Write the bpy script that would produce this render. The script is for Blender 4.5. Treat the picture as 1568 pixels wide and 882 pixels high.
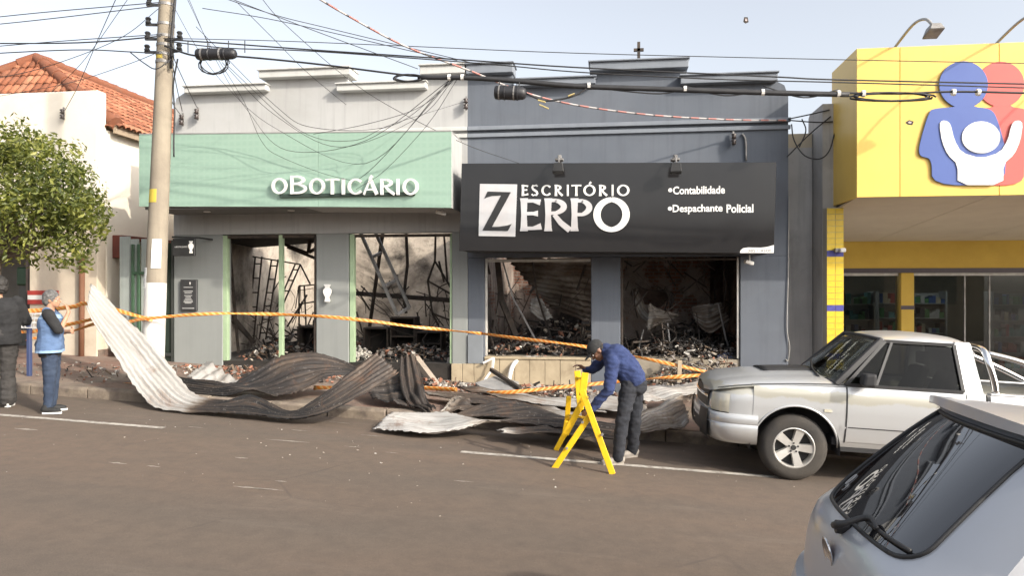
import bpy, bmesh, math, random
import numpy as np
from mathutils import Vector, Matrix
R = math.radians
random.seed(7)
rng = np.random.default_rng(7)
scn = bpy.context.scene
for o in list(bpy.data.objects): bpy.data.objects.remove(o)
col = scn.collection

# ---------------------------------------------------------------- camera, sky, sun, exposure
FPX, CX, CY, YAW, CAMZ = 1132.0, 784.0, 441.0, R(7.5), 2.0
GRADE = -0.05                                   # the street falls to the right
cam_d = bpy.data.cameras.new('camera'); cam = bpy.data.objects.new('camera', cam_d); col.objects.link(cam)
cam.location = (0, 0, CAMZ); cam.rotation_euler = (R(90), 0, YAW)
cam_d.sensor_width = 36; cam_d.lens = 36 * FPX / 1568; cam_d.clip_end = 2000; cam_d.clip_start = 0.05
scn.camera = cam
w = bpy.data.worlds.new('World'); scn.world = w; w.use_nodes = True
wn = w.node_tree; bg = wn.nodes['Background']
sky = wn.nodes.new('ShaderNodeTexSky'); sky.sky_type = 'NISHITA'; sky.sun_disc = False
SUNV = Vector((1.6, -1.0, 1.08)).normalized()   # towards the sun
sky.sun_elevation = math.asin(SUNV.z)
sky.sun_rotation = math.atan2(SUNV.x, SUNV.y)
sky.air_density = 1.0; sky.dust_density = 6.0; sky.ozone_density = 1.0; sky.altitude = 400
hz = wn.nodes.new('ShaderNodeHueSaturation'); hz.inputs['Saturation'].default_value = .37; hz.inputs['Value'].default_value = 1.55   # hazy, washed-out dry season sky
wn.links.new(sky.outputs[0], hz.inputs['Color']); wn.links.new(hz.outputs[0], bg.inputs[0]); bg.inputs[1].default_value = 0.15
sl = bpy.data.lights.new('sun', 'SUN'); so = bpy.data.objects.new('sun', sl); col.objects.link(so)
sl.energy = 3.3; sl.angle = R(0.9); sl.color = (1.0, 0.91, 0.78)
so.rotation_euler = SUNV.to_track_quat('Z', 'Y').to_euler()
scn.view_settings.view_transform = 'Standard'; scn.view_settings.look = 'None'
scn.view_settings.gamma = 1; scn.view_settings.use_curve_mapping = False
scn.view_settings.exposure = 0.42
scn.cycles.max_bounces = 8; scn.cycles.transparent_max_bounces = 12

# ---------------------------------------------------------------- measuring helpers
CT, ST = math.cos(YAW), math.sin(YAW)
def P(px, py, Y):
    """photo measurement -> point in the plane at street depth Y"""
    u = (px - CX) / FPX; t = Y / (CT + u * ST)
    return Vector((t * (-ST + u * CT), Y, CAMZ - t * (py - CY) / FPX))
def G(px, py, dz=0.0):
    """photo measurement -> point on the sloping road"""
    u = (px - CX) / FPX; v = (py - CY) / FPX
    t = (CAMZ - dz) / (v + GRADE * (-ST + u * CT))
    x = t * (-ST + u * CT)
    return Vector((x, t * (CT + u * ST), GRADE * x + dz))
KERB_Y, WALL_Y, KERB_H = 9.95, 12.9, 0.15
def road_z(x): return GRADE * x
def walk_z(x, y): return GRADE * x + KERB_H + 0.02 * (y - KERB_Y)

# ---------------------------------------------------------------- object helpers
def tag(o, label=None, cat=None, group=None, kind=None):
    if label: o['label'] = label
    if cat: o['category'] = cat
    if group: o['group'] = group
    if kind: o['kind'] = kind
    return o
def empty(name, loc=(0, 0, 0), rz=0, label=None, cat=None, group=None):
    o = bpy.data.objects.new(name, None); col.objects.link(o)
    o.location = loc; o.rotation_euler = (0, 0, rz); o.empty_display_size = .1
    return tag(o, label, cat, group)
def mobj(name, me, mat=None, parent=None):
    o = bpy.data.objects.new(name, me); col.objects.link(o)
    if mat is not None:
        for m in (mat if isinstance(mat, (list, tuple)) else [mat]): me.materials.append(m)
    if parent is not None: o.parent = parent
    return o
class MB:
    """collects faces of one piece"""
    def __init__(s): s.v = []; s.f = []; s.mi = []; s.m = 0; s.uv = None
    def add(s, vs, fs):
        b = len(s.v); s.v += [tuple(v) for v in vs]
        for f in fs: s.f.append(tuple(i + b for i in f)); s.mi.append(s.m)
        return s
    def hexa(s, q0, q1):
        """solid between two matching rings"""
        n = len(q0); fs = [tuple(range(n - 1, -1, -1)), tuple(range(n, 2 * n))]
        for i in range(n): j = (i + 1) % n; fs.append((i, j, n + j, n + i))
        return s.add(list(q0) + list(q1), fs)
    def box(s, x0, x1, y0, y1, z0, z1):
        q = [(x0, y0), (x1, y0), (x1, y1), (x0, y1)]
        return s.hexa([(a, b, z0) for a, b in q], [(a, b, z1) for a, b in q])
    def prism(s, pts, y0, y1):
        """outline in XZ pushed from y0 (front) to y1"""
        return s.hexa([(p[0], y1, p[-1]) for p in pts], [(p[0], y0, p[-1]) for p in pts])
    def bar(s, a, b, w, h=None, up=(0, 0, 1)):
        a, b = Vector(a), Vector(b); h = h or w; d = (b - a).normalized()
        u = d.cross(Vector(up))
        if u.length < 1e-3: u = d.cross(Vector((1, 0, 0)))
        u.normalize(); n = u.cross(d)
        q = [(-1, -1), (1, -1), (1, 1), (-1, 1)]
        return s.hexa([a + u * i * w / 2 + n * j * h / 2 for i, j in q], [b + u * i * w / 2 + n * j * h / 2 for i, j in q])
    def tube(s, pts, r, n=6, caps=True):
        pts = [Vector(p) for p in pts]; k = len(pts); rs = r if isinstance(r, (list, tuple)) else [r] * k
        vs = []; prev = None
        for i, p in enumerate(pts):
            d = (pts[min(i + 1, k - 1)] - pts[max(i - 1, 0)])
            d = d.normalized() if d.length > 1e-9 else Vector((0, 0, 1))
            if prev is None:
                u = d.cross(Vector((0, 0, 1)))
                if u.length < .05: u = d.cross(Vector((0, 1, 0)))
            else: u = prev - d * prev.dot(d)
            u.normalize(); prev = u; vv = d.cross(u)
            for j in range(n):
                a = 2 * math.pi * j / n; vs.append(p + u * math.cos(a) * rs[i] + vv * math.sin(a) * rs[i])
        fs = []
        for i in range(k - 1):
            for j in range(n):
                j2 = (j + 1) % n; fs.append((i * n + j, i * n + j2, (i + 1) * n + j2, (i + 1) * n + j))
        if caps: fs.append(tuple(range(n - 1, -1, -1))); fs.append(tuple((k - 1) * n + j for j in range(n)))
        return s.add(vs, fs)
    def lathe(s, prof, c, ax='Z', n=16):
        """prof: (radius, height) pairs about axis through c"""
        vs = []
        for r, h in prof:
            for j in range(n):
                a = 2 * math.pi * j / n; x, y = r * math.cos(a), r * math.sin(a)
                vs.append({'Z': (x, y, h), 'Y': (x, h, y), 'X': (h, x, y)}[ax])
        vs = [(v[0] + c[0], v[1] + c[1], v[2] + c[2]) for v in vs]; fs = []
        for i in range(len(prof) - 1):
            for j in range(n):
                j2 = (j + 1) % n; fs.append((i * n + j, i * n + j2, (i + 1) * n + j2, (i + 1) * n + j))
        fs.append(tuple(range(n - 1, -1, -1))); fs.append(tuple((len(prof) - 1) * n + j for j in range(n)))
        return s.add(vs, fs)
    def grid(s, rows):
        n = len(rows[0]); vs = [p for r in rows for p in r]; fs = []
        for i in range(len(rows) - 1):
            for j in range(n - 1): fs.append((i * n + j, i * n + j + 1, (i + 1) * n + j + 1, (i + 1) * n + j))
        return s.add(vs, fs)
    def build(s, name, mat=None, parent=None, smooth=False, bevel=0, seg=1, fix=True, solid=0, sub=0, auto=None):
        me = bpy.data.meshes.new(name); me.from_pydata(s.v, [], s.f)
        if mat is not None and isinstance(mat, (list, tuple)):
            me.polygons.foreach_set('material_index', s.mi)
        if fix:
            bm = bmesh.new(); bm.from_mesh(me); bmesh.ops.recalc_face_normals(bm, faces=bm.faces); bm.to_mesh(me); bm.free()
        o = mobj(name, me, mat, parent)
        if smooth:
            me.polygons.foreach_set('use_smooth', [True] * len(me.polygons))
            if auto: me.set_sharp_from_angle(angle=R(auto))
        if solid: m = o.modifiers.new('t', 'SOLIDIFY'); m.thickness = solid; m.offset = 0
        if sub: m = o.modifiers.new('s', 'SUBSURF'); m.levels = sub; m.render_levels = sub
        if bevel:
            m = o.modifiers.new('b', 'BEVEL'); m.width = bevel; m.segments = seg; m.limit_method = 'ANGLE'; m.angle_limit = R(40)
        return o
def catmull(pts, n):
    """smooth curve through points, n samples per span"""
    pts = [np.array(p, float) for p in pts]
    if len(pts) == 2: pts = [pts[0], (pts[0] + pts[1]) / 2, pts[1]]
    q = [2 * pts[0] - pts[1]] + pts + [2 * pts[-1] - pts[-2]]; out = []
    for i in range(1, len(q) - 2):
        for k in range(n):
            t = k / n; a, b, c, d = q[i - 1:i + 3]
            out.append(.5 * (2 * b + (c - a) * t + (2 * a - 5 * b + 4 * c - d) * t * t + (3 * b - a - 3 * c + d) * t ** 3))
    out.append(pts[-1]); return out
def copy_tree(o, parent=None):
    c = o.copy(); col.objects.link(c); c.parent = parent
    for ch in o.children: copy_tree(ch, c)
    return c
def world_parent(o, parent):
    """make o (built in world coordinates) a child of an Empty that stands elsewhere"""
    o.parent = parent; o.matrix_parent_inverse = (Matrix.Translation(parent.location) @ parent.rotation_euler.to_matrix().to_4x4()).inverted()
    return o

# ---------------------------------------------------------------- materials
def nodes(name):
    m = bpy.data.materials.new(name); m.use_nodes = True; nt = m.node_tree
    return m, nt, nt.nodes['Principled BSDF']
def N(nt, t, **kw):
    n = nt.nodes.new('ShaderNode' + t)
    for k, v in kw.items():
        if k.startswith('i_'): n.inputs[k[2:].replace('_', ' ')].default_value = v
        else: setattr(n, k, v)
    return n
def noise(nt, scale, vec=None, detail=5, rough=.6, dist=0):
    n = N(nt, 'TexNoise'); n.inputs['Scale'].default_value = scale; n.inputs['Detail'].default_value = detail
    n.inputs['Roughness'].default_value = rough; n.inputs['Distortion'].default_value = dist
    if vec is not None: nt.links.new(vec, n.inputs['Vector'])
    return n.outputs['Fac']
def ramp(nt, fac, stops):
    r = N(nt, 'ValToRGB'); e = r.color_ramp.elements
    while len(e) < len(stops): e.new(.5)
    for k, (p, c) in enumerate(stops):
        e[k].position = p; e[k].color = (c, c, c, 1) if isinstance(c, (int, float)) else tuple(c)[:3] + (1,)
    nt.links.new(fac, r.inputs[0]); return r.outputs[0]
def mix(nt, fac, a, b, blend='MIX'):
    n = N(nt, 'MixRGB', blend_type=blend)
    for k, v in ((0, fac), (1, a), (2, b)):
        if isinstance(v, (int, float)): n.inputs[k].default_value = v if k == 0 else (v, v, v, 1)
        elif isinstance(v, (tuple, list)): n.inputs[k].default_value = tuple(v)[:3] + (1,)
        else: nt.links.new(v, n.inputs[k])
    return n.outputs[0]
def mth(nt, op, a, b=0.0, c=None):
    n = N(nt, 'Math', operation=op)
    for k, v in enumerate((a, b) if c is None else (a, b, c)):
        if isinstance(v, (int, float)): n.inputs[k].default_value = v
        else: nt.links.new(v, n.inputs[k])
    return n.outputs[0]
def coords(nt, scale=(1, 1, 1), kind='Object'):
    t = N(nt, 'TexCoord'); mp = N(nt, 'Mapping'); mp.inputs['Scale'].default_value = scale
    nt.links.new(t.outputs[kind], mp.inputs[0]); return mp.outputs[0]
def bump(nt, bs, h, strength=.3, dist=.01):
    b = N(nt, 'Bump'); b.inputs['Strength'].default_value = strength; b.inputs['Distance'].default_value = dist
    nt.links.new(h, b.inputs['Height']); nt.links.new(b.outputs[0], bs.inputs['Normal'])
def setc(nt, bs, c):
    if isinstance(c, (tuple, list)): bs.inputs['Base Color'].default_value = tuple(c)[:3] + (1,)
    else: nt.links.new(c, bs.inputs['Base Color'])
MATS = {}
def mat(name, c, c2=None, scale=3.0, rough=.75, metal=0.0, bmp=.15, bs=60.0, stain=None, streak=0, coat=0, spec=.5):
    """paint / plaster / plastic with mottling, optional dirt and downward streaks"""
    if name in MATS: return MATS[name]
    m, nt, b = nodes(name); v = coords(nt)
    c2 = c2 or tuple(x * .86 for x in c)
    cc = mix(nt, ramp(nt, noise(nt, scale, v), [(.35, 0), (.65, 1)]), c, c2)
    if stain:
        cc = mix(nt, ramp(nt, noise(nt, scale * .45, v, 8, .7, .6), [(.52, 0), (.72, .75)]), cc, stain)
    if streak:
        v2 = coords(nt, (9, 9, .5))
        cc = mix(nt, ramp(nt, noise(nt, 1.0, v2, 6, .65), [(.5, 0), (.75, streak)]), cc, tuple(x * .45 for x in c))
    setc(nt, b, cc)
    b.inputs['Roughness'].default_value = rough; b.inputs['Metallic'].default_value = metal
    b.inputs['Coat Weight'].default_value = coat; b.inputs['Specular IOR Level'].default_value = spec
    if bmp: bump(nt, b, noise(nt, bs, v), bmp, .01)
    MATS[name] = m; return m
def glass(name, tint=(.75, .8, .8), refl=1.0, rough=.02, trans=.8):
    if name in MATS: return MATS[name]
    m, nt, b = nodes(name); out = nt.nodes['Material Output']
    t = N(nt, 'BsdfTransparent'); t.inputs[0].default_value = tuple(x * trans for x in tint) + (1,)
    g = N(nt, 'BsdfGlossy'); g.inputs['Roughness'].default_value = rough; g.inputs[0].default_value = (1, 1, 1, 1)
    fr = N(nt, 'Fresnel'); fr.inputs[0].default_value = 1.5
    mx = N(nt, 'MixShader'); nt.links.new(mth(nt, 'MULTIPLY', fr.outputs[0], refl), mx.inputs[0])
    nt.links.new(t.outputs[0], mx.inputs[1]); nt.links.new(g.outputs[0], mx.inputs[2]); nt.links.new(mx.outputs[0], out.inputs[0])
    MATS[name] = m; return m

# asphalt, dusty and reddish, with long traffic streaks and plaster dust near the kerb
def m_road():
    m, nt, b = nodes('asphalt'); v = coords(nt)
    big = noise(nt, .35, coords(nt, (.5, 1.2, 1)), 4, .55)
    c = mix(nt, ramp(nt, big, [(.38, 0), (.62, 1)]), (.096, .072, .054), (.118, .079, .055))
    lane = noise(nt, 1.0, coords(nt, (.06, 1.1, 1)), 3, .5)
    c = mix(nt, ramp(nt, lane, [(.42, 0), (.62, .55)]), c, (.066, .055, .045))
    fine = noise(nt, 140, v, 3, .7)
    c = mix(nt, ramp(nt, fine, [(.35, .0), (.72, .65)]), c, (.175, .135, .105))
    mid = noise(nt, 6, v, 6, .7)
    c = mix(nt, ramp(nt, mid, [(.35, .35), (.6, 0)]), c, (.062, .05, .041))
    vo = N(nt, 'TexVoronoi', feature='F1'); vo.inputs['Scale'].default_value = 5.5; nt.links.new(coords(nt, (.55, 1.3, 1)), vo.inputs['Vector'])
    spots = ramp(nt, mth(nt, 'ADD', vo.outputs['Distance'], mth(nt, 'MULTIPLY', noise(nt, 45, v), .07)), [(.07, 1), (.1, 0)])
    sel = ramp(nt, noise(nt, .9, v, 3), [(.5, 0), (.6, .8)])
    c = mix(nt, mth(nt, 'MULTIPLY', spots, sel), c, (.05, .043, .038))
    ce = N(nt, 'TexVoronoi', feature='DISTANCE_TO_EDGE'); ce.inputs['Scale'].default_value = .55
    wv = N(nt, 'VectorMath', operation='ADD'); nt.links.new(v, wv.inputs[0]); nz = N(nt, 'TexNoise'); nz.inputs['Scale'].default_value = 2.2; nz.inputs['Detail'].default_value = 6; nt.links.new(nz.outputs['Color'], wv.inputs[1]); nt.links.new(wv.outputs[0], ce.inputs['Vector'])
    crk = mth(nt, 'MULTIPLY', ramp(nt, ce.outputs['Distance'], [(.004, 1), (.009, 0)]), ramp(nt, noise(nt, .5, v, 3), [(.52, 0), (.66, .45)]))
    c = mix(nt, crk, c, (.045, .038, .033))
    dst = ramp(nt, noise(nt, 1.6, coords(nt, (.35, 1.4, 1)), 8, .72), [(.56, 0), (.74, .35)]); c = mix(nt, dst, c, (.19, .15, .12))
    setc(nt, b, c); b.inputs['Roughness'].default_value = .88
    bump(nt, b, mth(nt, 'ADD', fine, mth(nt, 'MULTIPLY', mid, .6)), .35, .006); return m
M_ROAD = m_road()
def m_pave():
    m, nt, b = nodes('concrete pavement'); v = coords(nt)
    c = mix(nt, ramp(nt, noise(nt, 1.1, v, 6), [(.35, 0), (.65, 1)]), (.21, .175, .14), (.20, .115, .085))
    c = mix(nt, ramp(nt, noise(nt, 5, v, 8, .75), [(.5, 0), (.7, .8)]), c, (.06, .05, .045))
    c = mix(nt, ramp(nt, noise(nt, 70, v, 3), [(.55, 0), (.7, .5)]), c, (.33, .29, .25))
    setc(nt, b, c); b.inputs['Roughness'].default_value = .92
    bump(nt, b, noise(nt, 30, v, 8, .7), .5, .012); return m
M_PAVE = m_pave()
M_KERB = mat('kerb concrete', (.25, .205, .155), (.14, .11, .09), 5, .92, bmp=.9, bs=22, stain=(.05, .042, .036))
def m_plaster_burnt(name, base, base2, soot=.5, brick=False, sc=.55):
    """interior plaster: cream, scorched in clouds, flaked down to brick in places"""
    m, nt, b = nodes(name); v = coords(nt)
    c = mix(nt, ramp(nt, noise(nt, 2.2, v, 8, .7), [(.35, 0), (.65, 1)]), base, base2)
    if brick:
        br = N(nt, 'TexBrick'); br.inputs['Scale'].default_value = 1.0
        br.inputs['Brick Width'].default_value = .22; br.inputs['Row Height'].default_value = .075; br.inputs['Mortar Size'].default_value = .012
        br.inputs['Color1'].default_value = (.24, .10, .06, 1); br.inputs['Color2'].default_value = (.17, .075, .05, 1); br.inputs['Mortar'].default_value = (.2, .18, .15, 1)
        cs = N(nt, 'Mapping'); cs.inputs['Rotation'].default_value = (R(90), 0, 0); tc = N(nt, 'TexCoord'); nt.links.new(tc.outputs['Object'], cs.inputs[0])
        nt.links.new(cs.outputs[0], br.inputs['Vector'])
        c = mix(nt, ramp(nt, noise(nt, 1.3, v, 7, .65, .4), [(.53, 0), (.56, 1)]), c, br.outputs['Color'])
    s = ramp(nt, noise(nt, sc, coords(nt, (1, 1, .7)), 9, .62, .8), [(.62 - soot * .35, 0), (.8 - soot * .35, .97)])
    c = mix(nt, s, c, (.018, .015, .013))
    s2 = ramp(nt, noise(nt, 7, v, 8, .75), [(.5, 0), (.7, .7)])
    c = mix(nt, s2, c, mix(nt, .75, c, (.03, .025, .02)))
    setc(nt, b, c); b.inputs['Roughness'].default_value = .95
    bump(nt, b, noise(nt, 14, v, 8, .7), .6, .03); return m
M_INT = m_plaster_burnt('scorched cream plaster', (.60, .53, .44), (.42, .36, .30), .42)
M_INTB = m_plaster_burnt('scorched plaster over brick', (.40, .34, .29), (.22, .16, .13), .62, True, .5)
M_INTC = m_plaster_burnt('flaking grey brown plaster', (.36, .31, .27), (.24, .18, .15), .2, True, .7)
M_SOOT = mat('soot', (.018, .016, .014), (.035, .03, .026), 4, .95, bmp=.5, bs=30)
M_CHAR = mat('charred steel', (.028, .024, .021), (.075, .055, .042), 7, .8, bmp=.4, bs=80)
M_STEEL = mat('dulled galvanised steel', (.34, .33, .32), (.2, .19, .18), 6, .55, .5, bmp=.2)
M_WHITE = mat('white enamel', (.78, .77, .74), (.68, .66, .62), 3, .5)
M_LETTER = mat('white acrylic letter', (.82, .81, .78), (.78, .77, .74), 3, .4, bmp=0)
M_BLACK = mat('black metal', (.02, .02, .021), (.03, .03, .03), 5, .45)
M_RUBBER = mat('black cable jacket', (.018, .018, .02), (.03, .03, .032), 5, .6, bmp=0)
M_GREY = mat('warm grey masonry paint', (.405, .405, .398), (.37, .37, .362), 1.2, .85, bmp=.12, bs=90, streak=.34, stain=(.33, .325, .31))
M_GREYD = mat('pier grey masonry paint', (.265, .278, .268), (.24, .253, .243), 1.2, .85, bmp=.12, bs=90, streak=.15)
M_BLUE = mat('slate blue masonry paint', (.122, .137, .162), (.106, .121, .146), 1.2, .85, bmp=.12, bs=90, streak=.34, stain=(.098, .106, .124))
M_COPING = mat('coping pale paint', (.51, .51, .49), (.455, .455, .435), 2, .85, streak=.2)
M_MINT = mat('frame mint aluminium', (.36, .47, .30), (.30, .40, .25), 5, .5)
# ================================================================ GROUND
X0, X1 = -45.0, 45.0
def sheet_ground(name, y0, y1, dz0, dz1, m, nx=60, ny=24, bumpy=0.0):
    mb = MB(); rows = []
    for i in range(ny + 1):
        y = y0 + (y1 - y0) * i / ny; row = []
        for j in range(nx + 1):
            x = X0 + (X1 - X0) * j / nx
            row.append((x, y, GRADE * x + dz0 + (dz1 - dz0) * i / ny + bumpy * math.sin(x * 1.7 + y * 2.3) * math.sin(y * 3.1 - x * .6)))
        rows.append(row)
    o = mb.grid(rows).build(name, m, smooth=True); return tag(o, kind='structure')
g = MB().grid([[(x, y, GRADE * x - .35) for x in (-400, 400)] for y in (-400, 400)]).build('ground', mat('bare earth', (.17, .12, .085), bmp=.3), fix=False)
tag(g, kind='structure')
road = sheet_ground('road', -4.2, KERB_Y + .1, 0, 0, M_ROAD)
pave = sheet_ground('pavement', KERB_Y + .14, WALL_Y + .06, KERB_H, KERB_H + .02 * (WALL_Y + .06 - KERB_Y), M_PAVE, 120, 30, .006)
npave = sheet_ground('near_pavement', -8, -4.2, .15, .15, M_PAVE)
# broken white parking line
M_LINE = None
def m_line():
    m, nt, b = nodes('worn road paint'); v = coords(nt)
    wear = ramp(nt, noise(nt, 9, v, 8, .75), [(.42, 1), (.6, .25)])
    setc(nt, b, mix(nt, wear, (.15, .125, .105), (.46, .43, .38))); b.inputs['Roughness'].default_value = .85; return m
M_LINE = m_line()
def line_piece(xa, xb, y, w=.1):
    mb = MB(); mb.grid([[(x, y + k * w, GRADE * x + .004) for x in np.linspace(xa, xb, 12)] for k in (-.5, .5)])
    return mb.build('lane_marking', M_LINE, road, fix=False)
ly = G(700, 692).y
line_piece(-12.5, G(235, 661).x, ly); line_piece(G(706, 692).x, G(1200, 734).x, ly); line_piece(4.6, 9.0, ly)
# kerb stones
kerb = empty('kerb', (0, 0, 0)); tag(kerb, kind='structure')
x = -20.0
while x < 14:
    L = random.uniform(.82, 1.0); dz = random.uniform(-.012, .012); dy = random.uniform(-.012, .012)
    mb = MB(); g0, g1 = .008, L - .008
    q = [(KERB_Y + dy, -.1), (KERB_Y + .15, -.1), (KERB_Y + .15, KERB_H + dz), (KERB_Y + .03 + dy, KERB_H + dz), (KERB_Y + dy, KERB_H - .03 + dz)]
    mb.hexa([(x + g0, a, GRADE * (x + g0) + b) for a, b in q], [(x + g1, a, GRADE * (x + g1) + b) for a, b in q])
    mb.build('kerb_stone', M_KERB, kerb, bevel=.008); x += L

# ================================================================ THE BURNT BUILDING (two shops under one stepped parapet)
WT = .22
def xz(px, py, Y=WALL_Y): p = P(px, py, Y); return (p.x, p.z)
XL, XM, XR = xz(266, 400)[0], xz(716, 400)[0], xz(1207, 400)[0]
ZHG, ZHB = xz(517, 357)[1], xz(940, 393)[1]                 # window heads
FLG, FLB = .65, .80                                          # floor levels inside
grey = empty('grey_shop', (XL, WALL_Y, .5), label='burnt out grey shop with stepped parapet and green fascia', cat='shop')
blue = empty('blue_office', (XM, WALL_Y, .4), label='burnt out slate blue office under the black signboard', cat='shop')
def part(mb, name, m, parent, **k): return world_parent(mb.build(name, m, **k), parent)
def wall_poly(pts, name, m, parent):
    q = [xz(*p) for p in pts]; return part(MB().prism(q, WALL_Y, WALL_Y + WT), name, m, parent, bevel=.012)
zc = xz(716, 199)[1]                                         # cornice level
def lvl(px, py): return xz(px, py)[1]
# upper walls
def upper(parent, m, pts, zbase):
    q = [xz(*p) for p in pts]; q = [(q[0][0], zbase)] + q + [(q[-1][0], zbase)]
    return part(MB().prism(q, WALL_Y, WALL_Y + WT), 'parapet_wall', m, parent)
upper(grey, M_GREY, [(266, 165), (270, 150), (282, 142), (408, 139), (408, 119), (533, 116), (533, 137), (648, 134), (648, 113), (716, 112)], ZHG)
upper(blue, M_BLUE, [(716, 112), (785, 112), (785, 130), (905, 128), (905, 107), (1050, 105), (1050, 126), (1186, 122), (1201, 130), (1207, 146)], ZHB)
def coping(a, b, y0, y1, m, parent):
    xa, xb = xz(a, y0)[0], xz(b, y0)[0]; z1, z0 = lvl((a + b) / 2, y0), lvl((a + b) / 2, y1)
    mb = MB().box(xa, xb, WALL_Y - .16, WALL_Y + WT + .05, z0, z1 - .03).box(xa - .02, xb + .02, WALL_Y - .2, WALL_Y + WT + .08, z1 - .0295, z1)
    part(mb, 'coping', m, parent, bevel=.008)
coping(289, 413, 132, 143, M_COPING, grey); coping(402, 540, 107, 120, M_COPING, grey)
coping(520, 655, 128, 140, M_COPING, grey); coping(646, 714, 101, 116, M_COPING, grey)
M_BLUEC = mat('coping slate paint', (.20, .22, .25), (.17, .19, .22), 2, .8, streak=.2)
coping(716, 787, 99, 115, M_BLUEC, blue); coping(792, 912, 121, 133, M_BLUEC, blue)
coping(903, 1053, 94, 109, M_BLUEC, blue); coping(1041, 1188, 115, 129, M_BLUEC, blue)
# cornice string courses
for parent, xa, xb, m in ((grey, XL - .03, XM - .001, M_COPING), (blue, XM + .001, XR + .03, M_BLUEC)):
    part(MB().box(xa, xb, WALL_Y - .07, WALL_Y + .001, zc - .02, zc + .05).box(xa, xb, WALL_Y - .04, WALL_Y + .001, zc - .14, zc - .07), 'cornice', m, parent, bevel=.006)
# piers
def pier(a, b, m, parent, ztop, zb, name='pier', y0=WALL_Y, y1=None):
    xa, xb = xz(a, 450)[0], xz(b, 450)[0]
    part(MB().box(xa, xb, y0, y1 or WALL_Y + WT + .1, zb, ztop - .001), name, m, parent, bevel=.012)
pier(266, 341, M_GREYD, grey, ZHG, .35); pier(484, 534, M_GREYD, grey, ZHG, .35)
pier(692, 716, M_GREYD, grey, ZHG, .15)
pier(716.2, 742, M_BLUE, blue, ZHB, .15); pier(905, 950, M_BLUE, blue, ZHB, .1); pier(1133, 1207, M_BLUE, blue, ZHB, .05)
# painted pilaster strip and stone plinth at the party line
xa, xb = xz(694, 450)[0], xz(741, 450)[0]
part(MB().box(xz(716.6, 450)[0], xz(740, 450)[0], WALL_Y - .03, WALL_Y - .001, .66, lvl(728, 513)), 'pilaster_panel', mat('panel grey blue', (.22, .24, .26)), blue, bevel=.005)
M_STONE = mat('beige stone tile', (.46, .38, .26), (.38, .31, .21), 5, .6, stain=(.22, .17, .11))
for i in range(3):
    w3 = (xb - xa + .06) / 3; part(MB().box(xa - .03 + i * w3 + .004, xa - .03 + (i + 1) * w3 - .004, WALL_Y - .035, WALL_Y - .001, .18, .655), 'plinth_tile', M_STONE, blue, bevel=.004)
# raised floor edge of the office, faced with stone tiles
xa, xb = xz(742, 500)[0], xz(905, 500)[0]
sill = part(MB().box(XM + .06, XR - .02, WALL_Y + .03, WALL_Y + .5, .0, FLB - .02), 'step_wall', mat('render base', (.3, .26, .2)), blue)
n = 7
for i in range(n):
    a = xa + (xb - xa) * i / n
    part(MB().box(a + .004, a + (xb - xa) / n - .004, WALL_Y - .01, WALL_Y + .029, .3, FLB - .06), 'stone_tile', M_STONE, blue, bevel=.003)
part(MB().box(xa, xb, WALL_Y - .03, WALL_Y + .2, FLB - .055, FLB - .015), 'stone_edge', M_STONE, blue, bevel=.006)
# floors, side, party and back walls
BACK = 19.6
part(MB().box(XL, XM - .1, WALL_Y + .02, BACK, FLG - .5, FLG), 'floor', M_SOOT, grey)
part(MB().box(XM + .1, XR, WALL_Y + .51, BACK - .5, 0, FLB - .02), 'floor', M_SOOT, blue)
part(MB().box(XL, XL + .2, WALL_Y + WT + .11, BACK, .1, 4.6), 'side_wall', M_INT, grey)
part(MB().prism([(XL + .21, FLG - .1), (XM - .2, FLG - .1), (XM - .2, 4.3), (-4.0, 4.4), (-4.9, 4.25), (-6.0, 4.5), (XL + .21, 4.4)], BACK, BACK + .25), 'back_wall', M_INT, grey)
# party wall: jagged burnt top
pts = [(WALL_Y + WT + .11, .1), (BACK, .1), (BACK, 4.35), (17.6, 4.5), (16.2, 4.2), (15.1, 4.6), (WALL_Y + WT + .11, 4.6)]
part(MB().hexa([(XM - .12, a, b) for a, b in pts], [(XM + .1, a, b) for a, b in pts]), 'party_wall', M_INTB, grey)
part(MB().box(XR - .2, XR - .002, WALL_Y + WT + .11, BACK - .5, 0, 4.6), 'side_wall', M_INTB, blue)
part(MB().prism([(XM + .11, FLB - .1), (XR - .21, FLB - .1), (XR - .21, 4.5), (.6, 4.4), (-.6, 4.6), (XM + .11, 4.5)], BACK - .9, BACK - .65), 'back_wall', M_INTB, blue)
# what is left of the office ceiling and of the shop ceiling behind the fascia
part(MB().box(-.35, XR - .21, 13.9, BACK - 1.0, 3.15, 3.25), 'ceiling', M_SOOT, blue)
part(MB().box(XM + .11, XR - .21, WALL_Y + WT + .002, WALL_Y + WT + .35, 3.15, 3.25), 'ceiling_remnant', M_SOOT, blue)
part(MB().prism([(XL + .21, 3.35), (XM - .13, 3.35), (XM - .13, 3.41), (XL + .21, 3.41)], WALL_Y + WT + .002, WALL_Y + WT + .45), 'ceiling_remnant', M_SOOT, grey)
part(MB().hexa([(XL + .21, 13.15, 3.0), (-5.6, 13.15, 3.12), (-5.6, 15.1, 3.0), (XL + .21, 15.6, 2.9)], [(XL + .21, 13.15, 3.05), (-5.6, 13.15, 3.17), (-5.6, 15.1, 3.05), (XL + .21, 15.6, 2.95)]), 'ceiling_remnant', M_SOOT, grey)
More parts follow.
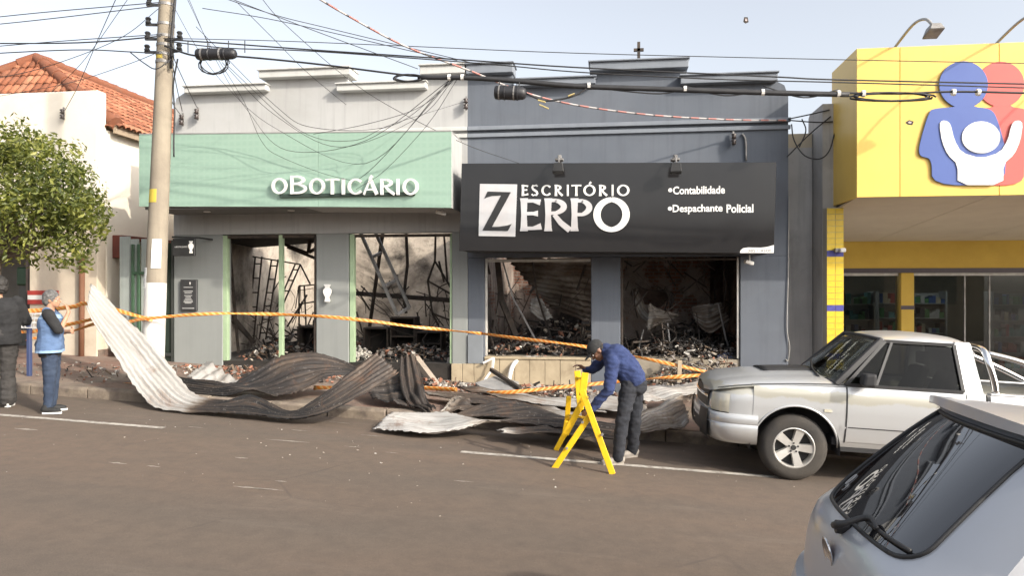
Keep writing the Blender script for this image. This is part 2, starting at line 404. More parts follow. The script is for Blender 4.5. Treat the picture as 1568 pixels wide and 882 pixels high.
# inner partition burnt in the office (hides the right half in darkness), with a ragged hole
hp = [(.86 + .42 * math.cos(a) * (1 + .12 * math.sin(3 * a)), 1.83 + .21 * math.sin(a) * (1 + .2 * math.cos(5 * a))) for a in np.linspace(0, 2 * math.pi, 28, endpoint=False)]
bm = bmesh.new()
outer = [bm.verts.new((x_, 15.2, z_)) for x_, z_ in ((.05, FLB - .1), (2.0, FLB - .1), (2.0, 3.14), (.05, 3.14))]
inner = [bm.verts.new((x_, 15.2, z_)) for x_, z_ in hp]
eds = [bm.edges.new((outer[i], outer[(i + 1) % 4])) for i in range(4)] + [bm.edges.new((inner[i], inner[(i + 1) % 28])) for i in range(28)]
bmesh.ops.triangle_fill(bm, use_beauty=True, edges=eds)
ex = bmesh.ops.extrude_face_region(bm, geom=bm.faces[:]); bmesh.ops.translate(bm, vec=(0, .14, 0), verts=[v for v in ex['geom'] if isinstance(v, bmesh.types.BMVert)])
bmesh.ops.recalc_face_normals(bm, faces=bm.faces); me = bpy.data.meshes.new('partition_wall'); bm.to_mesh(me); bm.free()
world_parent(mobj('partition_wall', me, M_INTC), blue)
# window frames
def frame_bar(a, b, w, d, m, parent, y=WALL_Y + .06, name='window_frame'):
    A, B = Vector((a[0], y, a[1])), Vector((b[0], y, b[1]))
    part(MB().bar(A, B, w, d, up=(0, 1, 0)), name, m, parent, bevel=.004)
for px in (344, 429, 538.5):
    x_ = xz(px, 450)[0]; frame_bar((x_, FLG), (x_, ZHG - .02), .085 if px != 429 else .07, .1, M_MINT, grey)
x_ = xz(481.5, 450)[0]; frame_bar((x_, FLG), (x_, ZHG - .02), .03, .08, M_CHAR, grey)
x_ = xz(690, 450)[0]; frame_bar((x_, FLG), (x_, ZHG - .02), .04, .08, M_MINT, grey)
for a, b in ((345, 482), (542, 690)):
    frame_bar((xz(a, 400)[0], ZHG - .05), (xz(b, 400)[0], ZHG - .05), .05, .08, M_CHAR, grey)
M_ALU = mat('white aluminium frame', (.55, .54, .5), (.42, .4, .37), 6, .5)
for px, m in ((744, M_ALU), (952.5, M_CHAR), (1130.5, M_ALU)):
    x_ = xz(px, 450)[0]; frame_bar((x_, FLB), (x_, ZHB - .02), .035, .07, m, blue)
frame_bar((xz(746, 400)[0], ZHB - .06), (xz(904, 400)[0], ZHB - .06), .045, .07, M_ALU, blue)
frame_bar((xz(954, 400)[0], ZHB - .05), (xz(1129, 400)[0], ZHB - .05), .03, .07, M_CHAR, blue)

# ================================================================ YELLOW PHARMACY
M_YEL = mat('yellow composite panel', (.78, .53, .115), (.75, .505, .105), 2, .42, bmp=.02, bs=3, streak=.1)
M_YELW = mat('yellow painted wall', (.62, .42, .07), (.56, .37, .06), 2, .7, bmp=.1)
M_YTILE = mat('yellow glazed tile', (.78, .56, .06), (.70, .49, .05), 9, .25, bmp=.03)
M_BTILE = mat('blue glazed tile', (.10, .10, .36), (.08, .08, .28), 9, .25, bmp=.03)
M_GROUT = mat('pale grout', (.45, .42, .34))
M_CONCW = mat('weathered grey render', (.50, .49, .47), (.40, .39, .375), 1.3, .9, bmp=.25, streak=.45, stain=(.26, .255, .245))
YF, YB, XP0 = 11.74, 16.8, xz(1262, 420)[0]
XQ = P(1312, 200, YF).x; ZT, ZB = P(1313, 74, YF).z, P(1312, 302, YF).z
XE = 15.0
ph = empty('yellow_pharmacy', (XQ, WALL_Y, 0), label='yellow pharmacy with deep projecting fascia and glass front', cat='shop')
# fascia panels with open joints
seams = [XQ] + [P(px, 290, YF).x for px in (1378, 1530)]
while seams[-1] < XE - 1.6: seams.append(seams[-1] + (seams[2] - seams[1]))
seams[-1] = XE
for i in range(len(seams) - 1):
    part(MB().box(seams[i] + (.0 if i == 0 else .004), seams[i + 1] - .004, YF, YF + .03, ZB, ZT), 'fascia_panel', M_YEL, ph, bevel=.003)
part(MB().box(XQ, XQ + .03, YF + .031, WALL_Y + .1, ZB - .0, ZT), 'side_panel', M_YEL, ph)
part(MB().box(XQ + .031, XE, YF + .04, WALL_Y + .1, ZT - .16, ZT - .06), 'canopy_roof', M_CONCW, ph)
part(MB().box(XQ + .031, XE, WALL_Y + .101, YB + 6, ZB + .12, ZB + .22), 'flat_roof', M_CONCW, ph)
M_SOFF = mat('cream soffit board', (.60, .53, .42), (.54, .47, .37), 1.5, .8, bmp=.05)
ZS = 2 + 16.0 * 71 / FPX
def soff_z(y): return ZB + .012 + (ZS - ZB - .012) * (y - YF) / (YB - YF)
for i in range(6):
    a = XQ + .035 + i * 1.9; b = min(a + 1.885, XE)
    if b - a > .1: part(MB().hexa([(a, YF + .031, soff_z(YF)), (b, YF + .031, soff_z(YF)), (b, YB - .01, soff_z(YB)), (a, YB - .01, soff_z(YB))], [(a, YF + .031, soff_z(YF) + .03), (b, YF + .031, soff_z(YF) + .03), (b, YB - .01, soff_z(YB) + .03), (a, YB - .01, soff_z(YB) + .03)]), 'soffit_board', M_SOFF, ph)
part(MB().hexa([(XQ + .035, YF + .04, soff_z(YF) + .035), (XE, YF + .04, soff_z(YF) + .035), (XE, YB, soff_z(YB) + .035), (XQ + .035, YB, soff_z(YB) + .035)], [(XQ + .035, YF + .04, soff_z(YF) + .05), (XE, YF + .04, soff_z(YF) + .05), (XE, YB, soff_z(YB) + .05), (XQ + .035, YB, soff_z(YB) + .05)]), 'soffit_backing', M_BLACK, ph)
# side wall towards the passage: tall end by the street, lower behind
zs1, zs2 = P(1270, 158, WALL_Y).z, P(1262, 200, WALL_Y).z
XPW = XP0 - .02
pts = [(WALL_Y + .02, -.4), (26, -.4), (26, 3.2), (13.9, 3.2), (13.8, zs1 - .05), (13.72, zs1), (WALL_Y + .02, zs1)]
part(MB().hexa([(XPW, a, b) for a, b in pts], [(XP0 + .2, a, b) for a, b in pts]), 'side_wall', M_CONCW, ph)
# tiled pillar
xp1 = xz(1286, 420)[0]; zt0 = walk_z(3.6, WALL_Y)
part(MB().box(XP0 - .015, xp1, WALL_Y - .2, WALL_Y + .019, -.2, ZB - .05), 'pillar', M_GROUT, ph)
rowh = (ZB - .06 - zt0) / 33; wq = (xp1 - XP0 + .015) / 2
bt = [round((ZB - lvl(1274, y)) / rowh) for y in (383, 460, 535)]
tile_me = {}
for r in range(33):
    for c in range(2):
        m = M_BTILE if r in bt else M_YTILE
        if m not in tile_me:
            t = MB().box(.003, wq - .003, -.008, 0, .003, rowh - .003).build('tile', m, bevel=.002); tile_me[m] = t.data; bpy.data.objects.remove(t)
        t = bpy.data.objects.new('tile', tile_me[m]); col.objects.link(t); t.location = (XP0 - .015 + c * wq, WALL_Y - .2, ZB - .06 - (r + 1) * rowh); world_parent(t, ph)
# lintel, tile band, columns, glazing
def bx(px, py, Y=YB): p = P(px, py, Y); return p.x, p.z
zl0 = bx(1290, 411)[1]; zl1 = ZS + .1
part(MB().box(XP0 + .2, XE, YB, YB + .25, zl0, zl1), 'lintel', M_YELW, ph)
M_DTILE = mat('dark brown tile band', (.08, .06, .075), (.06, .05, .06), 30, .4)
part(MB().box(XP0 + .2, XE, YB - .01, YB + .2, zl0 - .1, zl0 - .001), 'tile_band', M_DTILE, ph)
for a, b in ((1379, 1399),):
    ca = part(MB().box(bx(a, 450)[0], bx(b, 450)[0], YB - .03, YB + .3, -.2, zl0 - .101), 'column', M_YELW, ph, bevel=.01)
    part(MB().box(bx(a, 450)[0] - .004, bx(b, 450)[0] + .004, YB - .036, YB - .031, bx(a, 474)[1], bx(a, 468)[1]), 'column_band', M_DTILE, ph)
M_SHOPGL = glass('shop window glass', (.82, .85, .84), 1.0, .01, .72)
zhead = zl0 - .102
panes = [(XP0 + .2, bx(1377, 450)[0]), (bx(1400, 450)[0], bx(1480, 450)[0]), (bx(1480, 450)[0], bx(1518, 450)[0]), (bx(1518, 450)[0], bx(1600, 450)[0]), (bx(1600, 450)[0], XE)]
for a, b in panes:
    part(MB().box(a + .012, b - .012, YB + .08, YB + .09, -.1, zhead - .06), 'pane', M_SHOPGL, ph)
    part(MB().box(a, b, YB + .05, YB + .12, zhead - .06, zhead), 'window_frame', M_ALU, ph)
for a, b in panes[1:]:
    part(MB().bar((a, YB + .085, -.1), (a, YB + .085, zhead - .06), .03), 'mullion', M_STEEL, ph)
part(MB().box(panes[0][0], panes[0][1], YB + .02, YB + .15, -.25, bx(1320, 510)[1]), 'window_plinth', M_SOFF, ph)
# shop interior: floor, back, ceiling, shelving with stock, tube lamps
part(MB().box(XP0 + .2, XE, WALL_Y + .07, YB + 6, -.9, .02), 'floor', mat('pale floor tile', (.42, .4, .36), rough=.35), ph)
part(MB().box(XP0 + .2, XE, YB + 5.5, YB + 5.7, -.3, 3.4), 'back_wall', mat('shop back wall', (.4, .36, .28)), ph)
part(MB().box(XP0 + .2, XE, YB + .26, YB + 5.5, 2.75, 2.85), 'ceiling', mat('shop ceiling', (.55, .53, .5)), ph)
part(MB().box(XE - .1, XE + .1, YB, YB + 5.6, -.3, 3.4), 'end_wall', M_CONCW, ph)
M_LAMP, _nt, _b = nodes('fluorescent tube'); _b.inputs['Emission Color'].default_value = (.95, .98, 1, 1); _b.inputs['Emission Strength'].default_value = 9.0
shelfm = mat('white shelf', (.5, .5, .48)); stock = [mat('carton ' + n_, c_, bmp=0, rough=.5) for n_, c_ in (('white', (.6, .6, .58)), ('teal', (.1, .32, .33)), ('red', (.42, .07, .06)), ('blue', (.09, .15, .36)), ('cream', (.55, .48, .34)), ('green', (.12, .3, .12)), ('dark', (.06, .06, .07)))]
for k in range(5):
    sx = 4.6 + k * 2.1; sy = YB + 1.6 + (k % 2) * 1.2
    rk = empty('shop_shelf', (sx, sy, .02), label='white shelf unit full of small cartons behind the pharmacy glass', cat='shelf', group='shelves inside the pharmacy')
    mb = MB()
    for sxx in (0, 1.6): mb.box(sxx - .02, sxx + .02, 0, .4, 0, 1.9)
    mb.box(.02, 1.58, .36, .4, .05, 1.85); mb.build('rack', shelfm, rk)
    for lv in range(5):
        MB().box(.021, 1.579, .01, .359, .1 + lv * .37, .12 + lv * .37).build('shelf', shelfm, rk)
        mb = MB(); xx = .05
        while xx < 1.5:
            w_ = random.uniform(.05, .14); mb.m = random.randrange(len(stock)); mb.box(xx, xx + w_ * .92, .05, .3, .121 + lv * .37, .121 + lv * .37 + random.uniform(.1, .28)); xx += w_
        tag(mb.build('cartons', stock, rk), kind='stuff')
for k, (lx, lyy) in enumerate(((4.3, YB + 2.6), (7.3, YB + 2.0), (10.5, YB + 2.6))):
    t = MB().bar((lx, lyy, 2.45), (lx + 1.9, lyy, 2.45), .05); t.m = 0; o = empty('tube_lamp', (lx, lyy, 2.5), label='lit fluorescent tube hanging inside the pharmacy', cat='lamp', group='tube lamps in the pharmacy')
    world_parent(t.build('tube', M_LAMP), o)
    world_parent(MB().box(lx, lx + 1.9, lyy - .06, lyy + .06, 2.49, 2.75).build('fitting', shelfm), o)
# family emblem on the fascia
def emb(pts, y0, y1, name, m, parent):
    q = [(P(a, b, YF).x, P(a, b, YF).z) for a, b in pts]; return part(MB().prism(q, y0, y1), name, m, parent, bevel=.004)
def disc(cx, cy, rx, ry, n=36): return [(cx + rx * math.cos(a), cy + ry * math.sin(a)) for a in np.linspace(0, 2 * math.pi, n, endpoint=False)]
def rnd(pts, n=4):
    """soften the corners of an outline"""
    q = [np.array(p, float) for p in pts]
    for _ in range(n - 2):
        q = [z for i in range(len(q)) for z in (.78 * q[i] + .22 * q[(i + 1) % len(q)], .22 * q[i] + .78 * q[(i + 1) % len(q)])]
    return [tuple(z) for z in q]
fam = empty('emblem_sign', (P(1500, 285, YF).x, YF, P(1500, 285, YF).z), label='emblem of blue, red and white family figures on the yellow fascia', cat='sign')
M_EB = mat('emblem blue', (.075, .125, .36), (.07, .115, .34), 2, .4, bmp=0); M_ER = mat('emblem red', (.62, .11, .09), (.58, .10, .085), 2, .4, bmp=0)
y_ = YF - .001
emb(disc(1532, 129, 36, 35), y_ - .0155, y_, 'figure_head', M_ER, fam)
emb(rnd([(1524, 150), (1522, 164), (1500, 166), (1492, 172), (1486, 284), (1567, 284), (1568, 243), (1586, 241), (1594, 228), (1578, 174), (1568, 166), (1547, 164), (1543, 150)], 4), y_ - .015, y_ - .0005, 'figure_body', M_ER, fam)
emb(disc(1474, 130, 37.5, 36), y_ - .0305, y_ - .016, 'figure_head', M_EB, fam)
emb(rnd([(1466, 150), (1464, 164), (1432, 166), (1421, 170), (1405, 226), (1407, 240), (1425, 243), (1425.6, 284), (1536, 284), (1540, 232), (1524, 176), (1513, 166), (1488, 164), (1484, 150)], 4), y_ - .030, y_ - .0165, 'figure_body', M_EB, fam)
emb(disc(1500, 211, 29.5, 24.5), y_ - .0455, y_ - .031, 'figure_head', M_LETTER, fam)
emb(rnd([(1436, 190), (1440, 218), (1449, 238), (1464, 252), (1464, 284), (1534, 284), (1534, 252), (1551, 237), (1560, 216), (1564, 190), (1559, 185), (1551, 186), (1546, 192), (1541, 214), (1529, 234), (1500, 243), (1470, 234), (1459, 214), (1454, 192), (1449, 186), (1441, 185)], 3), y_ - .045, y_ - .0315, 'figure_body', M_LETTER, fam)
# gooseneck floodlights on the fascia
M_GALV = mat('galvanised arm', (.38, .37, .35), rough=.5, metal=.4, bmp=0)
for bxp in (P(1374, 72, YF).x, P(1531, 70, YF).x, P(1531, 70, YF).x + 1.75):
    fl = empty('gooseneck_floodlight', (bxp, YF + .1, ZT), label='gooseneck floodlight reaching out over the yellow fascia', cat='floodlight', group='floodlights on the pharmacy fascia')
    arm = catmull([(bxp - .05, YF + .3, ZT - .1), (bxp, YF + .02, ZT + .04), (bxp + .0, 11.15, ZT + .13), (bxp, 10.75, ZT + .06), (bxp, 10.5, ZT - .12)], 6)
    world_parent(MB().tube(arm, .02, 8).build('arm', M_GALV, smooth=True), fl)
    mb = MB().hexa([(bxp - .1, 10.36, ZT - .2), (bxp + .1, 10.36, ZT - .2), (bxp + .1, 10.62, ZT - .26), (bxp - .1, 10.62, ZT - .26)], [(bxp - .06, 10.4, ZT - .11), (bxp + .06, 10.4, ZT - .11), (bxp + .06, 10.58, ZT - .13), (bxp - .06, 10.58, ZT - .13)])
    world_parent(mb.build('lamp_head', M_STEEL, bevel=.01), fl)
# small security camera at the tiled pillar
c_ = P(1288, 383, WALL_Y - .3)
sc_ = empty('security_camera', c_, label='white security camera on the yellow tiled pillar', cat='camera')
MB().box(-.09, -.03, -.02, .15, -.03, .03).build('bracket', M_STEEL, sc_); MB().box(-.028, .06, -.06, .05, -.035, .03).build('housing', M_WHITE, sc_, bevel=.01)
pf = MB().box(XR + .005, XPW - .005, WALL_Y + .065, 13.49, -.6, .02).build('passage_floor', M_PAVE); tag(pf, kind='structure')
# cream gable glimpsed at the end of the passage
gb = empty('closing_wall', (XR + .02, 13.5, 0), label='grey weathered wall closing the gap between office and pharmacy', cat='wall')
world_parent(MB().box(XR + .012, XPW - .012, 13.5, 13.7, -.5, P(1225, 226, 13.5).z).build('render', M_CONCW), gb)
world_parent(MB().box(XR + .012, XPW - .012, 13.52, 13.68, P(1225, 226, 13.5).z + .001, P(1225, 204, 13.5).z).build('top_course', mat('cream render', (.6, .52, .38), stain=(.35, .28, .2))), gb)
# ================================================================ LEFT HOUSE
M_CREAM = mat('cream lime plaster', (.76, .71, .61), (.70, .64, .54), 1.0, .9, bmp=.2, bs=25, stain=(.60, .53, .43))
M_CREAM2 = mat('cream lime plaster low', (.70, .62, .50), (.62, .53, .42), 1.3, .9, bmp=.2, bs=25, stain=(.46, .38, .28))
hx1 = xz(150, 300)[0]; hxl = -17.0
house = empty('plaster_house', (hx1, WALL_Y, .6), label='cream plastered house with red clay tile roof behind the tree', cat='house')
ztop = lvl(75, 140)
hox0, hox1 = hxl + 2, xz(45, 400)[0]; zoh = lvl(20, 345)
part(MB().box(hxl, hx1, WALL_Y, WALL_Y + .25, zoh, ztop), 'front_wall', M_CREAM, house, bevel=.03, seg=2)
part(MB().box(hox1, hx1 - .02, WALL_Y + .001, WALL_Y + .249, -.0, zoh - .001), 'front_wall', M_CREAM2, house, bevel=.01)
part(MB().box(hxl, hox0, WALL_Y + .001, WALL_Y + .249, -.0, zoh - .001), 'front_wall', M_CREAM2, house)
part(MB().box(hx1 - .25, hx1 - .001, WALL_Y + .251, 24, 0, 5.06), 'side_wall', M_CREAM, house)
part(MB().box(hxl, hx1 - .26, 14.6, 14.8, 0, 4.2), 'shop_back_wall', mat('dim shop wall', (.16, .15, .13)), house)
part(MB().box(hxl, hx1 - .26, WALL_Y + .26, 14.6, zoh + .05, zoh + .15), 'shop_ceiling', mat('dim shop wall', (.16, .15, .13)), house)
part(MB().box(hxl, hx1, WALL_Y + .02, 14.7, -.2, .82), 'floor', M_PAVE, house)
part(MB().box(hox1 - .12, hox1 - .001, WALL_Y + .05, WALL_Y + .2, .9, zoh - .002), 'door_frame', mat('dark brown paint', (.06, .045, .04)), house)
# roof: right slope and front hip, individual clay tiles in one skin
def m_tile():
    m, nt, b = nodes('clay roof tile'); v = coords(nt)
    a = N(nt, 'Attribute', attribute_name='tone'); c = ramp(nt, a.outputs['Fac'], [(0, (.20, .07, .035)), (.5, (.31, .11, .055)), (1, (.40, .18, .10))])
    c = mix(nt, ramp(nt, noise(nt, 3.0, v, 8, .7), [(.5, 0), (.72, .7)]), c, (.16, .09, .06))
    setc(nt, b, c); b.inputs['Roughness'].default_value = .9; bump(nt, b, noise(nt, 40, v), .3, .01); return m
M_CLAY = m_tile()
RX, RZ, RY = P(56, 91, 14.6).x, P(56, 91, 14.6).z, 14.6
EX, EZ = hx1 + .18, 5.12
def tiles(name, org, du, dv, nrm, inside, nu, nv, tw=.17, tl=.29):
    """barrel tiles: du across the slope, dv up the slope"""
    mb = MB(); tone = []
    for i in range(nu):
        for j in range(nv):
            if not inside(i * tw + tw / 2, j * tl): continue
            o_ = org + du * (i * tw) + dv * (j * tl) + nrm * random.uniform(0, .008); jit = random.uniform(-.006, .006)
            vs = []
            for e, lift in ((-.06, .03), (tl, .005)):
                for k in range(5):
                    a = math.pi * k / 4; vs.append(o_ + du * (tw / 2 + jit - math.cos(a) * tw * .46) + nrm * (math.sin(a) * .055 + lift) + dv * e)
            mb.add(vs, [(k, k + 1, 5 + k + 1, 5 + k) for k in range(4)]); tone += [random.random()] * 10
    o = mb.build(name, M_CLAY, smooth=True, fix=False, solid=.012)
    at = o.data.attributes.new('tone', 'FLOAT', 'POINT'); at.data.foreach_set('value', tone); return o
sl = Vector((RX - EX, 0, RZ - EZ)); L_ = sl.length; sl.normalize(); nr = Vector((-sl.z, 0, sl.x)) * (-1 if sl.x > 0 else 1); nr = Vector((RZ - EZ, 0, EX - RX)).normalized()
y0r = WALL_Y + .27
o = tiles('roof_tiles', Vector((EX, y0r, EZ)), Vector((0, 1, 0)), sl, nr, lambda u, v: u > (RY - y0r) * v / L_ - .02 and v < L_ - .1, 62, int(L_ / .29)); tag(o, kind='stuff'); world_parent(o, house)
fx0 = 2 * RX - EX
fs = Vector((0, RY - y0r, RZ - EZ)); LF = fs.length; fs.normalize(); fn = Vector((0, -(RZ - EZ), RY - y0r)).normalized()
o = tiles('roof_tiles', Vector((fx0, y0r, EZ)), Vector((1, 0, 0)), fs, fn, lambda u, v: (EX - RX) * v / LF < u < (EX - fx0) - (EX - RX) * v / LF, int((EX - fx0) / .17), int(LF / .29)); tag(o, kind='stuff'); world_parent(o, house)
# roof deck under the tiles, ridge and hip caps
part(MB().add([(EX, y0r, EZ), (EX, 24, EZ), (RX, 24, RZ), (RX, RY, RZ), (fx0, y0r, EZ), (fx0, 24, EZ)], [(0, 1, 2, 3), (0, 3, 4), (3, 2, 5, 4)]), 'roof_deck', mat('roof underside timber', (.2, .14, .09)), house, solid=.05)
def caps(a, b):
    a, b = Vector(a), Vector(b); n_ = max(2, int((b - a).length / .36)); d = (b - a) / n_
    for i in range(n_):
        part(MB().tube([a + d * i, a + d * (i + 1.08)], [.13, .105], 10), 'ridge_cap', M_CLAY, house, smooth=True, auto=50)
caps((RX, 23.9, RZ + .03), (RX, RY, RZ + .03)); caps((EX, y0r, EZ + .06), (RX, RY, RZ + .04)); caps((fx0, y0r, EZ + .06), (RX, RY, RZ + .04))
part(MB().box(EX - .06, EX - .01, y0r, 24, EZ - .12, EZ - .005), 'eave_board', mat('eave timber', (.35, .27, .19)), house)
# painted red-white-red band, drain pipe, meter boxes
M_RED = mat('red paint', (.42, .05, .04), (.36, .04, .035)); M_MAROON = mat('maroon paint', (.17, .045, .03), (.14, .04, .03))
bn = empty('striped_board', (xz(44, 466)[0], WALL_Y - .03, lvl(66, 466)), label='red and white striped board on the cream wall behind the woman', cat='board')
for i, m in enumerate((M_RED, M_WHITE, M_RED)):
    z0_, z1_ = lvl(66, 466 - 7 * i), lvl(66, 459 - 7 * i); world_parent(MB().box(xz(44, 450)[0], xz(90, 450)[0], WALL_Y - .03, WALL_Y - .002, z0_ + .002, z1_).build('stripe', m), bn)
dp = MB().tube([(xz(128, 450)[0], WALL_Y - .06, .6), (xz(129, 450)[0], WALL_Y - .06, lvl(128, 390))], .05, 10).build('drain_pipe', mat('rust brown paint', (.2, .09, .05)), smooth=True)
tag(dp, 'rusty brown drain pipe down the cream wall', 'pipe')
part(MB().box(hx1 + .001, XL - .003, WALL_Y + .07, 15.4, -.2, .66), 'porch_floor', M_PAVE, house)
ya = 14.0                                                     # porch between house and shop
pw = MB().box(hx1 + .002, XL - .02, 15.4, 15.6, .3, 4.2).build('porch_wall', M_CREAM2); tag(pw, 'cream wall at the back of the porch beside the grey shop', 'wall')
aw = empty('maroon_awning', (P(145, 395, 13.3).x, 13.3, P(145, 395, 13.3).z), label='maroon boxed awning over the meter boxes', cat='awning')
world_parent(MB().box(hx1 + .003, P(186, 395, 13.3).x, 13.3, 13.5, P(160, 395, 13.3).z, P(160, 360, 13.3).z).build('front_board', M_MAROON, bevel=.01), aw)
world_parent(MB().box(hx1 + .003, P(186, 395, 13.3).x, 13.51, 15.39, P(160, 366, 13.3).z, P(160, 360, 13.3).z).build('top_board', M_MAROON), aw)
pz = MB().box(hx1 + .003, P(186, 395, 13.6).x, 13.55, 13.75, .4, P(160, 396, 13.5).z).build('porch_wall', M_CREAM2, bevel=.01); tag(pz, 'low cream wall that carries the meter boxes', 'wall')
for i, (a, b, c, d, m) in enumerate(((138, 160, 395, 430, M_STEEL), (163, 180, 402, 428, M_WHITE))):
    bxx = empty('meter_box', P(a, d, 13.5), label=('grey metal meter box with a small window' if i == 0 else 'cream meter box beside the grey one'), cat='meter box')
    q0, q1 = P(a, d, 13.5), P(b, c, 13.5)
    world_parent(MB().box(q0.x, q1.x, 13.4, 13.548, q0.z, q1.z).build('case', m if i == 0 else M_CREAM, bevel=.01), bxx)
    world_parent(MB().box(q0.x + .05, q1.x - .05, 13.39, 13.399, q1.z - .14, q1.z - .04).build('window', M_BLACK), bxx)
# metal gate and green frames between the pole and the shop
gt = empty('metal_gate', P(183, 540, WALL_Y - .05), label='pale grey green sheet metal gate between house and shop', cat='gate')
M_GATE = mat('faded sheet metal', (.36, .40, .38), (.30, .33, .31), 2, .6, streak=.4)
gz0, gz1 = .5, P(200, 362, WALL_Y).z
for a, b, m in ((183, 199, M_GATE), (199.5, 212, M_GATE), (216, 232, M_GATE), (234, 246, M_GATE)):
    world_parent(MB().box(xz(a, 450)[0], xz(b, 450)[0], WALL_Y + .0, WALL_Y + .03, gz0, gz1 - (.0 if a < 190 else .05)).build('panel', m, bevel=.004), gt)
M_DGREEN = mat('dark green paint', (.045, .10, .055), (.035, .075, .04), 5, .5)
for px in (205, 214, 233, 247):
    world_parent(MB().bar((xz(px, 450)[0], WALL_Y - .03, gz0), (xz(px, 450)[0], WALL_Y - .03, gz1 - .15), .045).build('post', M_DGREEN, bevel=.004), gt)
for py in (418, 536):
    world_parent(MB().bar((xz(205, py)[0], WALL_Y - .03, lvl(226, py)), (xz(233, py)[0], WALL_Y - .03, lvl(226, py)), .05).build('rail', M_DGREEN), gt)
sg = empty('side_door', P(249, 550, WALL_Y - .02), label='narrow dark glass side door left of the grey pier', cat='door')
world_parent(MB().box(xz(249.5, 450)[0], xz(264.5, 450)[0], WALL_Y + .03, WALL_Y + .05, .5, lvl(256, 372)).build('glass', mat('dark green glass', (.03, .045, .035), rough=.12, bmp=0)), sg)
for px in (250, 264):
    world_parent(MB().bar((xz(px, 450)[0], WALL_Y + .01, .5), (xz(px, 450)[0], WALL_Y + .01, lvl(256, 368)), .04).build('frame', mat('dark frame', (.05, .055, .05), rough=.4)), sg)
world_parent(MB().bar((xz(250, 450)[0], WALL_Y + .01, lvl(256, 543)), (xz(264, 450)[0], WALL_Y + .01, lvl(256, 543)), .05).build('rail', MATS['dark frame']), sg)
# green bin-like counter seen in the dark shop opening
cb = MB().box(P(24, 440, 13.6).x, P(46, 440, 13.6).x, 13.6, 14.0, P(24, 437, 13.6).z, P(24, 409, 13.6).z).build('display_box', M_DGREEN, bevel=.03); 
tag(cb, 'green box standing in the dark doorway of the house', 'box')
lg = MB().box(P(26, 440, 13.6).x, P(44, 440, 13.6).x, 13.65, 13.95, .821, P(24, 437, 13.6).z - .002).build('counter', mat('dim counter', (.12, .12, .11))); tag(lg, 'dim grey counter under the green box', 'counter')

# ================================================================ houses across the street (behind the photographer, seen in reflections)
M_OPP = mat('ochre render', (.46, .36, .25), (.38, .30, .22), .8, .9, streak=.3)
op = empty('street_row', (0, -9, 0), label='ochre row of shops across the street with dark openings', cat='building')
MB().box(-22, 20, -.3, .0, -1.5, 4.6).build('wall', M_OPP, op)
MB().box(-22.2, 20.2, -.5, .12, 4.6, 4.85).build('cornice', M_COPING, op)
for i in range(11): MB().box(-20.5 + i * 3.7, -18.4 + i * 3.7, .001, .03, .3 if i % 3 == 0 else 1.1, 2.9).build('window', mat('dark opening', (.04, .045, .05), rough=.2), op)
# ================================================================ LETTERING
def ribbon(mb, pts, y0, y1):
    """flat stroke (x, z, width) pushed from front y0 to y1"""
    n = len(pts); L, Rr = [], []
    for i, (x, z, w_) in enumerate(pts):
        a = pts[max(i - 1, 0)]; b = pts[min(i + 1, n - 1)]; dx, dz = b[0] - a[0], b[1] - a[1]; d = math.hypot(dx, dz) or 1
        nx, nz = -dz / d, dx / d; L.append((x + nx * w_ / 2, z + nz * w_ / 2)); Rr.append((x - nx * w_ / 2, z - nz * w_ / 2))
    vs = [(a, y0, b) for a, b in L] + [(a, y0, b) for a, b in Rr] + [(a, y1, b) for a, b in L] + [(a, y1, b) for a, b in Rr]; fs = []
    for i in range(n - 1): fs += [(i, i + 1, n + i + 1, n + i), (2 * n + i, 3 * n + i, 3 * n + i + 1, 2 * n + i + 1), (i, 2 * n + i, 2 * n + i + 1, i + 1), (n + i, n + i + 1, 3 * n + i + 1, 3 * n + i)]
    fs += [(0, n, 3 * n, 2 * n), (n - 1, 3 * n - 1, 4 * n - 1, 2 * n - 1)]
    mb.add(vs, fs)
def arc(cx, cy, rx, ry, a0, a1, k, t, n=20):
    out = []
    for i in range(n + 1):
        a = R(a0 + (a1 - a0) * i / n); c = abs(math.cos(a)); w_ = t + (k - t) * c
        out.append((cx + (rx - w_ / 2) * math.cos(a), cy + (ry - w_ / 2) * math.sin(a), w_))
    return out
def stem(x, k, fl): return [(x, 0, k * (1 + fl)), (x, .12, k * (1 + fl * .3)), (x, .5, k * (1 - fl * .25)), (x, .88, k * (1 + fl * .3)), (x, 1, k * (1 + fl))]
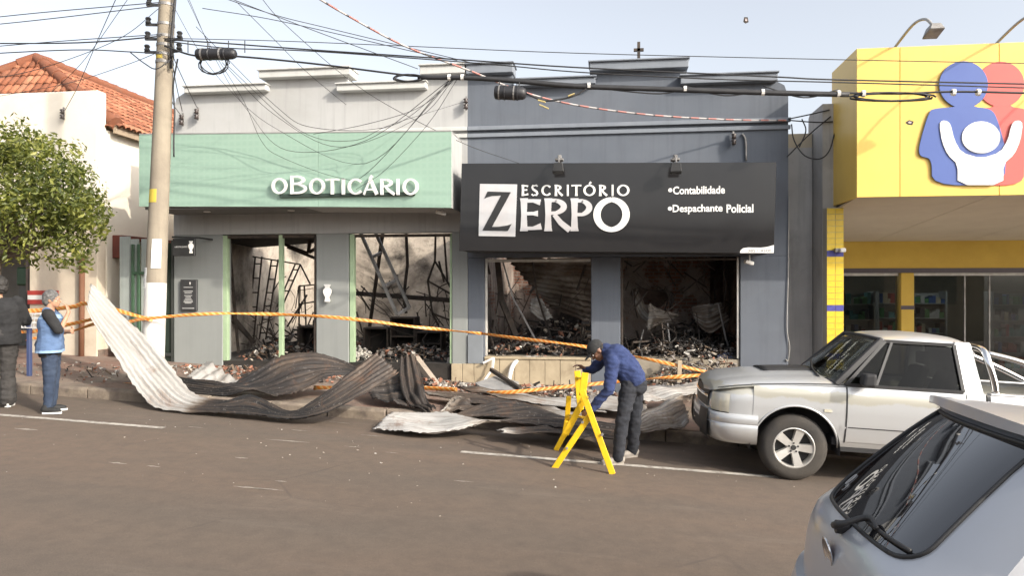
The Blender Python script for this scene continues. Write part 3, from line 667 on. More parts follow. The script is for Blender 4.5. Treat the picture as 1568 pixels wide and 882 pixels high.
def glyph(ch, k, t, fl):
    """strokes in a unit box (0..1, 0..1)"""
    if ch in 'Oo': return [arc(.5, .5, .5, .5, 90, 450, k, t, 44)]
    if ch == 'C': return [arc(.56, .5, .56, .5, 42, 318, k, t, 30)]
    if ch == 'I': return [stem(.5, 1, 0)]
    if ch == 'E': return [stem(k / 2, k, fl), [(k * .5, 1 - t / 2, t), (.6, 1 - t / 2, t), (.96, 1 - t * .8, t * (1 + 2.2 * fl))], [(k * .5, .53, t), (.6, .53, t), (.84, .53, t * (1 + 2.2 * fl))], [(k * .5, t / 2, t), (.6, t / 2, t), (1, t * .85, t * (1 + 2.6 * fl))]]
    if ch == 'T': return [[(.5, 0, k * (1 + fl)), (.5, .3, k * (1 - fl * .3)), (.5, 1, k)], [(0, 1 - t * .7, t * (1 + 1.5 * fl)), (.2, 1 - t / 2, t), (.8, 1 - t / 2, t), (1, 1 - t * .7, t * (1 + 1.5 * fl))]]
    if ch == 'P': return [stem(k / 2, k, fl), [(k * .4, 1 - t / 2, t), (.55, 1 - t / 2, t)] + arc(.5, .71, .5, .29, 88, -90, k, t, 16) + [(k * .4, .42 + t / 2, t)]]
    if ch == 'R': return [stem(k / 2, k, fl), [(k * .4, 1 - t / 2, t), (.45, 1 - t / 2, t)] + arc(.40, .74, .46, .26, 88, -90, k, t, 16) + [(k * .4, .48 + t / 2, t)], [(.36, .5, k * .7), (.62, .25, k * .9), (.98, 0.02, k * 1.0)]]
    if ch == 'B': return [stem(k / 2, k, fl), [(k * .4, 1 - t / 2, t), (.45, 1 - t / 2, t)] + arc(.42, .76, .46, .24, 88, -90, k, t, 16) + [(k * .4, .52 + t / 2, t)], [(k * .4, .545, t), (.5, .545, t)] + arc(.45, .28, .55, .28, 88, -90, k, t, 16) + [(k * .4, t / 2, t)]]
    if ch == 'A': return [[(.06, 0, t), (.5, 1, t)], [(.47, 1, k), (.9, 0, k * 1.1)], [(.2, .32, t * .9), (.8, .32, t * .9)]]
    if ch == 'S': return [[(.92, .84, t * 1.3), (.75, .96, t), (.5, 1 - t / 2, t), (.24, .93, k * .8), (.13, .77, k), (.26, .6, k), (.52, .5, k * 1.05), (.8, .38, k), (.9, .22, k), (.76, .07, k * .8), (.5, t / 2, t), (.25, .04, t), (.06, .17, t * 1.3)]]
    raise KeyError(ch)
def letter(ch, box, Y, depth, m, parent, k, t, fl=0.0, accent=None):
    """one letter filling the measured box; k, t are stem widths in metres"""
    a, b = P(box[0], box[3], Y), P(box[2], box[1], Y); W_, H_ = b.x - a.x, b.z - a.z; mb = MB()
    sx = W_; strokes = glyph(ch, k / W_ if ch != 'I' else 1, t / W_, fl)
    for i, s in enumerate(strokes):
        q = []
        for j, (x, z, w_) in enumerate(s):
            nxt, prv = s[min(j + 1, len(s) - 1)], s[max(j - 1, 0)]; dx, dz = abs(nxt[0] - prv[0]) * W_, abs(nxt[1] - prv[1]) * H_
            q.append((a.x + x * W_, a.z + z * H_, w_ * W_))
        ribbon(mb, q, Y - depth - .0006 * i, Y)
    if accent:
        p0, p1 = P(accent[0], accent[1], Y), P(accent[2], accent[3], Y); ribbon(mb, [(p0.x, p0.z, t * 1.0), (p1.x, p1.z, t * 1.7)], Y - depth, Y)
    o = mb.build('letter', m); return world_parent(o, parent)
def text(s, box, Y, m, parent, name='lettering', bold=.0, ext=.004, rot=(R(90), 0, 0)):
    """flat lettering stretched into the measured box"""
    cu = bpy.data.curves.new(name, 'FONT'); cu.body = s; cu.size = 1; cu.offset = bold; cu.extrude = .01; cu.resolution_u = 3
    to = bpy.data.objects.new(name, cu); col.objects.link(to); bpy.context.view_layer.update()
    me = bpy.data.meshes.new_from_object(to.evaluated_get(bpy.context.evaluated_depsgraph_get())); bpy.data.objects.remove(to)
    co = np.empty(len(me.vertices) * 3); me.vertices.foreach_get('co', co); co = co.reshape(-1, 3)
    mn, mx = co.min(0), co.max(0); a, b = P(box[0], box[3], Y), P(box[2], box[1], Y)
    out = np.empty_like(co); out[:, 0] = a.x + (co[:, 0] - mn[0]) / (mx[0] - mn[0]) * (b.x - a.x); out[:, 2] = a.z + (co[:, 1] - mn[1]) / (mx[1] - mn[1]) * (b.z - a.z)
    out[:, 1] = Y - ext * (co[:, 2] - mn[2]) / max(mx[2] - mn[2], 1e-6)
    me.vertices.foreach_set('co', out.ravel()); return world_parent(mobj(name, me, m), parent)

# ---------------------------------------------------------------- green fascia
def m_green():
    m, nt, b = nodes('sea green fascia'); v = coords(nt)
    vo = N(nt, 'TexVoronoi', feature='F1', distance='CHEBYCHEV'); vo.inputs['Scale'].default_value = 9; vo.inputs['Randomness'].default_value = 0; nt.links.new(v, vo.inputs['Vector'])
    c = mix(nt, ramp(nt, noise(nt, .8, v), [(.35, 0), (.65, 1)]), (.285, .415, .335), (.305, .435, .355))
    c = mix(nt, ramp(nt, vo.outputs['Distance'], [(.15, .35), (.5, 0)]), c, (.235, .365, .285))
    setc(nt, b, c); b.inputs['Roughness'].default_value = .5; return m
M_GREEN = m_green(); YG = 11.79
gs = empty('fascia_sign', P(213, 316, YG), label='long sea green shop fascia with raised white lettering', cat='sign')
q = [P(213, 206, YG), P(691, 201, YG), P(691, 318, YG), P(213, 316, YG)]
mid = [(q[0] + q[1]) / 2, (q[3] + q[2]) / 2]
q = [(p.x, p.z) for p in q]; xm = P(487.5, 250, YG).x; zt_, zb_ = mid[0].z, mid[1].z
part(MB().prism([q[0], (xm - .002, zt_), (xm - .002, zb_), q[3]], YG, YG + .02), 'panel', M_GREEN, gs)
part(MB().prism([(xm + .002, zt_), q[1], q[2], (xm + .002, zb_)], YG, YG + .02), 'panel', M_GREEN, gs)
ins = .004
part(MB().prism([(q[0][0] + ins, q[0][1] - ins), (q[1][0] - ins, q[1][1] - ins), (q[2][0] - ins, q[2][1] + ins), (q[3][0] + ins, q[3][1] + ins)], YG + .021, WALL_Y - .21), 'box_body', M_GREY, gs)
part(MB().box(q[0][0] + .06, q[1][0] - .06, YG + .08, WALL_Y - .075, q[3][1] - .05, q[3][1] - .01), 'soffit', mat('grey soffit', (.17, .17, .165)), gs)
part(MB().prism([(q[0][0] + .2, zt_ - .3), (q[1][0] - .2, zt_ - .3), (q[2][0] - .2, zb_ + .2), (q[3][0] + .2, zb_ + .2)], WALL_Y - .21, WALL_Y - .001), 'mount', M_GREY, gs)
part(MB().hexa([(q[0][0], YG - .006, q[0][1]), (q[0][0], WALL_Y - .2, q[0][1]), (q[1][0], WALL_Y - .2, q[1][1]), (q[1][0], YG - .006, q[1][1])], [(q[0][0], YG - .006, q[0][1] + .02), (q[0][0], WALL_Y - .2, q[0][1] + .02), (q[1][0], WALL_Y - .2, q[1][1] + .02), (q[1][0], YG - .006, q[1][1] + .02)]), 'top_trim', mat('grey trim', (.3, .3, .29)), gs)
part(MB().box(P(430, 298, YG).x, P(636, 298, YG).x, YG - .05, YG - .002, P(530, 301, YG).z, P(530, 296, YG).z), 'rail', mat('dark green rail', (.03, .05, .04)), gs)
YL = YG - .05
for ch, bxx, acc in (('o', (416.6, 272.3, 440.6, 297.2), None), ('B', (445.5, 268.6, 470.8, 297.3), None), ('O', (474, 272.6, 498, 297.8), None), ('T', (499, 273.2, 520, 297.8), None), ('I', (524, 273.4, 528.6, 297.9), None), ('C', (533, 273, 555.5, 298.4), None), ('A', (556, 273.4, 580, 298.2), (566.5, 274, 570.6, 269.2)), ('R', (583, 273.6, 605, 298.4), None), ('I', (607.6, 273.8, 612, 298.6), None), ('O', (617, 273, 641.4, 299), None)):
    letter(ch, bxx, YL, .03, M_LETTER, gs, .05, .03, .0, acc)
for i in range(3): part(MB().lathe([(.06, 0), (.06, .012)], (P(310 + 130 * i, 318, 12.1).x, 12.25, q[3][1] - .064), n=14), 'downlight', M_WHITE, gs)
# ---------------------------------------------------------------- black signboard
def m_blacksign():
    m, nt, b = nodes('glossy black sign face'); v = coords(nt)
    setc(nt, b, mix(nt, noise(nt, 1.5, v), (.016, .016, .018), (.024, .023, .023))); b.inputs['Roughness'].default_value = .13
    bump(nt, b, noise(nt, .9, v, 2), .25, .02); return m
M_BS = m_blacksign(); YS = 11.85
bs = empty('black_signboard', P(703, 384, YS), label='wide glossy black signboard of the office with white lettering', cat='sign')
q = [P(707, 250, YS), P(1189, 248, YS), P(1185, 388, YS), P(703, 384, YS)]; q = [(p.x, p.z) for p in q]
part(MB().prism(q, YS, YS + .04), 'face', M_BS, bs, bevel=.004)
part(MB().prism([(q[0][0] + .01, q[0][1] - .01), (q[1][0] - .01, q[1][1] - .01), (q[2][0] - .01, q[2][1] + .01), (q[3][0] + .01, q[3][1] + .01)], YS + .041, WALL_Y - .08), 'box_body', mat('dull black sheet', (.03, .03, .032), rough=.6), bs)
part(MB().prism([(q[0][0] + .3, zb_ - .4), (q[1][0] - .3, zb_ - .4), (q[2][0] - .3, q[3][1] + .3), (q[3][0] + .3, q[3][1] + .3)], WALL_Y - .08, WALL_Y - .001), 'mount', M_BLACK, bs)
M_CHROME, _nt, _b = nodes('polished steel letter'); _v = coords(_nt)
setc(_nt, _b, mix(_nt, ramp(_nt, noise(_nt, 1.2, _v, 4), [(.4, 0), (.6, 1)]), (.80, .80, .80), (.74, .70, .68))); _b.inputs['Metallic'].default_value = .55; _b.inputs['Roughness'].default_value = .22
def ezp(x, y): return P(700 + x * .17857, 280 + y * .17857, YS)
def poly(pts, y0, y1, name, m): return part(MB().prism([(p.x, p.z) for p in (ezp(*z) for z in pts)], y0, y1), name, m, bs)
poly([(196, 8), (516, 12), (499, 461), (185, 455)], YS - .012, YS - .001, 'letter_plate', M_CHROME)
poly([(235, 135), (262, 74), (462, 80), (300, 378), (365, 375), (430, 366), (469, 352), (436, 413), (218, 408), (378, 108), (300, 112), (258, 124)], YS - .02, YS - .0125, 'letter', M_BLACK)
for ch, a, b in (('E', 555, 610), ('S', 637, 693), ('C', 722, 806), ('R', 838, 905), ('I', 941, 957), ('T', 980, 1065), ('O', 1082, 1187), ('R', 1218, 1286), ('I', 1325, 1341), ('O', 1370, 1478)):
    letter(ch, (700 + a * .17857, 282.6, 700 + b * .17857, 300), YS - .001, .012, M_LETTER, bs, .036, .02, .25, (902, 282, 905, 278.5) if a == 1082 else None)
for ch, a, b, y0, y1, m in (('E', 548, 722, 303, 354, M_CHROME), ('R', 755, 972, 303, 354, M_CHROME), ('P', 980, 1160, 303, 354, M_CHROME), ('O', 1168, 1480, 301.6, 355.3, M_LETTER)):
    letter(ch, (700 + a * .17857, y0, 700 + b * .17857, y1), YS - .001, .014, m, bs, .098 if ch != 'O' else .115, .055 if ch != 'O' else .075, .35)
for py, s, x0_, x1_, bxp in ((291, 'Contabilidade', 1030.5, 1110, 1026.3), (319.3, 'Despachante', 1030, 1106.5, 1025.8), (319.3, 'Policial', 1112.5, 1153.6, 0)):
    text(s, (x0_, py - 7, x1_, py + (9 if s[0] == 'D' else 6.6)), YS - .001, M_LETTER, bs, 'lettering', .022)
    if not bxp: continue
    c_ = P(bxp, py, YS); part(MB().lathe([(.032, -.005), (.032, -.001)], (c_.x, YS, c_.z), 'Y', 16), 'bullet', M_LETTER, bs)
tq = [P(a, b, YS) for a, b in ((1133, 387.2), (1134, 383), (1138, 380), (1146, 379), (1164, 379.3), (1175, 378), (1185, 375), (1184.6, 387.4))]
part(MB().prism([(p.x, p.z) for p in tq], YS - .004, YS - .001), 'phone_tab', M_LETTER, bs)
text('3851-4500', (1145, 381.6, 1181, 386.2), YS - .0045, mat('grey print', (.06, .06, .06)), bs, 'lettering', .0, .001)
for px in (857, 1034):
    tp = P(px, 247, YS)
    lm = part(MB().tube(catmull([(tp.x, YS + .35, tp.z + .02), (tp.x, YS + .1, tp.z + .1), (tp.x - .01, YS - .12, tp.z + .06), (tp.x, YS - .2, tp.z - .05)], 4), .012, 6), 'lamp_arm', M_STEEL, bs)
    part(MB().box(tp.x - .07, tp.x + .06, YS - .1, YS + .06, tp.z + .004, tp.z + .04).box(tp.x - .03, tp.x + .03, YS - .05, YS + .02, tp.z + .041, tp.z + .1), 'lamp_clamp', M_STEEL, bs, bevel=.006)
    part(MB().hexa([(tp.x - .1, YS - .26, tp.z - .2), (tp.x + .08, YS - .26, tp.z - .2), (tp.x + .08, YS - .16, tp.z - .23), (tp.x - .1, YS - .16, tp.z - .23)], [(tp.x - .08, YS - .26, tp.z - .06), (tp.x + .06, YS - .26, tp.z - .06), (tp.x + .06, YS - .16, tp.z - .06), (tp.x - .08, YS - .16, tp.z - .06)]), 'lamp_head', M_BLACK, bs, bevel=.008)
# ---------------------------------------------------------------- small signs on the grey pier
VASE = [(0, 4.6), (1.2, 4.4), (4, 2.6), (5.5, 3.2), (8, 5.6), (12, 5.9), (15.5, 4.4), (19, 2.5), (21, 2.6), (23, 3.6), (26, 3.7)]
def vase(cx, top, sc, Y, th, m, parent, name):
    L = [(cx - w_ * sc, top + y * sc) for y, w_ in VASE]; Rr = [(cx + w_ * sc, top + y * sc) for y, w_ in reversed(VASE)]
    qq = [P(a, b, Y) for a, b in L + Rr]; return MB().prism([(p.x, p.z) for p in qq], Y - th, Y).build(name, m, bevel=.004)
vs_ = vase(502, 435.5, 1.03, WALL_Y - .05, .05, M_LETTER, None, 'vase_emblem'); tag(vs_, 'white vase shaped emblem fixed to the middle grey pier', 'emblem')
st_ = MB()
pl_ = empty('wall_plaque', P(291, 477, WALL_Y), label='dark plaque with small white print on the left grey pier', cat='plaque')
M_SLATE = mat('dark slate plastic', (.045, .045, .047), rough=.4)
world_parent(MB().box(xz(279, 450)[0], xz(303.5, 450)[0], WALL_Y - .06, WALL_Y - .001, lvl(291, 476), lvl(291, 428)).build('board', M_SLATE, bevel=.008), pl_)
mb = MB()
for k, (yy, hw) in enumerate(((440, 7), (446, 7), (448.5, 5.5), (452.5, 6), (455, 4), (457.5, 5), (460, 6.5), (462, 7), (464, 5), (472, 9))):
    mb.box(xz(291 - hw, yy)[0], xz(291 + hw, yy)[0], WALL_Y - .064, WALL_Y - .0605, lvl(291, yy + .5), lvl(291, yy - .5))
world_parent(mb.build('print_lines', mat('grey print light', (.5, .5, .49), bmp=0)), pl_); tag(pl_.children[-1], kind='stuff')
world_parent(vase(291, 432, .16, WALL_Y - .0605, .004, M_LETTER, None, 'vase_mark'), pl_)
hs = empty('hanging_sign', P(263, 393, 12.1), label='small black projecting sign with a white vase mark', cat='sign'); YH = 12.35
a, b = P(264, 392, YH), P(298, 365, YH)
world_parent(MB().box(a.x, b.x, YH, YH + .05, a.z, b.z).build('board', M_BLACK, bevel=.006), hs)
world_parent(MB().bar((a.x - .02, YH + .025, b.z + .03), (b.x + .1, YH + .025, b.z + .01), .03).build('bracket', M_BLACK), hs)
world_parent(MB().bar((b.x + .02, YH + .02, b.z + .015), (b.x + .02, WALL_Y, b.z + .015), .03).build('bracket', M_BLACK), hs)
world_parent(vase(292.5, 369, .72, YH - .001, .005, M_LETTER, None, 'vase_mark'), hs)
text('oBOTICÁRIO', (267.5, 376, 287, 379.2), YH - .001, mat('grey print light', (.5, .5, .49)), hs, 'lettering', 0, .003)
# cross on the parapet
cx_ = P(978, 97, WALL_Y + .1)
cr = empty('iron_cross', cx_, label='small iron cross on top of the blue parapet', cat='cross')
tz = P(978, 64, WALL_Y + .1).z - cx_.z; az = P(978, 76, WALL_Y + .1).z - cx_.z
MB().bar((0, 0, -.12), (0, 0, tz), .05).build('upright', M_CHAR, cr); MB().bar((-.085, -.001, az), (.085, -.001, az), .048).build('crossarm', M_CHAR, cr)
# cameras, bracket insulators on walls
for px, py, Y, lab in ((677, 326, 12.2, 'white security camera under the green fascia'), (1148, 402, 12.7, 'white security camera under the black signboard')):
    p = P(px, py, Y); o = empty('security_camera', p, label=lab, cat='camera'); top = .2
    MB().bar((0, 0, 0), (0, 0, .14), .02).build('bracket', M_WHITE, o); MB().bar((.06, .02, -.02), (-.09, -.06, .02), .06).build('housing', M_WHITE, o, bevel=.01)
def insulator(px, py, Y, lab):
    p = P(px, py, Y); o = empty('insulator_bracket', p, label=lab, cat='insulator', group='cable insulators on the facades')
    MB().bar((0, 0, -.14), (0, 0, .1), .03).build('bracket', M_STEEL, o)
    for k in range(2): MB().lathe([(.03, -.04), (.045, -.03), (.025, 0), (.045, .03), (.03, .04)], (0, -.05, -.09 + k * .1), n=10).build('insulator', mat('brown porcelain', (.05, .035, .03), rough=.3), o, smooth=True)
insulator(280, 181, WALL_Y - .06, 'brown insulator bracket at the left end of the grey parapet')
insulator(303, 172, WALL_Y - .06, 'brown insulator bracket on the grey parapet near the pole')
insulator(98, 172, WALL_Y - .06, 'brown insulator bracket on the cream house front')
insulator(714, 156, WALL_Y - .06, 'insulator bracket where grey wall meets blue')
insulator(1123, 210, WALL_Y - .06, 'insulator bracket on the shaded end of the blue wall')
cd = MB().tube(catmull([(xz(1136, 205)[0], WALL_Y - .03, lvl(1136, 205)), (xz(1141, 215)[0], WALL_Y - .03, lvl(1141, 215)), (xz(1142, 246)[0], WALL_Y - .03, lvl(1142, 246))], 4), .018, 6).build('conduit', M_STEEL, smooth=True); tag(cd, 'grey conduit on the blue wall above the signboard', 'conduit')
cd = MB().tube(catmull([P(1208, 300, WALL_Y - .02), P(1207, 420, WALL_Y - .02), P(1205, 500, WALL_Y - .02), P(1209, 530, WALL_Y - .02), P(1207, 552, WALL_Y - .02), P(1203, 550, WALL_Y - .02)], 5), .008, 6).build('conduit', M_GALV, smooth=True); tag(cd, 'thin pale cable down the right corner of the blue office', 'cable')
# ================================================================ UTILITY POLE
YP = 10.42
pb = P(233.5, 560, YP); pt = P(256, 0, YP); dirp = (pt - pb).normalized()
base = pb + dirp * ((walk_z(pb.x, YP) - .05 - pb.z) / dirp.z); top = pb + dirp * ((9.0 - pb.z) / dirp.z)
pole = empty('utility_pole', base, label='leaning round concrete utility pole with white painted foot', cat='utility pole')
def at_z(z): return base + dirp * ((z - base.z) / dirp.z)
def rad_z(z): return .165 - .0085 * (z - base.z)
M_POLE = mat('weathered pole concrete', (.29, .25, .19), (.23, .195, .15), 2.5, .9, bmp=.35, bs=40, streak=.35)
zw = P(236, 433, YP).z; zy0, zy1 = P(240, 311, YP).z, P(240, 291, YP).z
def seg(z0, z1, name, m, extra=0, n=24): return part(MB().tube([at_z(z0 + (z1 - z0) * i / 6) for i in range(7)], [rad_z(z0 + (z1 - z0) * i / 6) + extra for i in range(7)], n), name, m, pole, smooth=True, auto=50)
seg(zw, 9.0, 'shaft', M_POLE); seg(base.z, zw, 'painted_foot', mat('flaking whitewash', (.66, .66, .64), (.58, .57, .54), 3, .9, stain=(.5, .45, .38)), .003)
for z0, z1, lab in ((zy0, zy1, 'yellow paint mark'), (P(245, 92, YP).z, P(245, 86, YP).z, 'yellow paint mark')):
    # a short painted patch on the street side of the shaft
    mb = MB(); rows = []
    for z in (z0, (z0 + z1) / 2, z1):
        c = at_z(z); r = rad_z(z) + .003; rows.append([c + Vector((math.sin(a) * r, -math.cos(a) * r, 0)) for a in np.linspace(-.75, .3, 8)])
    part(mb.grid(rows), 'paint_mark', mat('yellow road paint', (.55, .42, .06), stain=(.3, .25, .15)), pole, fix=False, solid=.002)
def paper(a0, a1, y0, y1, lines):
    z0, z1 = P(240, y1, YP).z, P(240, y0, YP).z; mb = MB(); rows = []
    for z in np.linspace(z0, z1, 5):
        c = at_z(z); r = rad_z(z) + .008 + .008 * random.random(); rows.append([c + Vector((math.sin(a) * r, -math.cos(a) * r, 0)) for a in np.linspace(a0, a1, 8)])
    o = part(mb.grid(rows), 'paper_notice', mat('sun bleached paper', (.75, .74, .71), bmp=0), pole, fix=False, solid=.002)
    mb = MB()
    for k in range(lines):
        z = z1 - (z1 - z0) * (k + 1) / (lines + 1); c = at_z(z); r = rad_z(z) + .019
        am, hw = (a0 + a1) / 2, (a1 - a0) * random.uniform(.2, .4); mb.grid([[c + Vector((math.sin(a) * r, -math.cos(a) * r, dz)) for a in np.linspace(am - hw, am + hw, 5)] for dz in (-.005, .005)])
    tag(part(mb, 'print_lines', mat('faint print', (.45, .46, .5), bmp=0), pole, fix=False), kind='stuff')
paper(.08, .95, 367, 411, 3); paper(-1.15, -.35, 410, 441, 9)
# bands, racks, clamps
for py in (8, 38, 56, 70, 84, 96):
    z = P(248, py, YP).z; seg(z - .02, z + .02, 'band', M_STEEL, .008, 18)
for py, sx in ((8, -1), (38, -1), (60, -1), (80, -1), (62, 1), (80, 1)):
    z = P(248, py, YP).z; c = at_z(z); part(MB().bar(c + Vector((sx * .12, -.02, 0)), c + Vector((sx * .3, -.05, 0)), .035).lathe([(.03, -.05), (.045, -.03), (.03, 0), (.045, .03), (.03, .05)], c + Vector((sx * .26, -.05, .06)), n=8), 'insulator', M_BLACK, pole)
c0, c1 = P(262, 0, YP - .2), P(258, 60, YP - .2)
part(MB().tube([at_z(c0.z + 2) + Vector((.22, -.08, 0)), at_z(c0.z) + Vector((.19, -.1, 0)), at_z(c1.z) + Vector((.17, -.12, 0)), at_z(c1.z - .4) + Vector((.17, -.1, 0))], .022, 8), 'riser_cable', M_RUBBER, pole, smooth=True)
part(MB().tube(catmull([at_z(P(248, y, YP).z) + Vector((.17 + .03 * math.sin(y), .02, 0)) for y in (90, 130, 170, 210, 240)], 4), .012, 6), 'ground_wire', M_RUBBER, pole, smooth=True)

# ================================================================ CABLES
def wire(pts, r, lab, m=M_RUBBER, grp='overhead cables', n=5, name='overhead_cable', per=5):
    pts = [P(a, b, c) for a, b, c in pts]; o = MB().tube(catmull(pts, per), r, n).build(name, m, smooth=True)
    return tag(o, lab, 'cable', grp)
AL = 'thin black overhead cable strung along the street from the pole'
K = YP - .2
wire([(-60, 66, K), (120, 65, K), (246, 55, K)], .011, 'black cable running from the pole along the cream house'); wire([(-60, 84, K), (110, 76, K), (200, 79, K), (246, 82, K)], .009, 'black cable running from the pole along the cream house')
wire([(-60, 75, K), (100, 62, K), (248, 52, K)], .007, 'black cable running from the pole along the cream house')
for dy, r in ((0, .007), (5, .007)): wire([(-80, 44 - dy * 2, K), (60, 30 - dy * 2.2, K), (246, 8 - dy, K)], r, 'black cable running from the pole along the cream house')
wire([(250, 58, K), (420, 62, K), (620, 70, K), (885, 81, K), (1290, 91, K), (1700, 99, K)], .006, 'thinnest and highest of the cables strung along the shop fronts')
wire([(252, 60, K), (345, 66, K), (480, 76, K), (720, 92, K), (885, 103, K), (1180, 117, K), (1290, 122, K), (1700, 131, K)], .011, 'thick middle cable strung just above the heavy tied bundle')
wire([(252, 62, K), (345, 73, K), (480, 78, K), (740, 97, K), (885, 110, K), (1100, 121, K), (1290, 126, K), (1700, 138, K)], .009, 'thinner cable running close beneath the thick middle cable')
# heavy bundle with white ties
bun = empty('cable_bundle', P(252, 78, K), label='heavy bundle of black cables tied with white straps across the shop fronts', cat='cable')
bp = catmull([P(a, b, K) for a, b in ((252, 70), (300, 85), (365, 86), (480, 97), (600, 112), (640, 116), (720, 117), (790, 121), (885, 129), (1000, 133), (1180, 139), (1300, 142), (1380, 143), (1480, 140), (1700, 146))], 6)
world_parent(MB().tube(bp, .014, 8).build('cable', M_RUBBER, smooth=True), bun)
hv = catmull([P(a, b, K) for a, b in ((640, 118), (720, 119), (790, 124), (885, 132), (1000, 136), (1180, 142), (1300, 144.5))], 6)
world_parent(MB().tube(hv, .034, 8).build('cable', M_RUBBER, smooth=True), bun)
for s0 in ((885, 1000, 1046, 143), (1046, 1110, 1168, 146), (1168, 1230, 1284, 149)):
    world_parent(MB().tube(catmull([P(s0[0], 131, K), P(s0[1], s0[3], K), P(s0[2], 137, K)], 8), .01, 5).build('cable', M_RUBBER, smooth=True), bun)
for px, py in ((688, 118), (708, 118), (902, 131), (1049, 136), (1168, 141), (1284, 143), (1322, 143), (1460, 141), (1498, 141)):
    c = P(px, py, K); world_parent(MB().tube([c - Vector((.02, 0, 0)), c + Vector((.02, 0, 0))], .045, 8).build('strap', M_WHITE), bun)
# slack coils
def coil(px, py, rx, ry, k, Y, lab, r=.012):
    pts = []
    for i in range(k * 16 + 1):
        a = 2 * math.pi * i / 16; f_ = 1 + .12 * math.sin(i * .7); p = P(px + rx * f_ * math.cos(a), py + ry * f_ * math.sin(a), Y + .02 * math.sin(i)); pts.append(p)
    return tag(MB().tube(pts, r, 5).build('cable_coil', M_RUBBER, smooth=True), lab, 'cable')
coil(625, 119, 22, 5, 3, K, 'slack black cable coil hanging above the grey parapet')
coil(1365, 148, 62, 6, 3, K, 'long slack cable coil in front of the yellow fascia', .013)
coil(327, 97, 22, 15, 3, K, 'round cable loop under the splice box by the pole', .009)
def closure(p0, p1, r, lab, rings=2):
    a, b = P(*p0), P(*p1); d = (b - a).normalized(); o = empty('splice_closure', a, label=lab, cat='splice box')
    L = (b - a).length
    prof = [(0, .5), (.02, .9), (.06, 1), (.3, 1), (.31, 1.08), (.34, 1.08), (.35, 1), (.7, 1), (.71, 1.08), (.74, 1.08), (.75, .96), (.9, .9), (.97, .7), (1, .35)]
    world_parent(MB().tube([a + d * L * t for t, _ in prof], [r * k for _, k in prof], 14).build('shell', mat('black plastic shell', (.022, .022, .025), rough=.5), smooth=True, auto=40), o)
    for t in (.16, .62): world_parent(MB().tube([a + d * L * (t - .02), a + d * L * (t + .02)], r * 1.07, 14).build('strap', M_STEEL), o)
    return o
closure((301, 83, K - .06), (362, 82, K - .06), .085, 'black splice box hanging beside the pole')
closure((757, 141, K - .06), (806, 143, K - .06), .095, 'black splice box hanging under the heavy cable bundle')
for px in (318, 350, 288, 375): wire([(px, 62, K), (px, 80, K - .04)], .008, 'short hanger holding the splice box by the pole', grp='splice box hangers', name='cable_hanger')
for px in (765, 795): wire([(px, 120, K), (px, 134, K - .06)], .008, 'short hanger holding the splice box under the bundle', grp='splice box hangers', name='cable_hanger')
wire([(806, 143, K - .06), (830, 153, K - .06), (850, 153, K - .06), (880, 146, K - .03), (905, 131, K)], .014, 'cable tail looping from the splice box to the bundle', grp=None)
for (a, b) in (((824, 153), (835, 156)), ((826, 160), (840, 166)), ((870, 147), (880, 143))):
    p0, p1 = P(*a, K - .09), P(*b, K - .09); tgo = MB().bar(p0, p1, .05, .012).build('cable_tag', mat('pale yellow tag', (.62, .5, .22), bmp=0)); tag(tgo, 'small yellow identification tag on the splice cable', 'tag', 'cable tags')
# red and white twisted service cable
def m_twist():
    m, nt, b = nodes('red and white twisted cable'); a = N(nt, 'Attribute', attribute_name='tone')
    s = mth(nt, 'FRACT', mth(nt, 'MULTIPLY', a.outputs['Fac'], 3.2))
    setc(nt, b, ramp(nt, s, [(.0, (.34, .13, .11)), (.42, (.36, .15, .13)), (.5, (.36, .34, .33)), (.85, (.36, .34, .33)), (.92, (.06, .05, .05))])); b.inputs['Roughness'].default_value = .5; return m
def ribbon_attr(o, pts, per_ring):
    d = [0.0]
    for i in range(1, len(pts)): d.append(d[-1] + float(np.linalg.norm(np.array(pts[i]) - np.array(pts[i - 1]))))
    at = o.data.attributes.new('tone', 'FLOAT', 'POINT'); at.data.foreach_set('value', [x for x in d for _ in range(per_ring)])
tp = catmull([P(*z) for z in ((470, -14, 9.2), (530, 22, 9.6), (620, 70, 10.1), (720, 108, 10.6), (800, 140, 11.2), (885, 161, 11.6), (1000, 176, 12.0), (1120, 183, 12.5), (1204, 184, 12.8))], 10)
o = MB().tube(tp, .014, 6).build('service_cable', m_twist(), smooth=True); ribbon_attr(o, tp, 6); tag(o, 'red and white twisted service cable sagging to the blue corner', 'cable')
# drop wires fanning from the pole and the bundle
AD = 'thin drop wire hanging in front of the grey and green shop'
for z in ([(262, 2, K), (300, 70, 10.6), (345, 130, 11), (420, 195, 11.4), (560, 250, 11.5), (690, 121, K)],
          [(288, -5, K), (330, 90, 10.8), (380, 170, 11.3), (440, 230, 11.5), (560, 215, 11.4), (690, 121, K)],
          [(284, -8, K), (322, 70, 10.6), (372, 152, 11.2), (400, 215, 11.6), (430, 240, 11.7), (520, 272, 11.7), (565, 262, 11.6), (692, 121, K)],
          [(300, 40, K), (420, 160, 11), (480, 195, 11.4), (600, 192, 11.4), (694, 121, K)],
          [(340, 95, K), (420, 175, 11), (520, 225, 11.5), (640, 180, 11.2), (694, 122, K)],
          [(345, 97, K), (460, 200, 11.2), (540, 215, 11.5), (600, 190, 11.3), (712, 155, 12.7)],
          [(700, 121, K), (655, 190, 11.3), (590, 260, 11.6), (545, 290, 11.6)],
          [(696, 121, K), (640, 165, 11.1), (560, 190, 11.4), (480, 205, 11.6)]):
    wire(z, .0045, AD, grp='drop wires over the grey shop', name='drop_wire', per=8, n=4)
AE = 'thin drop wire crossing the sky from the pole top'
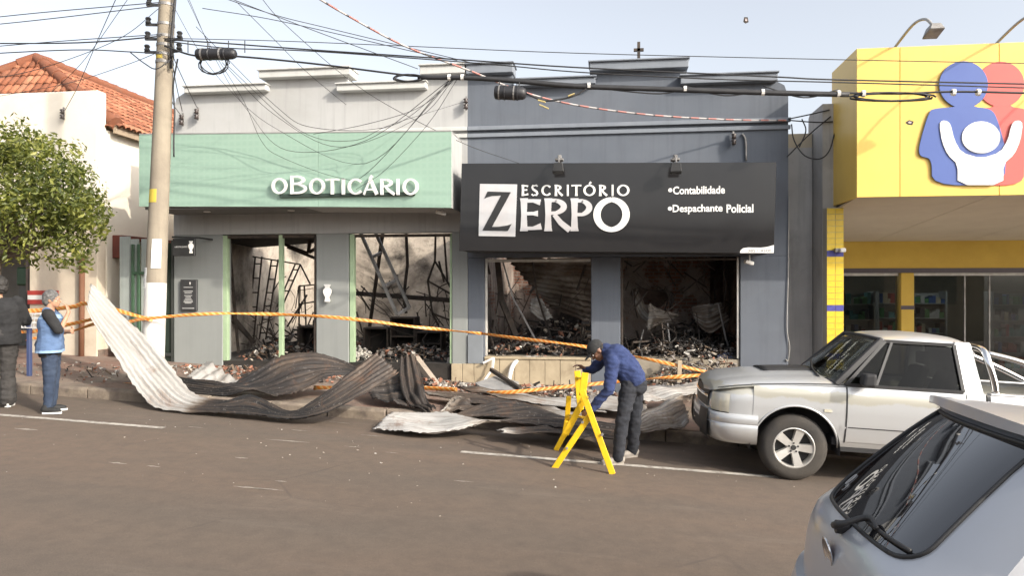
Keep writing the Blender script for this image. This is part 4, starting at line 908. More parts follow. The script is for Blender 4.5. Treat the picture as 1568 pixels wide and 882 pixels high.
for z in ([(395, -10, K), (440, 40, 10.6), (560, 140, 11.5), (700, 215, 12.2), (795, 250, 12.8)], [(330, -8, 9), (420, 22, 9.6), (500, 42, K), (720, 95, K)], [(345, -6, 9), (480, 46, 9.8), (640, 105, K)],
          [(362, 2, 9.4), (420, 60, 10.4), (470, 110, 11.5), (530, 160, 12.7)], [(310, 12, K), (430, 32, K), (640, 80, K), (700, 92, K)]):
    wire(z, .0055, AE, grp='drop wires crossing the sky', name='drop_wire', per=8, n=4)
for z in ([(180, -8, 9.6), (150, 60, 10.6), (120, 130, 11.8), (100, 168, 12.7)], [(246, 10, K), (180, 60, K), (60, 105, 10.2), (-40, 125, 10)], [(246, 78, K), (190, 100, 11), (100, 128, 12), (-20, 150, 12.6)], [(200, -8, K), (130, 90, 10.4), (80, 140, 11)]):
    wire(z, .0055, 'thin drop wire crossing in front of the cream house', grp='drop wires by the cream house', name='drop_wire', per=8, n=4)
for z in ([(262, 84, K), (270, 130, 11.2), (279, 170, 12.75)], [(264, 84, K), (280, 120, 11.4), (302, 165, 12.75)], [(258, 84, K), (262, 150, 11.6), (278, 178, 12.75)]):
    wire(z, .007, 'short service wire from the pole to the grey parapet', grp='service wires to the grey parapet', name='drop_wire', n=4)
wire([(200, 80, K), (222, 97, K - .1), (240, 105, K - .12), (262, 90, K)], .009, 'slack cable loop on the left of the pole', grp=None)
for z in ([(1207, 182, 12.8), (1240, 175, 12.85), (1270, 168, 12.9)], [(1209, 184, 12.8), (1250, 187, 12.85), (1275, 186, 12.9)], [(1212, 190, 12.8), (1216, 215, 12.7), (1232, 238, 12.6), (1255, 243, 12.6), (1270, 230, 12.7), (1279, 200, 12.9)], [(1228, 182, 12.8), (1234, 200, 12.75), (1224, 225, 12.7)], [(1205, 240, 12.8), (1240, 205, 12.85), (1272, 178, 12.9)]):
    wire(z, .011, 'black cable slung across the narrow passage', grp='cables in the passage', name='slack_cable', n=5)
# two ash flakes drifting in the air
for i, (px, py, Y, s, lab) in enumerate(((1142.5, 30, 8.0, .032, 'dark ash flake drifting in the open sky'), (1393, 187, 9.0, .04, 'dark ash flake drifting before the yellow fascia'))):
    c = P(px, py, Y); mb = MB(); pr = [(-.6, -1), (.5, -.9), (.8, .7), (-.2, 1.1), (-.9, .5)] if i == 0 else [(-1.2, 0), (-.2, -.7), (1.1, -.2), (.7, .8), (-.5, .6)]
    mb.prism([(c.x + a * s, c.z - b * s) for a, b in pr], Y, Y + .006).prism([(c.x + a * s * .45, c.z - b * s * .45) for a, b in pr], Y - .004, Y - .001)
    mb.mi = [0] * 7 + [1] * 7; tag(mb.build('ash_flake', [M_CHAR, mat('pale ash', (.5, .42, .4))]), lab, 'ash')

# ================================================================ TREE
def m_leaf():
    m, nt, b = nodes('street tree leaf'); a = N(nt, 'Attribute', attribute_name='tone')
    setc(nt, b, ramp(nt, a.outputs['Fac'], [(0, (.045, .065, .015)), (.45, (.14, .16, .032)), (.8, (.27, .275, .06)), (1, (.34, .32, .09))])); b.inputs['Roughness'].default_value = .5
    out = nt.nodes['Material Output']; tr = N(nt, 'BsdfTranslucent'); nt.links.new(ramp(nt, a.outputs['Fac'], [(0, (.07, .12, .012)), (1, (.3, .33, .04))]), tr.inputs[0])
    mx = N(nt, 'MixShader'); mx.inputs[0].default_value = .36; nt.links.new(b.outputs[0], mx.inputs[1]); nt.links.new(tr.outputs[0], mx.inputs[2]); nt.links.new(mx.outputs[0], out.inputs[0]); return m
M_LEAF = m_leaf()
YT = 10.75
tb = Vector((P(-15, 560, YT).x, YT, 0)); tb.z = walk_z(tb.x, YT) - .03
tree = empty('street_tree', tb, label='rounded green street tree in front of the cream house', cat='tree')
clumps = []
for px, py, r, dy in ((30, 300, .85, 0), (75, 290, .75, -.2), (110, 320, .6, .1), (20, 235, .62, .1), (60, 255, .62, -.1), (95, 285, .55, -.3), (125, 345, .45, .0), (140, 318, .33, -.1), (40, 345, .6, -.3), (85, 350, .5, .2), (-30, 290, .9, .1), (-50, 350, .7, -.1), (30, 215, .4, 0), (100, 368, .35, -.2), (150, 350, .2, 0), (10, 370, .45, .1), (70, 225, .3, .2), (112, 268, .32, 0), (147, 302, .2, .1), (-80, 300, .7, .2)):
    c = P(px, py, YT + dy); clumps.append((c, r))
for _ in range(26):
    c, r = random.choice(clumps[:16]); d = Vector((random.gauss(0, 1), random.gauss(0, .8), random.gauss(.2, 1))).normalized(); clumps.append((c + d * r * 1.1, random.uniform(.1, .24)))
M_BARK = mat('tree bark', (.12, .09, .065), (.08, .06, .045), 6, .95, bmp=.6, bs=25)
ctr = P(10, 340, YT)
world_parent(MB().tube(catmull([tb, tb + Vector((.05, 0, .9)), Vector((tb.x + .1, YT, ctr.z - .7)), ctr], 5), [.12 - .0035 * i for i in range(16)], 10).build('trunk', M_BARK, smooth=True), tree)
for c, r in clumps[:12]:
    s_ = Vector((tb.x + .1, YT, ctr.z - .6)); world_parent(MB().tube(catmull([s_, s_ * .5 + c * .5 + Vector((0, 0, -.08)), c], 4), [.05 - .005 * i for i in range(9)], 6).build('limb', M_BARK, smooth=True), tree)
mb = MB(); tone = []
for c, r in clumps:
    nl = int(1150 * max(r, .15) ** 2 * 1.5); ct_ = rng.normal(0, .13)
    for _ in range(nl):
        d = rng.normal(size=3); d /= np.linalg.norm(d); rr = r * (rng.random() ** .35) * (1 + .12 * rng.normal())
        p = np.array(c) + d * rr * np.array([1, .85, .92]); nrm = d * .7 + rng.normal(size=3) * .55 + np.array([0, 0, .35]); nrm /= np.linalg.norm(nrm)
        a = np.cross(nrm, rng.normal(size=3)); a /= np.linalg.norm(a); b = np.cross(nrm, a); L = rng.uniform(.03, .064); W_ = L * .42
        mb.add([p - a * L, p + b * W_ - nrm * .008, p + a * L, p - b * W_ - nrm * .008], [(0, 1, 2), (0, 2, 3)]); tone += [float(np.clip(rng.normal(.48 + ct_, .2), 0, 1))] * 4
o = mb.build('crown', M_LEAF, fix=False); at = o.data.attributes.new('tone', 'FLOAT', 'POINT'); at.data.foreach_set('value', tone); tag(world_parent(o, tree), kind='stuff')

# ================================================================ litter basket on a blue post
bpz = Vector((P(45, 560, 10.55).x, 10.55, 0)); bpz.z = walk_z(bpz.x, 10.55)
lb = empty('litter_basket', bpz, label='white wire litter basket on a blue post behind the woman', cat='litter bin')
zt2 = P(45, 480, 10.55).z - bpz.z
MB().bar((0, 0, -.02), (0, 0, zt2 - .08), .06).build('post', mat('blue post paint', (.05, .07, .16), rough=.5), lb, bevel=.006)
mb = MB(); M_WIREW = mat('white coated wire', (.55, .55, .55), bmp=0)
for k in range(14):
    a = 2 * math.pi * k / 14; mb.tube([(.2 * math.cos(a), .14 * math.sin(a), zt2 - .22), (.3 * math.cos(a), .2 * math.sin(a), zt2)], .007, 4)
for h in (0, .33, .66, 1): mb.tube([((.2 + .1 * h) * math.cos(a), (.14 + .06 * h) * math.sin(a), zt2 - .22 + .22 * h) for a in np.linspace(0, 2 * math.pi, 20)], .008, 4)
mb.build('basket', M_WIREW, lb)
# ================================================================ FALLEN ROOF SHEETS
def m_sheet():
    m, nt, b = nodes('burnt galvanised sheet'); v = coords(nt); a = N(nt, 'Attribute', attribute_name='burn')
    f = mth(nt, 'ADD', a.outputs['Fac'], mth(nt, 'MULTIPLY', mth(nt, 'SUBTRACT', noise(nt, 2.0, v, 8, .7, .5), .5), .6))
    cv = N(nt, 'CombineXYZ'); nt.links.new(mth(nt, 'MULTIPLY', N(nt, 'Attribute', attribute_name='along').outputs['Fac'], .9), cv.inputs[0]); nt.links.new(mth(nt, 'MULTIPLY', N(nt, 'Attribute', attribute_name='across').outputs['Fac'], 14.0), cv.inputs[1])
    f = mth(nt, 'ADD', f, mth(nt, 'MULTIPLY', mth(nt, 'SUBTRACT', noise(nt, .8, cv.outputs[0], 5, .6), .5), .7))
    c = ramp(nt, f, [(0, (.47, .455, .43)), (.24, (.38, .365, .34)), (.38, (.22, .19, .16)), (.52, (.10, .074, .055)), (.68, (.042, .034, .03)), (1, (.018, .017, .017))])
    c = mix(nt, ramp(nt, noise(nt, 1.0, cv.outputs[0], 6, .7), [(.48, 0), (.7, .6)]), c, (.16, .12, .09))
    c = mix(nt, ramp(nt, noise(nt, 26, v, 4), [(.6, 0), (.72, .35)]), c, (.36, .33, .30))
    c = mix(nt, ramp(nt, noise(nt, 1.7, v, 8, .75, 1.0), [(.56, 0), (.68, .55)]), c, (.17, .085, .045))
    setc(nt, b, c); b.inputs['Metallic'].default_value = .25
    nt.links.new(ramp(nt, f, [(0, .42), (.6, .62)]), b.inputs['Roughness'])
    bump(nt, b, noise(nt, 9, v, 5), .25, .02); return m
M_SHEET = m_sheet()
SH = []
def sheet(e1, e2, burn, lab, waves=9, amp=.014, nl=12, crumple=.012, name='roof_sheet', grp='fallen corrugated roof sheets', nw=None, mt=None):
    """corrugated sheet spanned between two bent edges; ribs run lengthwise"""
    A = catmull([P(*z) for z in e1], nl); B = catmull([P(*z) for z in e2], nl)
    if len(A) != len(B):
        t = np.linspace(0, 1, max(len(A), len(B)))
        rs = lambda C: [np.array([np.interp(s_, np.linspace(0, 1, len(C)), [c[k] for c in C]) for k in range(3)]) for s_ in t]
        A, B = rs(A), rs(B)
    A, B = np.array(A), np.array(B); n = len(A); nw = nw or waves * 6 + 1; tb_ = catmull([(k,) for k in burn], 10); rows = []; bv = []; al = []; ac = []; dist = 0.0
    ph = random.uniform(0, 6); rj = random.Random(len(SH) + 3)
    cre = [(rj.random(), rj.random(), rj.uniform(-1, 1), rj.uniform(.08, .2), rj.uniform(-.035, .035) * crumple / .012) for _ in range(7)]
    e0 = [abs(rj.gauss(0, .018)) for _ in range(n)]; e1_ = [abs(rj.gauss(0, .018)) for _ in range(n)]; ej = [rj.gauss(0, .016) for _ in range(nw)]
    for i in range(n):
        tl = A[min(i + 1, n - 1)] - A[max(i - 1, 0)]; row = []
        for j in range(nw):
            s_ = j / (nw - 1); s0_ = s_; s_ = e0[i] + s_ * (1 - e0[i] - e1_[i]); p = A[i] * (1 - s_) + B[i] * s_; tw = B[i] - A[i]; tl2 = tl * (1 - s_) + (B[min(i + 1, n - 1)] - B[max(i - 1, 0)]) * s_
            nn = np.cross(tl2, tw); nn /= (np.linalg.norm(nn) + 1e-9)
            off = amp * math.sin(2 * math.pi * waves * s_) + crumple * 1.4 * math.sin(i * .17 + ph + 4 * s_) * math.sin(5.1 * s_ + i * .07) + crumple * .25 * math.sin(i * .45 + 9 * s_ + ph)
            ti = i / (n - 1)
            for ca, cb, cs, cw, cm in cre:
                dd = abs((ti - ca) + cs * (s_ - cb) * .5); off += cm * max(0, 1 - dd / cw)
            if i in (0, n - 1): p = p + tl2 / (np.linalg.norm(tl2) + 1e-9) * ej[j]
            # keep the ends ragged, and everything above the ground
            q = p + nn * off; gz = road_z(q[0]) if q[1] < KERB_Y - .02 else walk_z(q[0], q[1])
            q[2] = max(q[2], gz + .012); row.append(tuple(q)); al.append(dist); ac.append(s_ + ph); bv.append(float(np.interp(i / (n - 1), np.linspace(0, 1, len(tb_)), [k[0] for k in tb_])) + .05 * math.sin(7 * s_ + i * .2))
        rows.append(row); dist += float(np.linalg.norm(A[min(i + 1, n - 1)] - A[i]))
    o = MB().grid(rows).build(name, mt or M_SHEET, smooth=True, fix=False, solid=.004)
    at = o.data.attributes.new('burn', 'FLOAT', 'POINT'); at.data.foreach_set('value', bv)
    for nme, val in (('along', al), ('across', ac)): o.data.attributes.new(nme, 'FLOAT', 'POINT').data.foreach_set('value', val)
    tag(o, lab, 'roof sheet', grp); SH.append(o); return o
sheet([(140, 432, 10.45), (165, 455, 10.4), (215, 505, 10.2), (262, 560, 9.95), (300, 602, 9.75), (345, 612, 9.65), (385, 603, 9.7), (440, 631, 9.5), (480, 612, 9.55), (530, 575, 9.7), (575, 537, 9.9)],
      [(133, 470, 10.05), (150, 505, 9.9), (178, 550, 9.7), (215, 605, 9.5), (250, 631, 9.38), (330, 634, 9.3), (385, 637, 9.25), (440, 641, 9.2), (500, 632, 9.2), (560, 603, 9.35), (611, 574, 9.55)],
      [0, 0, .05, .05, .15, 1, 1.15, 1.05, .85, .66, .6], 'long roof sheet, pale end standing up by the pole, dark end curled', 8, .016)
sheet([(250, 570, 10.6), (300, 583, 10.45), (345, 588, 10.35), (385, 566, 10.45), (430, 543, 10.65), (480, 540, 10.75), (520, 551, 10.75), (548, 562, 10.65)],
      [(290, 607, 10.12), (330, 609, 10.05), (375, 601, 10.0), (420, 609, 9.98), (460, 600, 10.0), (500, 582, 10.15), (530, 577, 10.3), (550, 580, 10.35)],
      [1, 1.1, 1.0, .9, .68, .72, .8, .9], 'dark brown roof sheet arching like a wave on the pavement', 8, .014)
sheet([(286, 576, 11.0), (300, 563, 11.2), (316, 551, 11.5)], [(330, 600, 10.5), (350, 596, 10.6), (369, 586, 10.85)], [.05, .1, .2], 'small pale roof sheet lying behind the dark wave', 4, .03)
sheet([(613, 546, 10.9), (611, 580, 10.5), (620, 612, 10.1), (652, 631, 9.85)], [(636, 542, 10.95), (646, 575, 10.65), (653, 605, 10.25), (668, 625, 9.95)], [.65, .7, .85, .8], 'narrow dark roof sheet curled upright beside the wave', 3, .03)
sheet([(560, 588, 10.5), (585, 578, 10.8), (612, 572, 10.9)], [(572, 612, 10.1), (596, 618, 10.05), (625, 622, 10.05)], [1, 1, 1], 'black scorched roof sheet crumpled on the kerb', 4, .02)
sheet([(605, 631, 9.65), (640, 631, 9.7), (690, 637, 9.65), (745, 645, 9.5), (800, 640, 9.55), (860, 638, 9.6), (950, 652, 9.45)], [(571, 657, 9.1), (612, 664, 9.0), (655, 668, 8.95), (712, 658, 9.1), (775, 650, 9.3), (850, 655, 9.25), (960, 672, 9.0)], [0, 0, .1, .25, .55, .85, .8], 'pale roof sheet lying flat on the road below the kerb', 8, .016)
sheet([(668, 636, 9.9), (715, 626, 10.0), (770, 620, 10.15), (815, 622, 10.15), (860, 638, 9.95), (905, 645, 9.9)], [(680, 640, 9.75), (735, 641, 9.7), (795, 643, 9.7), (850, 646, 9.7), (880, 652, 9.6), (925, 660, 9.5)], [.25, .6, .8, .85, .7, .5], 'dark roof sheet with a bright upturned rim by the kerb', 6, .012)
sheet([(645, 601, 11.0), (700, 603, 10.9), (760, 606, 10.9), (815, 616, 10.8), (860, 628, 10.6), (900, 636, 10.4)], [(662, 606, 10.7), (700, 614, 10.4), (755, 622, 10.15), (800, 628, 10.1), (850, 640, 9.95), (880, 645, 9.9)], [.3, .6, .7, .6, .3, .2], 'brown roof sheet draped over the pavement behind the barricade', 6, .014)
sheet([(700, 592, 11.5), (770, 597, 11.4), (840, 606, 11.3), (900, 612, 11.2)], [(720, 602, 11.0), (780, 610, 10.8), (850, 622, 10.6), (930, 632, 10.4)], [.6, .35, .15, .1], 'ash streaked roof sheet lying against the stone tiled step', 7, .014)
sheet([(690, 612, 10.35), (700, 606, 10.6), (730, 610, 10.6), (765, 618, 10.4)], [(672, 636, 9.95), (690, 632, 10.0), (735, 628, 10.1), (790, 628, 10.1)], [.3, .45, .7, .8], 'bluish dented roof sheet tucked under the brown one', 5, .012)
sheet([(962, 642, 9.75), (1000, 622, 10.1), (1044, 600, 10.6)], [(985, 664, 9.55), (1030, 658, 9.6), (1057, 648, 9.8)], [.5, .35, .45], 'grey roof sheet sloping off the kerb beside the pickup bumper', 7, .014)
sheet([(958, 598, 11.4), (1020, 590, 11.5), (1095, 577, 11.9)], [(968, 618, 10.7), (1030, 612, 10.8), (1100, 600, 11.1)], [.1, .2, .35], 'pale roof sheet on the pavement behind the bending man', 7, .016)
sheet([(880, 600, 11.4), (930, 606, 11.3), (985, 612, 11.1)], [(885, 625, 10.6), (935, 630, 10.45), (992, 634, 10.3)], [.4, .25, .3], 'buckled roof sheet flat on the pavement under the tape', 6, .014)
sheet([(760, 658, 9.15), (820, 652, 9.35), (880, 655, 9.3), (940, 668, 9.1)], [(770, 664, 9.0), (830, 664, 9.0), (890, 668, 8.95), (950, 676, 8.85)], [.2, .6, .8, .7], 'narrow scorched strip of roof sheet on the road', 3, .01)

# ================================================================ RUBBLE
BR = [mat('rubble ' + n_, c_, bmp=.3) for n_, c_ in (('brick', (.27, .12, .075)), ('plaster', (.38, .33, .27)), ('ash', (.17, .15, .135)), ('char', (.025, .022, .02)), ('timber', (.13, .09, .06)), ('white', (.52, .49, .44)))]
def rubble(name, cx, cy, rx, ry, n, h, wts, zf, lab, smin=.02, smax=.09, seedv=0):
    """a heap of broken pieces, low at the rim and higher in the middle"""
    r_ = random.Random(seedv); mb = MB()
    for _ in range(n):
        a, d = r_.uniform(0, 2 * math.pi), r_.random() ** .55; x, y = cx + rx * d * math.cos(a), cy + ry * d * math.sin(a)
        s = r_.uniform(smin, smax) * (1.2 - .5 * d); z = zf(x, y) + max(0, h * (1 - d ** 1.6)) * r_.uniform(.3, 1.0) + s * .2
        u = Vector((r_.gauss(0, 1), r_.gauss(0, 1), r_.gauss(0, .5))).normalized(); w_ = s * r_.uniform(.3, .9); t_ = s * r_.uniform(.15, .5); mb.m = r_.choices(range(len(BR)), wts)[0]
        if mb.m in (3, 4): u2 = s * r_.uniform(1.2, 3.2); w_ *= .5; t_ *= .5
        else: u2 = s
        mb.bar(Vector((x, y, z)) - u * u2 / 2, Vector((x, y, z)) + u * u2 / 2, w_, t_, up=(r_.gauss(0, .6), r_.gauss(0, .6), 1))
    o = mb.build(name, BR); return tag(o, lab, None, None, 'stuff')
gz_ = lambda x, y: FLG; bz_ = lambda x, y: FLB
rubble('rubble', -6.35, 13.7, .8, .75, 420, .28, (2, 1.5, 4, 8, 3, .6), gz_, 'heap of brick, ash and timber in the left shop window', seedv=1)
rubble('rubble', -6.2, 15.2, 1.5, 1.2, 420, .55, (1, 1, 3, 8, 2, .3), gz_, 'charred heap deep inside the grey shop', .04, .14, 2)
rubble('rubble', -3.7, 13.7, .95, .7, 520, .3, (3, 1.5, 4, 7, 3, .6), gz_, 'heap of red brick and plaster in the right shop window', seedv=3)
rubble('rubble', -4.7, 13.45, .35, .35, 160, .26, (0, 2, 1, 0, 0, 8), gz_, 'small heap of white plaster in the right shop window', .02, .08, 4)
rubble('rubble', -4.0, 15.4, 1.6, 1.2, 420, .5, (1, 1, 3, 8, 2, .3), gz_, 'charred heap behind the burnt shelves', .04, .14, 5)
rubble('rubble', -1.4, 13.5, .95, .6, 620, .32, (2, 1, 4, 9, 3, .4), bz_, 'heap of brick and ash in the left office window', seedv=6)
rubble('rubble', -.9, 14.9, 1.6, 1.1, 420, .6, (1, .5, 2, 9, 1, .2), bz_, 'charred heap deep inside the office', .04, .15, 7)
rubble('rubble', 1.4, 13.5, 1.1, .55, 620, .3, (.6, 1, 4, 10, 3, .6), bz_, 'heap of ash and scraps in the right office window', seedv=8)
rubble('rubble', 1.6, 14.6, 1.2, .7, 320, .55, (.5, .3, 2, 9, 1, .2), bz_, 'black charred heap behind the right office window', .04, .15, 9)
rubble('rubble', -3.2, 12.2, 1.4, .55, 520, .1, (4, 3, 3, 3, 2, 2), walk_z, 'bricks and plaster spilt on the pavement by the party pier', seedv=10)
rubble('rubble', -6.0, 12.2, 1.9, .6, 620, .08, (4, 2, 3, 3, 2, 1.4), walk_z, 'red brown rubble spilt before the left shop window', seedv=11)
rubble('rubble', -.9, 12.1, 1.6, .6, 520, .14, (2, 3, 4, 3, 2, 1.5), walk_z, 'rubble spilt on the pavement before the office', seedv=12)
rubble('rubble', 1.5, 12.62, 1.25, .42, 900, .85, (1, 2, 4, 4, 2, 1), walk_z, 'ash and rubble spilt on the pavement behind the pickup', seedv=13)
rubble('rubble', -8.6, 11.2, 1.6, 1.0, 220, .03, (4, 2, 3, 2, 2, 2), walk_z, 'scattered scraps on the pavement near the woman', .015, .06, 14)
o = rubble('plaster_chips', -2.6, 7.9, 6.5, 1.9, 200, 0, (0, 3, 1, 0, 0, 1), lambda x, y: road_z(x) - .003, 'pale plaster chips scattered over the road', .006, .02, 15)
def chalk(px, py, l, w_):
    c = G(px, py); mb = MB(); k = 9; rows = []
    for s in (-1, 1): rows.append([(c.x + (i / (k - 1) - .5) * l, c.y + s * w_ * (.3 + .7 * random.random()) * math.sin(math.pi * (i + .6) / k), GRADE * (c.x + (i / (k - 1) - .5) * l) + .004) for i in range(k)])
    return mb.grid(rows)
mb = MB()
for px, py, l, w_ in ((625, 634, .25, .02), (645, 660, .4, .03), (440, 676, .55, .03), (570, 668, .3, .02), (520, 648, .3, .02), (370, 702, .15, .03), (385, 748, .35, .03), (410, 750, .3, .025), (180, 710, .2, .03), (460, 660, .25, .02), (540, 685, .2, .02), (600, 694, .15, .015), (710, 738, .2, .02), (300, 655, .2, .02), (40, 658, .3, .04), (430, 738, .12, .02), (235, 715, .15, .02)):
    c = chalk(px, py, l, w_); mb.add(c.v, c.f)
tag(mb.build('plaster_smears', mat('plaster smear', (.33, .29, .24), (.2, .17, .145), 20), road, fix=False), kind='stuff')

# ================================================================ BURNT FITTINGS INSIDE
def sticks(name, segs, m, lab, cat, r=.014, grp=None, pn='bar', sq=True):
    p0 = P(*segs[0][0]); o = empty(name, p0, label=lab, cat=cat, group=grp)
    for a, b in segs:
        mb = MB(); a, b = P(*a), P(*b)
        world_parent((mb.bar(a, b, r * 2) if sq else mb.tube([a, b], r, 6)).build(pn, m), o)
    return o
def ladder(t, b, wpx, Y, k, m=M_CHAR, r=.011, dY=0):
    s = [((t[0] - wpx / 2, t[1], Y), (b[0] - wpx / 2, b[1], Y + dY)), ((t[0] + wpx / 2, t[1], Y), (b[0] + wpx / 2, b[1], Y + dY))]
    for i in range(k):
        f_ = (i + .5) / k; x, y = t[0] + (b[0] - t[0]) * f_, t[1] + (b[1] - t[1]) * f_; s.append(((x - wpx / 2, y, Y + dY * f_), (x + wpx / 2, y, Y + dY * f_)))
    return s
sticks('display_rack', ladder((369, 389), (363, 520), 7, 15.6, 6) + ladder((396, 393), (383, 525), 10, 15.6, 6) + ladder((421, 397), (402, 520), 10, 15.6, 6) + ladder((456, 405), (428, 470), 8, 15.6, 4) + [((364, 389, 15.6), (460, 405, 15.6)), ((460, 405, 15.6), (475, 435, 15.6))], M_CHAR, 'charred ladder shaped display rack in the left shop window', 'rack')
sticks('shelf_frame', [((458, 438, 15.2), (458, 530, 15.2)), ((482, 436, 15.2), (482, 530, 15.2)), ((458, 438, 15.2), (482, 436, 15.2)), ((458, 466, 15.2), (482, 462, 15.2)), ((458, 500, 15.2), (482, 498, 15.2)), ((466, 437, 15.6), (470, 530, 15.6)), ((440, 500, 14.8), (470, 452, 15.6))], M_CHAR, 'bent charred shelf frame beside the middle grey pier', 'rack')
sticks('roof_beam', [((350, 358, 13.8), (365, 540, 14.2))], M_CHAR, 'thin charred pole leaning inside the left shop window', 'beam', .022)
sticks('roof_beam', [((430, 372, 14.6), (472, 388, 14.8)), ((472, 388, 14.8), (476, 357, 14.8)), ((474, 386, 14.8), (484, 380, 14.8)), ((440, 378, 14.6), (484, 396, 14.9))], M_CHAR, 'charred angle iron hanging at the top of the left shop window', 'beam', .03)
sticks('roof_beam', [((345, 480, 14.4), (385, 520, 15)), ((345, 470, 14.6), (390, 525, 15))], M_CHAR, 'fallen charred beams low in the left shop window', 'beam', .03)
sticks('ceiling_truss', [((552, 356, 13.7), (608, 482, 13.6)), ((575, 356, 13.9), (627, 471, 13.8)), ((608, 482, 13.6), (627, 471, 13.8)), ((571, 393, 13.7), (584, 387, 13.9)), ((590, 438, 13.65), (606, 430, 13.85))], M_STEEL, 'pale steel truss hanging down in the right shop window', 'truss', .026)
sticks('roof_beam', [((586, 357, 14.6), (566, 500, 15))], M_CHAR, 'brown charred pole leaning across the pale truss', 'beam', .028)
sticks('roof_beam', [((622, 357, 15), (624, 405, 15)), ((624, 405, 15), (618, 455, 15)), ((618, 455, 15), (622, 480, 15))], M_CHAR, 'kinked charred pole hanging beside the pale truss', 'beam', .026)
sticks('ceiling_truss', [((667, 358, 15), (666, 400, 15)), ((666, 400, 15), (655, 430, 15)), ((666, 400, 15), (690, 440, 15)), ((655, 430, 15), (690, 450, 15)), ((655, 430, 15), (662, 480, 15)), ((662, 480, 15), (688, 490, 15)), ((680, 360, 15.2), (685, 430, 15.2)), ((662, 480, 15), (672, 500, 15)), ((672, 400, 15.1), (680, 432, 15.1))], M_CHAR, 'tangle of charred steel angles at the right of the shop window', 'truss', .018)
sticks('roof_beam', [((541, 449, 16), (692, 460, 16))], M_CHAR, 'long charred beam lying level behind the right shop window', 'beam', .05)
def tangle(x0, x1, y0, y1, Ya, Yb, n, seed, lab):
    """charred laths, wires and strips no one could count"""
    r_ = random.Random(seed); mb = MB()
    for _ in range(n):
        x, y, Y = r_.uniform(x0, x1), y1 - (y1 - y0) * r_.random() ** 1.9, r_.uniform(Ya, Yb); a = r_.gauss(math.pi / 2, .75); L = r_.uniform(14, 60)
        p, q = P(x, y, Y), P(min(max(x + L * math.cos(a), x0), x1), y - L * abs(math.sin(a)) * .8, Y + r_.uniform(-.25, .25)); m_ = (p + q) / 2 + Vector((r_.gauss(0, .05), 0, r_.gauss(0, .05)))
        if r_.random() < .45: mb.bar(p, q, r_.uniform(.012, .05), r_.uniform(.01, .03))
        else: mb.tube(catmull([p, m_, q], 3), r_.uniform(.004, .012), 4)
    return tag(mb.build('charred_tangle', M_CHAR), lab, kind='stuff')
tangle(350, 480, 440, 548, 13.8, 16, 60, 1, 'tangle of charred laths in the left shop window')
tangle(546, 688, 450, 545, 13.9, 16, 70, 2, 'tangle of charred laths in the right shop window')
tangle(750, 902, 430, 552, 13.6, 15.2, 60, 3, 'tangle of charred laths in the left office window')
tangle(956, 1128, 400, 556, 13.5, 15, 100, 4, 'tangle of charred strips in the right office window')
def box_unit(name, x0, y0, x1, y1, Y, d, lab, mid=1):
    a, b = P(x0, y1, Y), P(x1, y0, Y); o = empty(name, a, label=lab, cat='cabinet'); t = .03; W_, H_ = b.x - a.x, b.z - a.z
    for xx in (0, W_ - t): MB().box(xx, xx + t, 0, d, 0, H_).build('side', M_CHAR, o)
    for zz in np.linspace(0, H_ - t, mid + 2): MB().box(t + .001, W_ - t - .001, 0, d, zz, zz + t).build('shelf', M_CHAR, o)
    MB().box(t + .001, W_ - t - .001, d - .02, d - .001, t + .001, H_ - t - .001).build('back', M_SOOT, o); return o
box_unit('burnt_cabinet', 556, 502, 594, 546, 14.3, .4, 'burnt cabinet standing among white plaster', 0)
box_unit('burnt_cabinet', 597, 486, 635, 545, 14.3, .4, 'tall burnt shelf cabinet in the middle of the shop window', 1)
box_unit('burnt_cabinet', 636, 508, 676, 545, 14.35, .4, 'low burnt shelf cabinet near the party pier', 1)
box_unit('burnt_cabinet', 455, 500, 482, 538, 14.2, .4, 'burnt brown cabinet beside the middle grey pier', 0)
# office: hanging roof sheets and sticks
M_SHD = M_SHEET
sheet([(772, 392, 14.4), (840, 394, 14.3), (912, 396, 14.2)], [(845, 470, 15.0), (890, 490, 14.9), (935, 510, 14.8)], [.42, .4, .5], 'dark corrugated sheet hanging slantwise in the left office window', 11, .034, name='hanging_sheet', grp='sheets hanging in the office')
sheet([(813, 457, 14.0), (822, 455, 14.0), (830, 459, 14.0)], [(812, 478, 13.9), (830, 491, 13.9), (846, 487, 13.9)], [.15, .2, .2], 'pale scrap of sheet hanging in the left office window', 4, .02, name='hanging_sheet', grp='sheets hanging in the office')
sheet([(994, 463, 14.0), (1008, 472, 14.0), (1040, 482, 14.1)], [(991, 508, 13.9), (1005, 500, 13.9), (1026, 492, 14.0)], [.3, .35, .4], 'crumpled grey sheet hanging at the left of the right office window', 3, .03, name='hanging_sheet', grp='sheets hanging in the office')
sheet([(1058, 470, 14.1), (1080, 466, 14.0), (1103, 462, 14.1)], [(1066, 495, 14.0), (1088, 511, 13.9), (1118, 490, 14.0)], [.35, .4, .45], 'grey corrugated sheet dangling in the right office window', 6, .02, name='hanging_sheet', grp='sheets hanging in the office')
sheet([(1000, 440, 14.3), (1020, 448, 14.3), (1025, 470, 14.3)], [(1022, 440, 14.4), (1032, 455, 14.4), (1030, 475, 14.4)], [.6, .7, .7], 'dark flap of sheet hanging before the hole in the office wall', 3, .02, name='hanging_sheet', grp='sheets hanging in the office')
sheet([(975, 440, 14.6), (1000, 485, 14.4), (1040, 487, 14.4)], [(972, 470, 14.5), (990, 492, 14.3), (1040, 495, 14.3)], [.3, .35, .4], 'ash grey strip of sheet sagging in the right office window', 2, .02, name='hanging_sheet', grp='sheets hanging in the office')
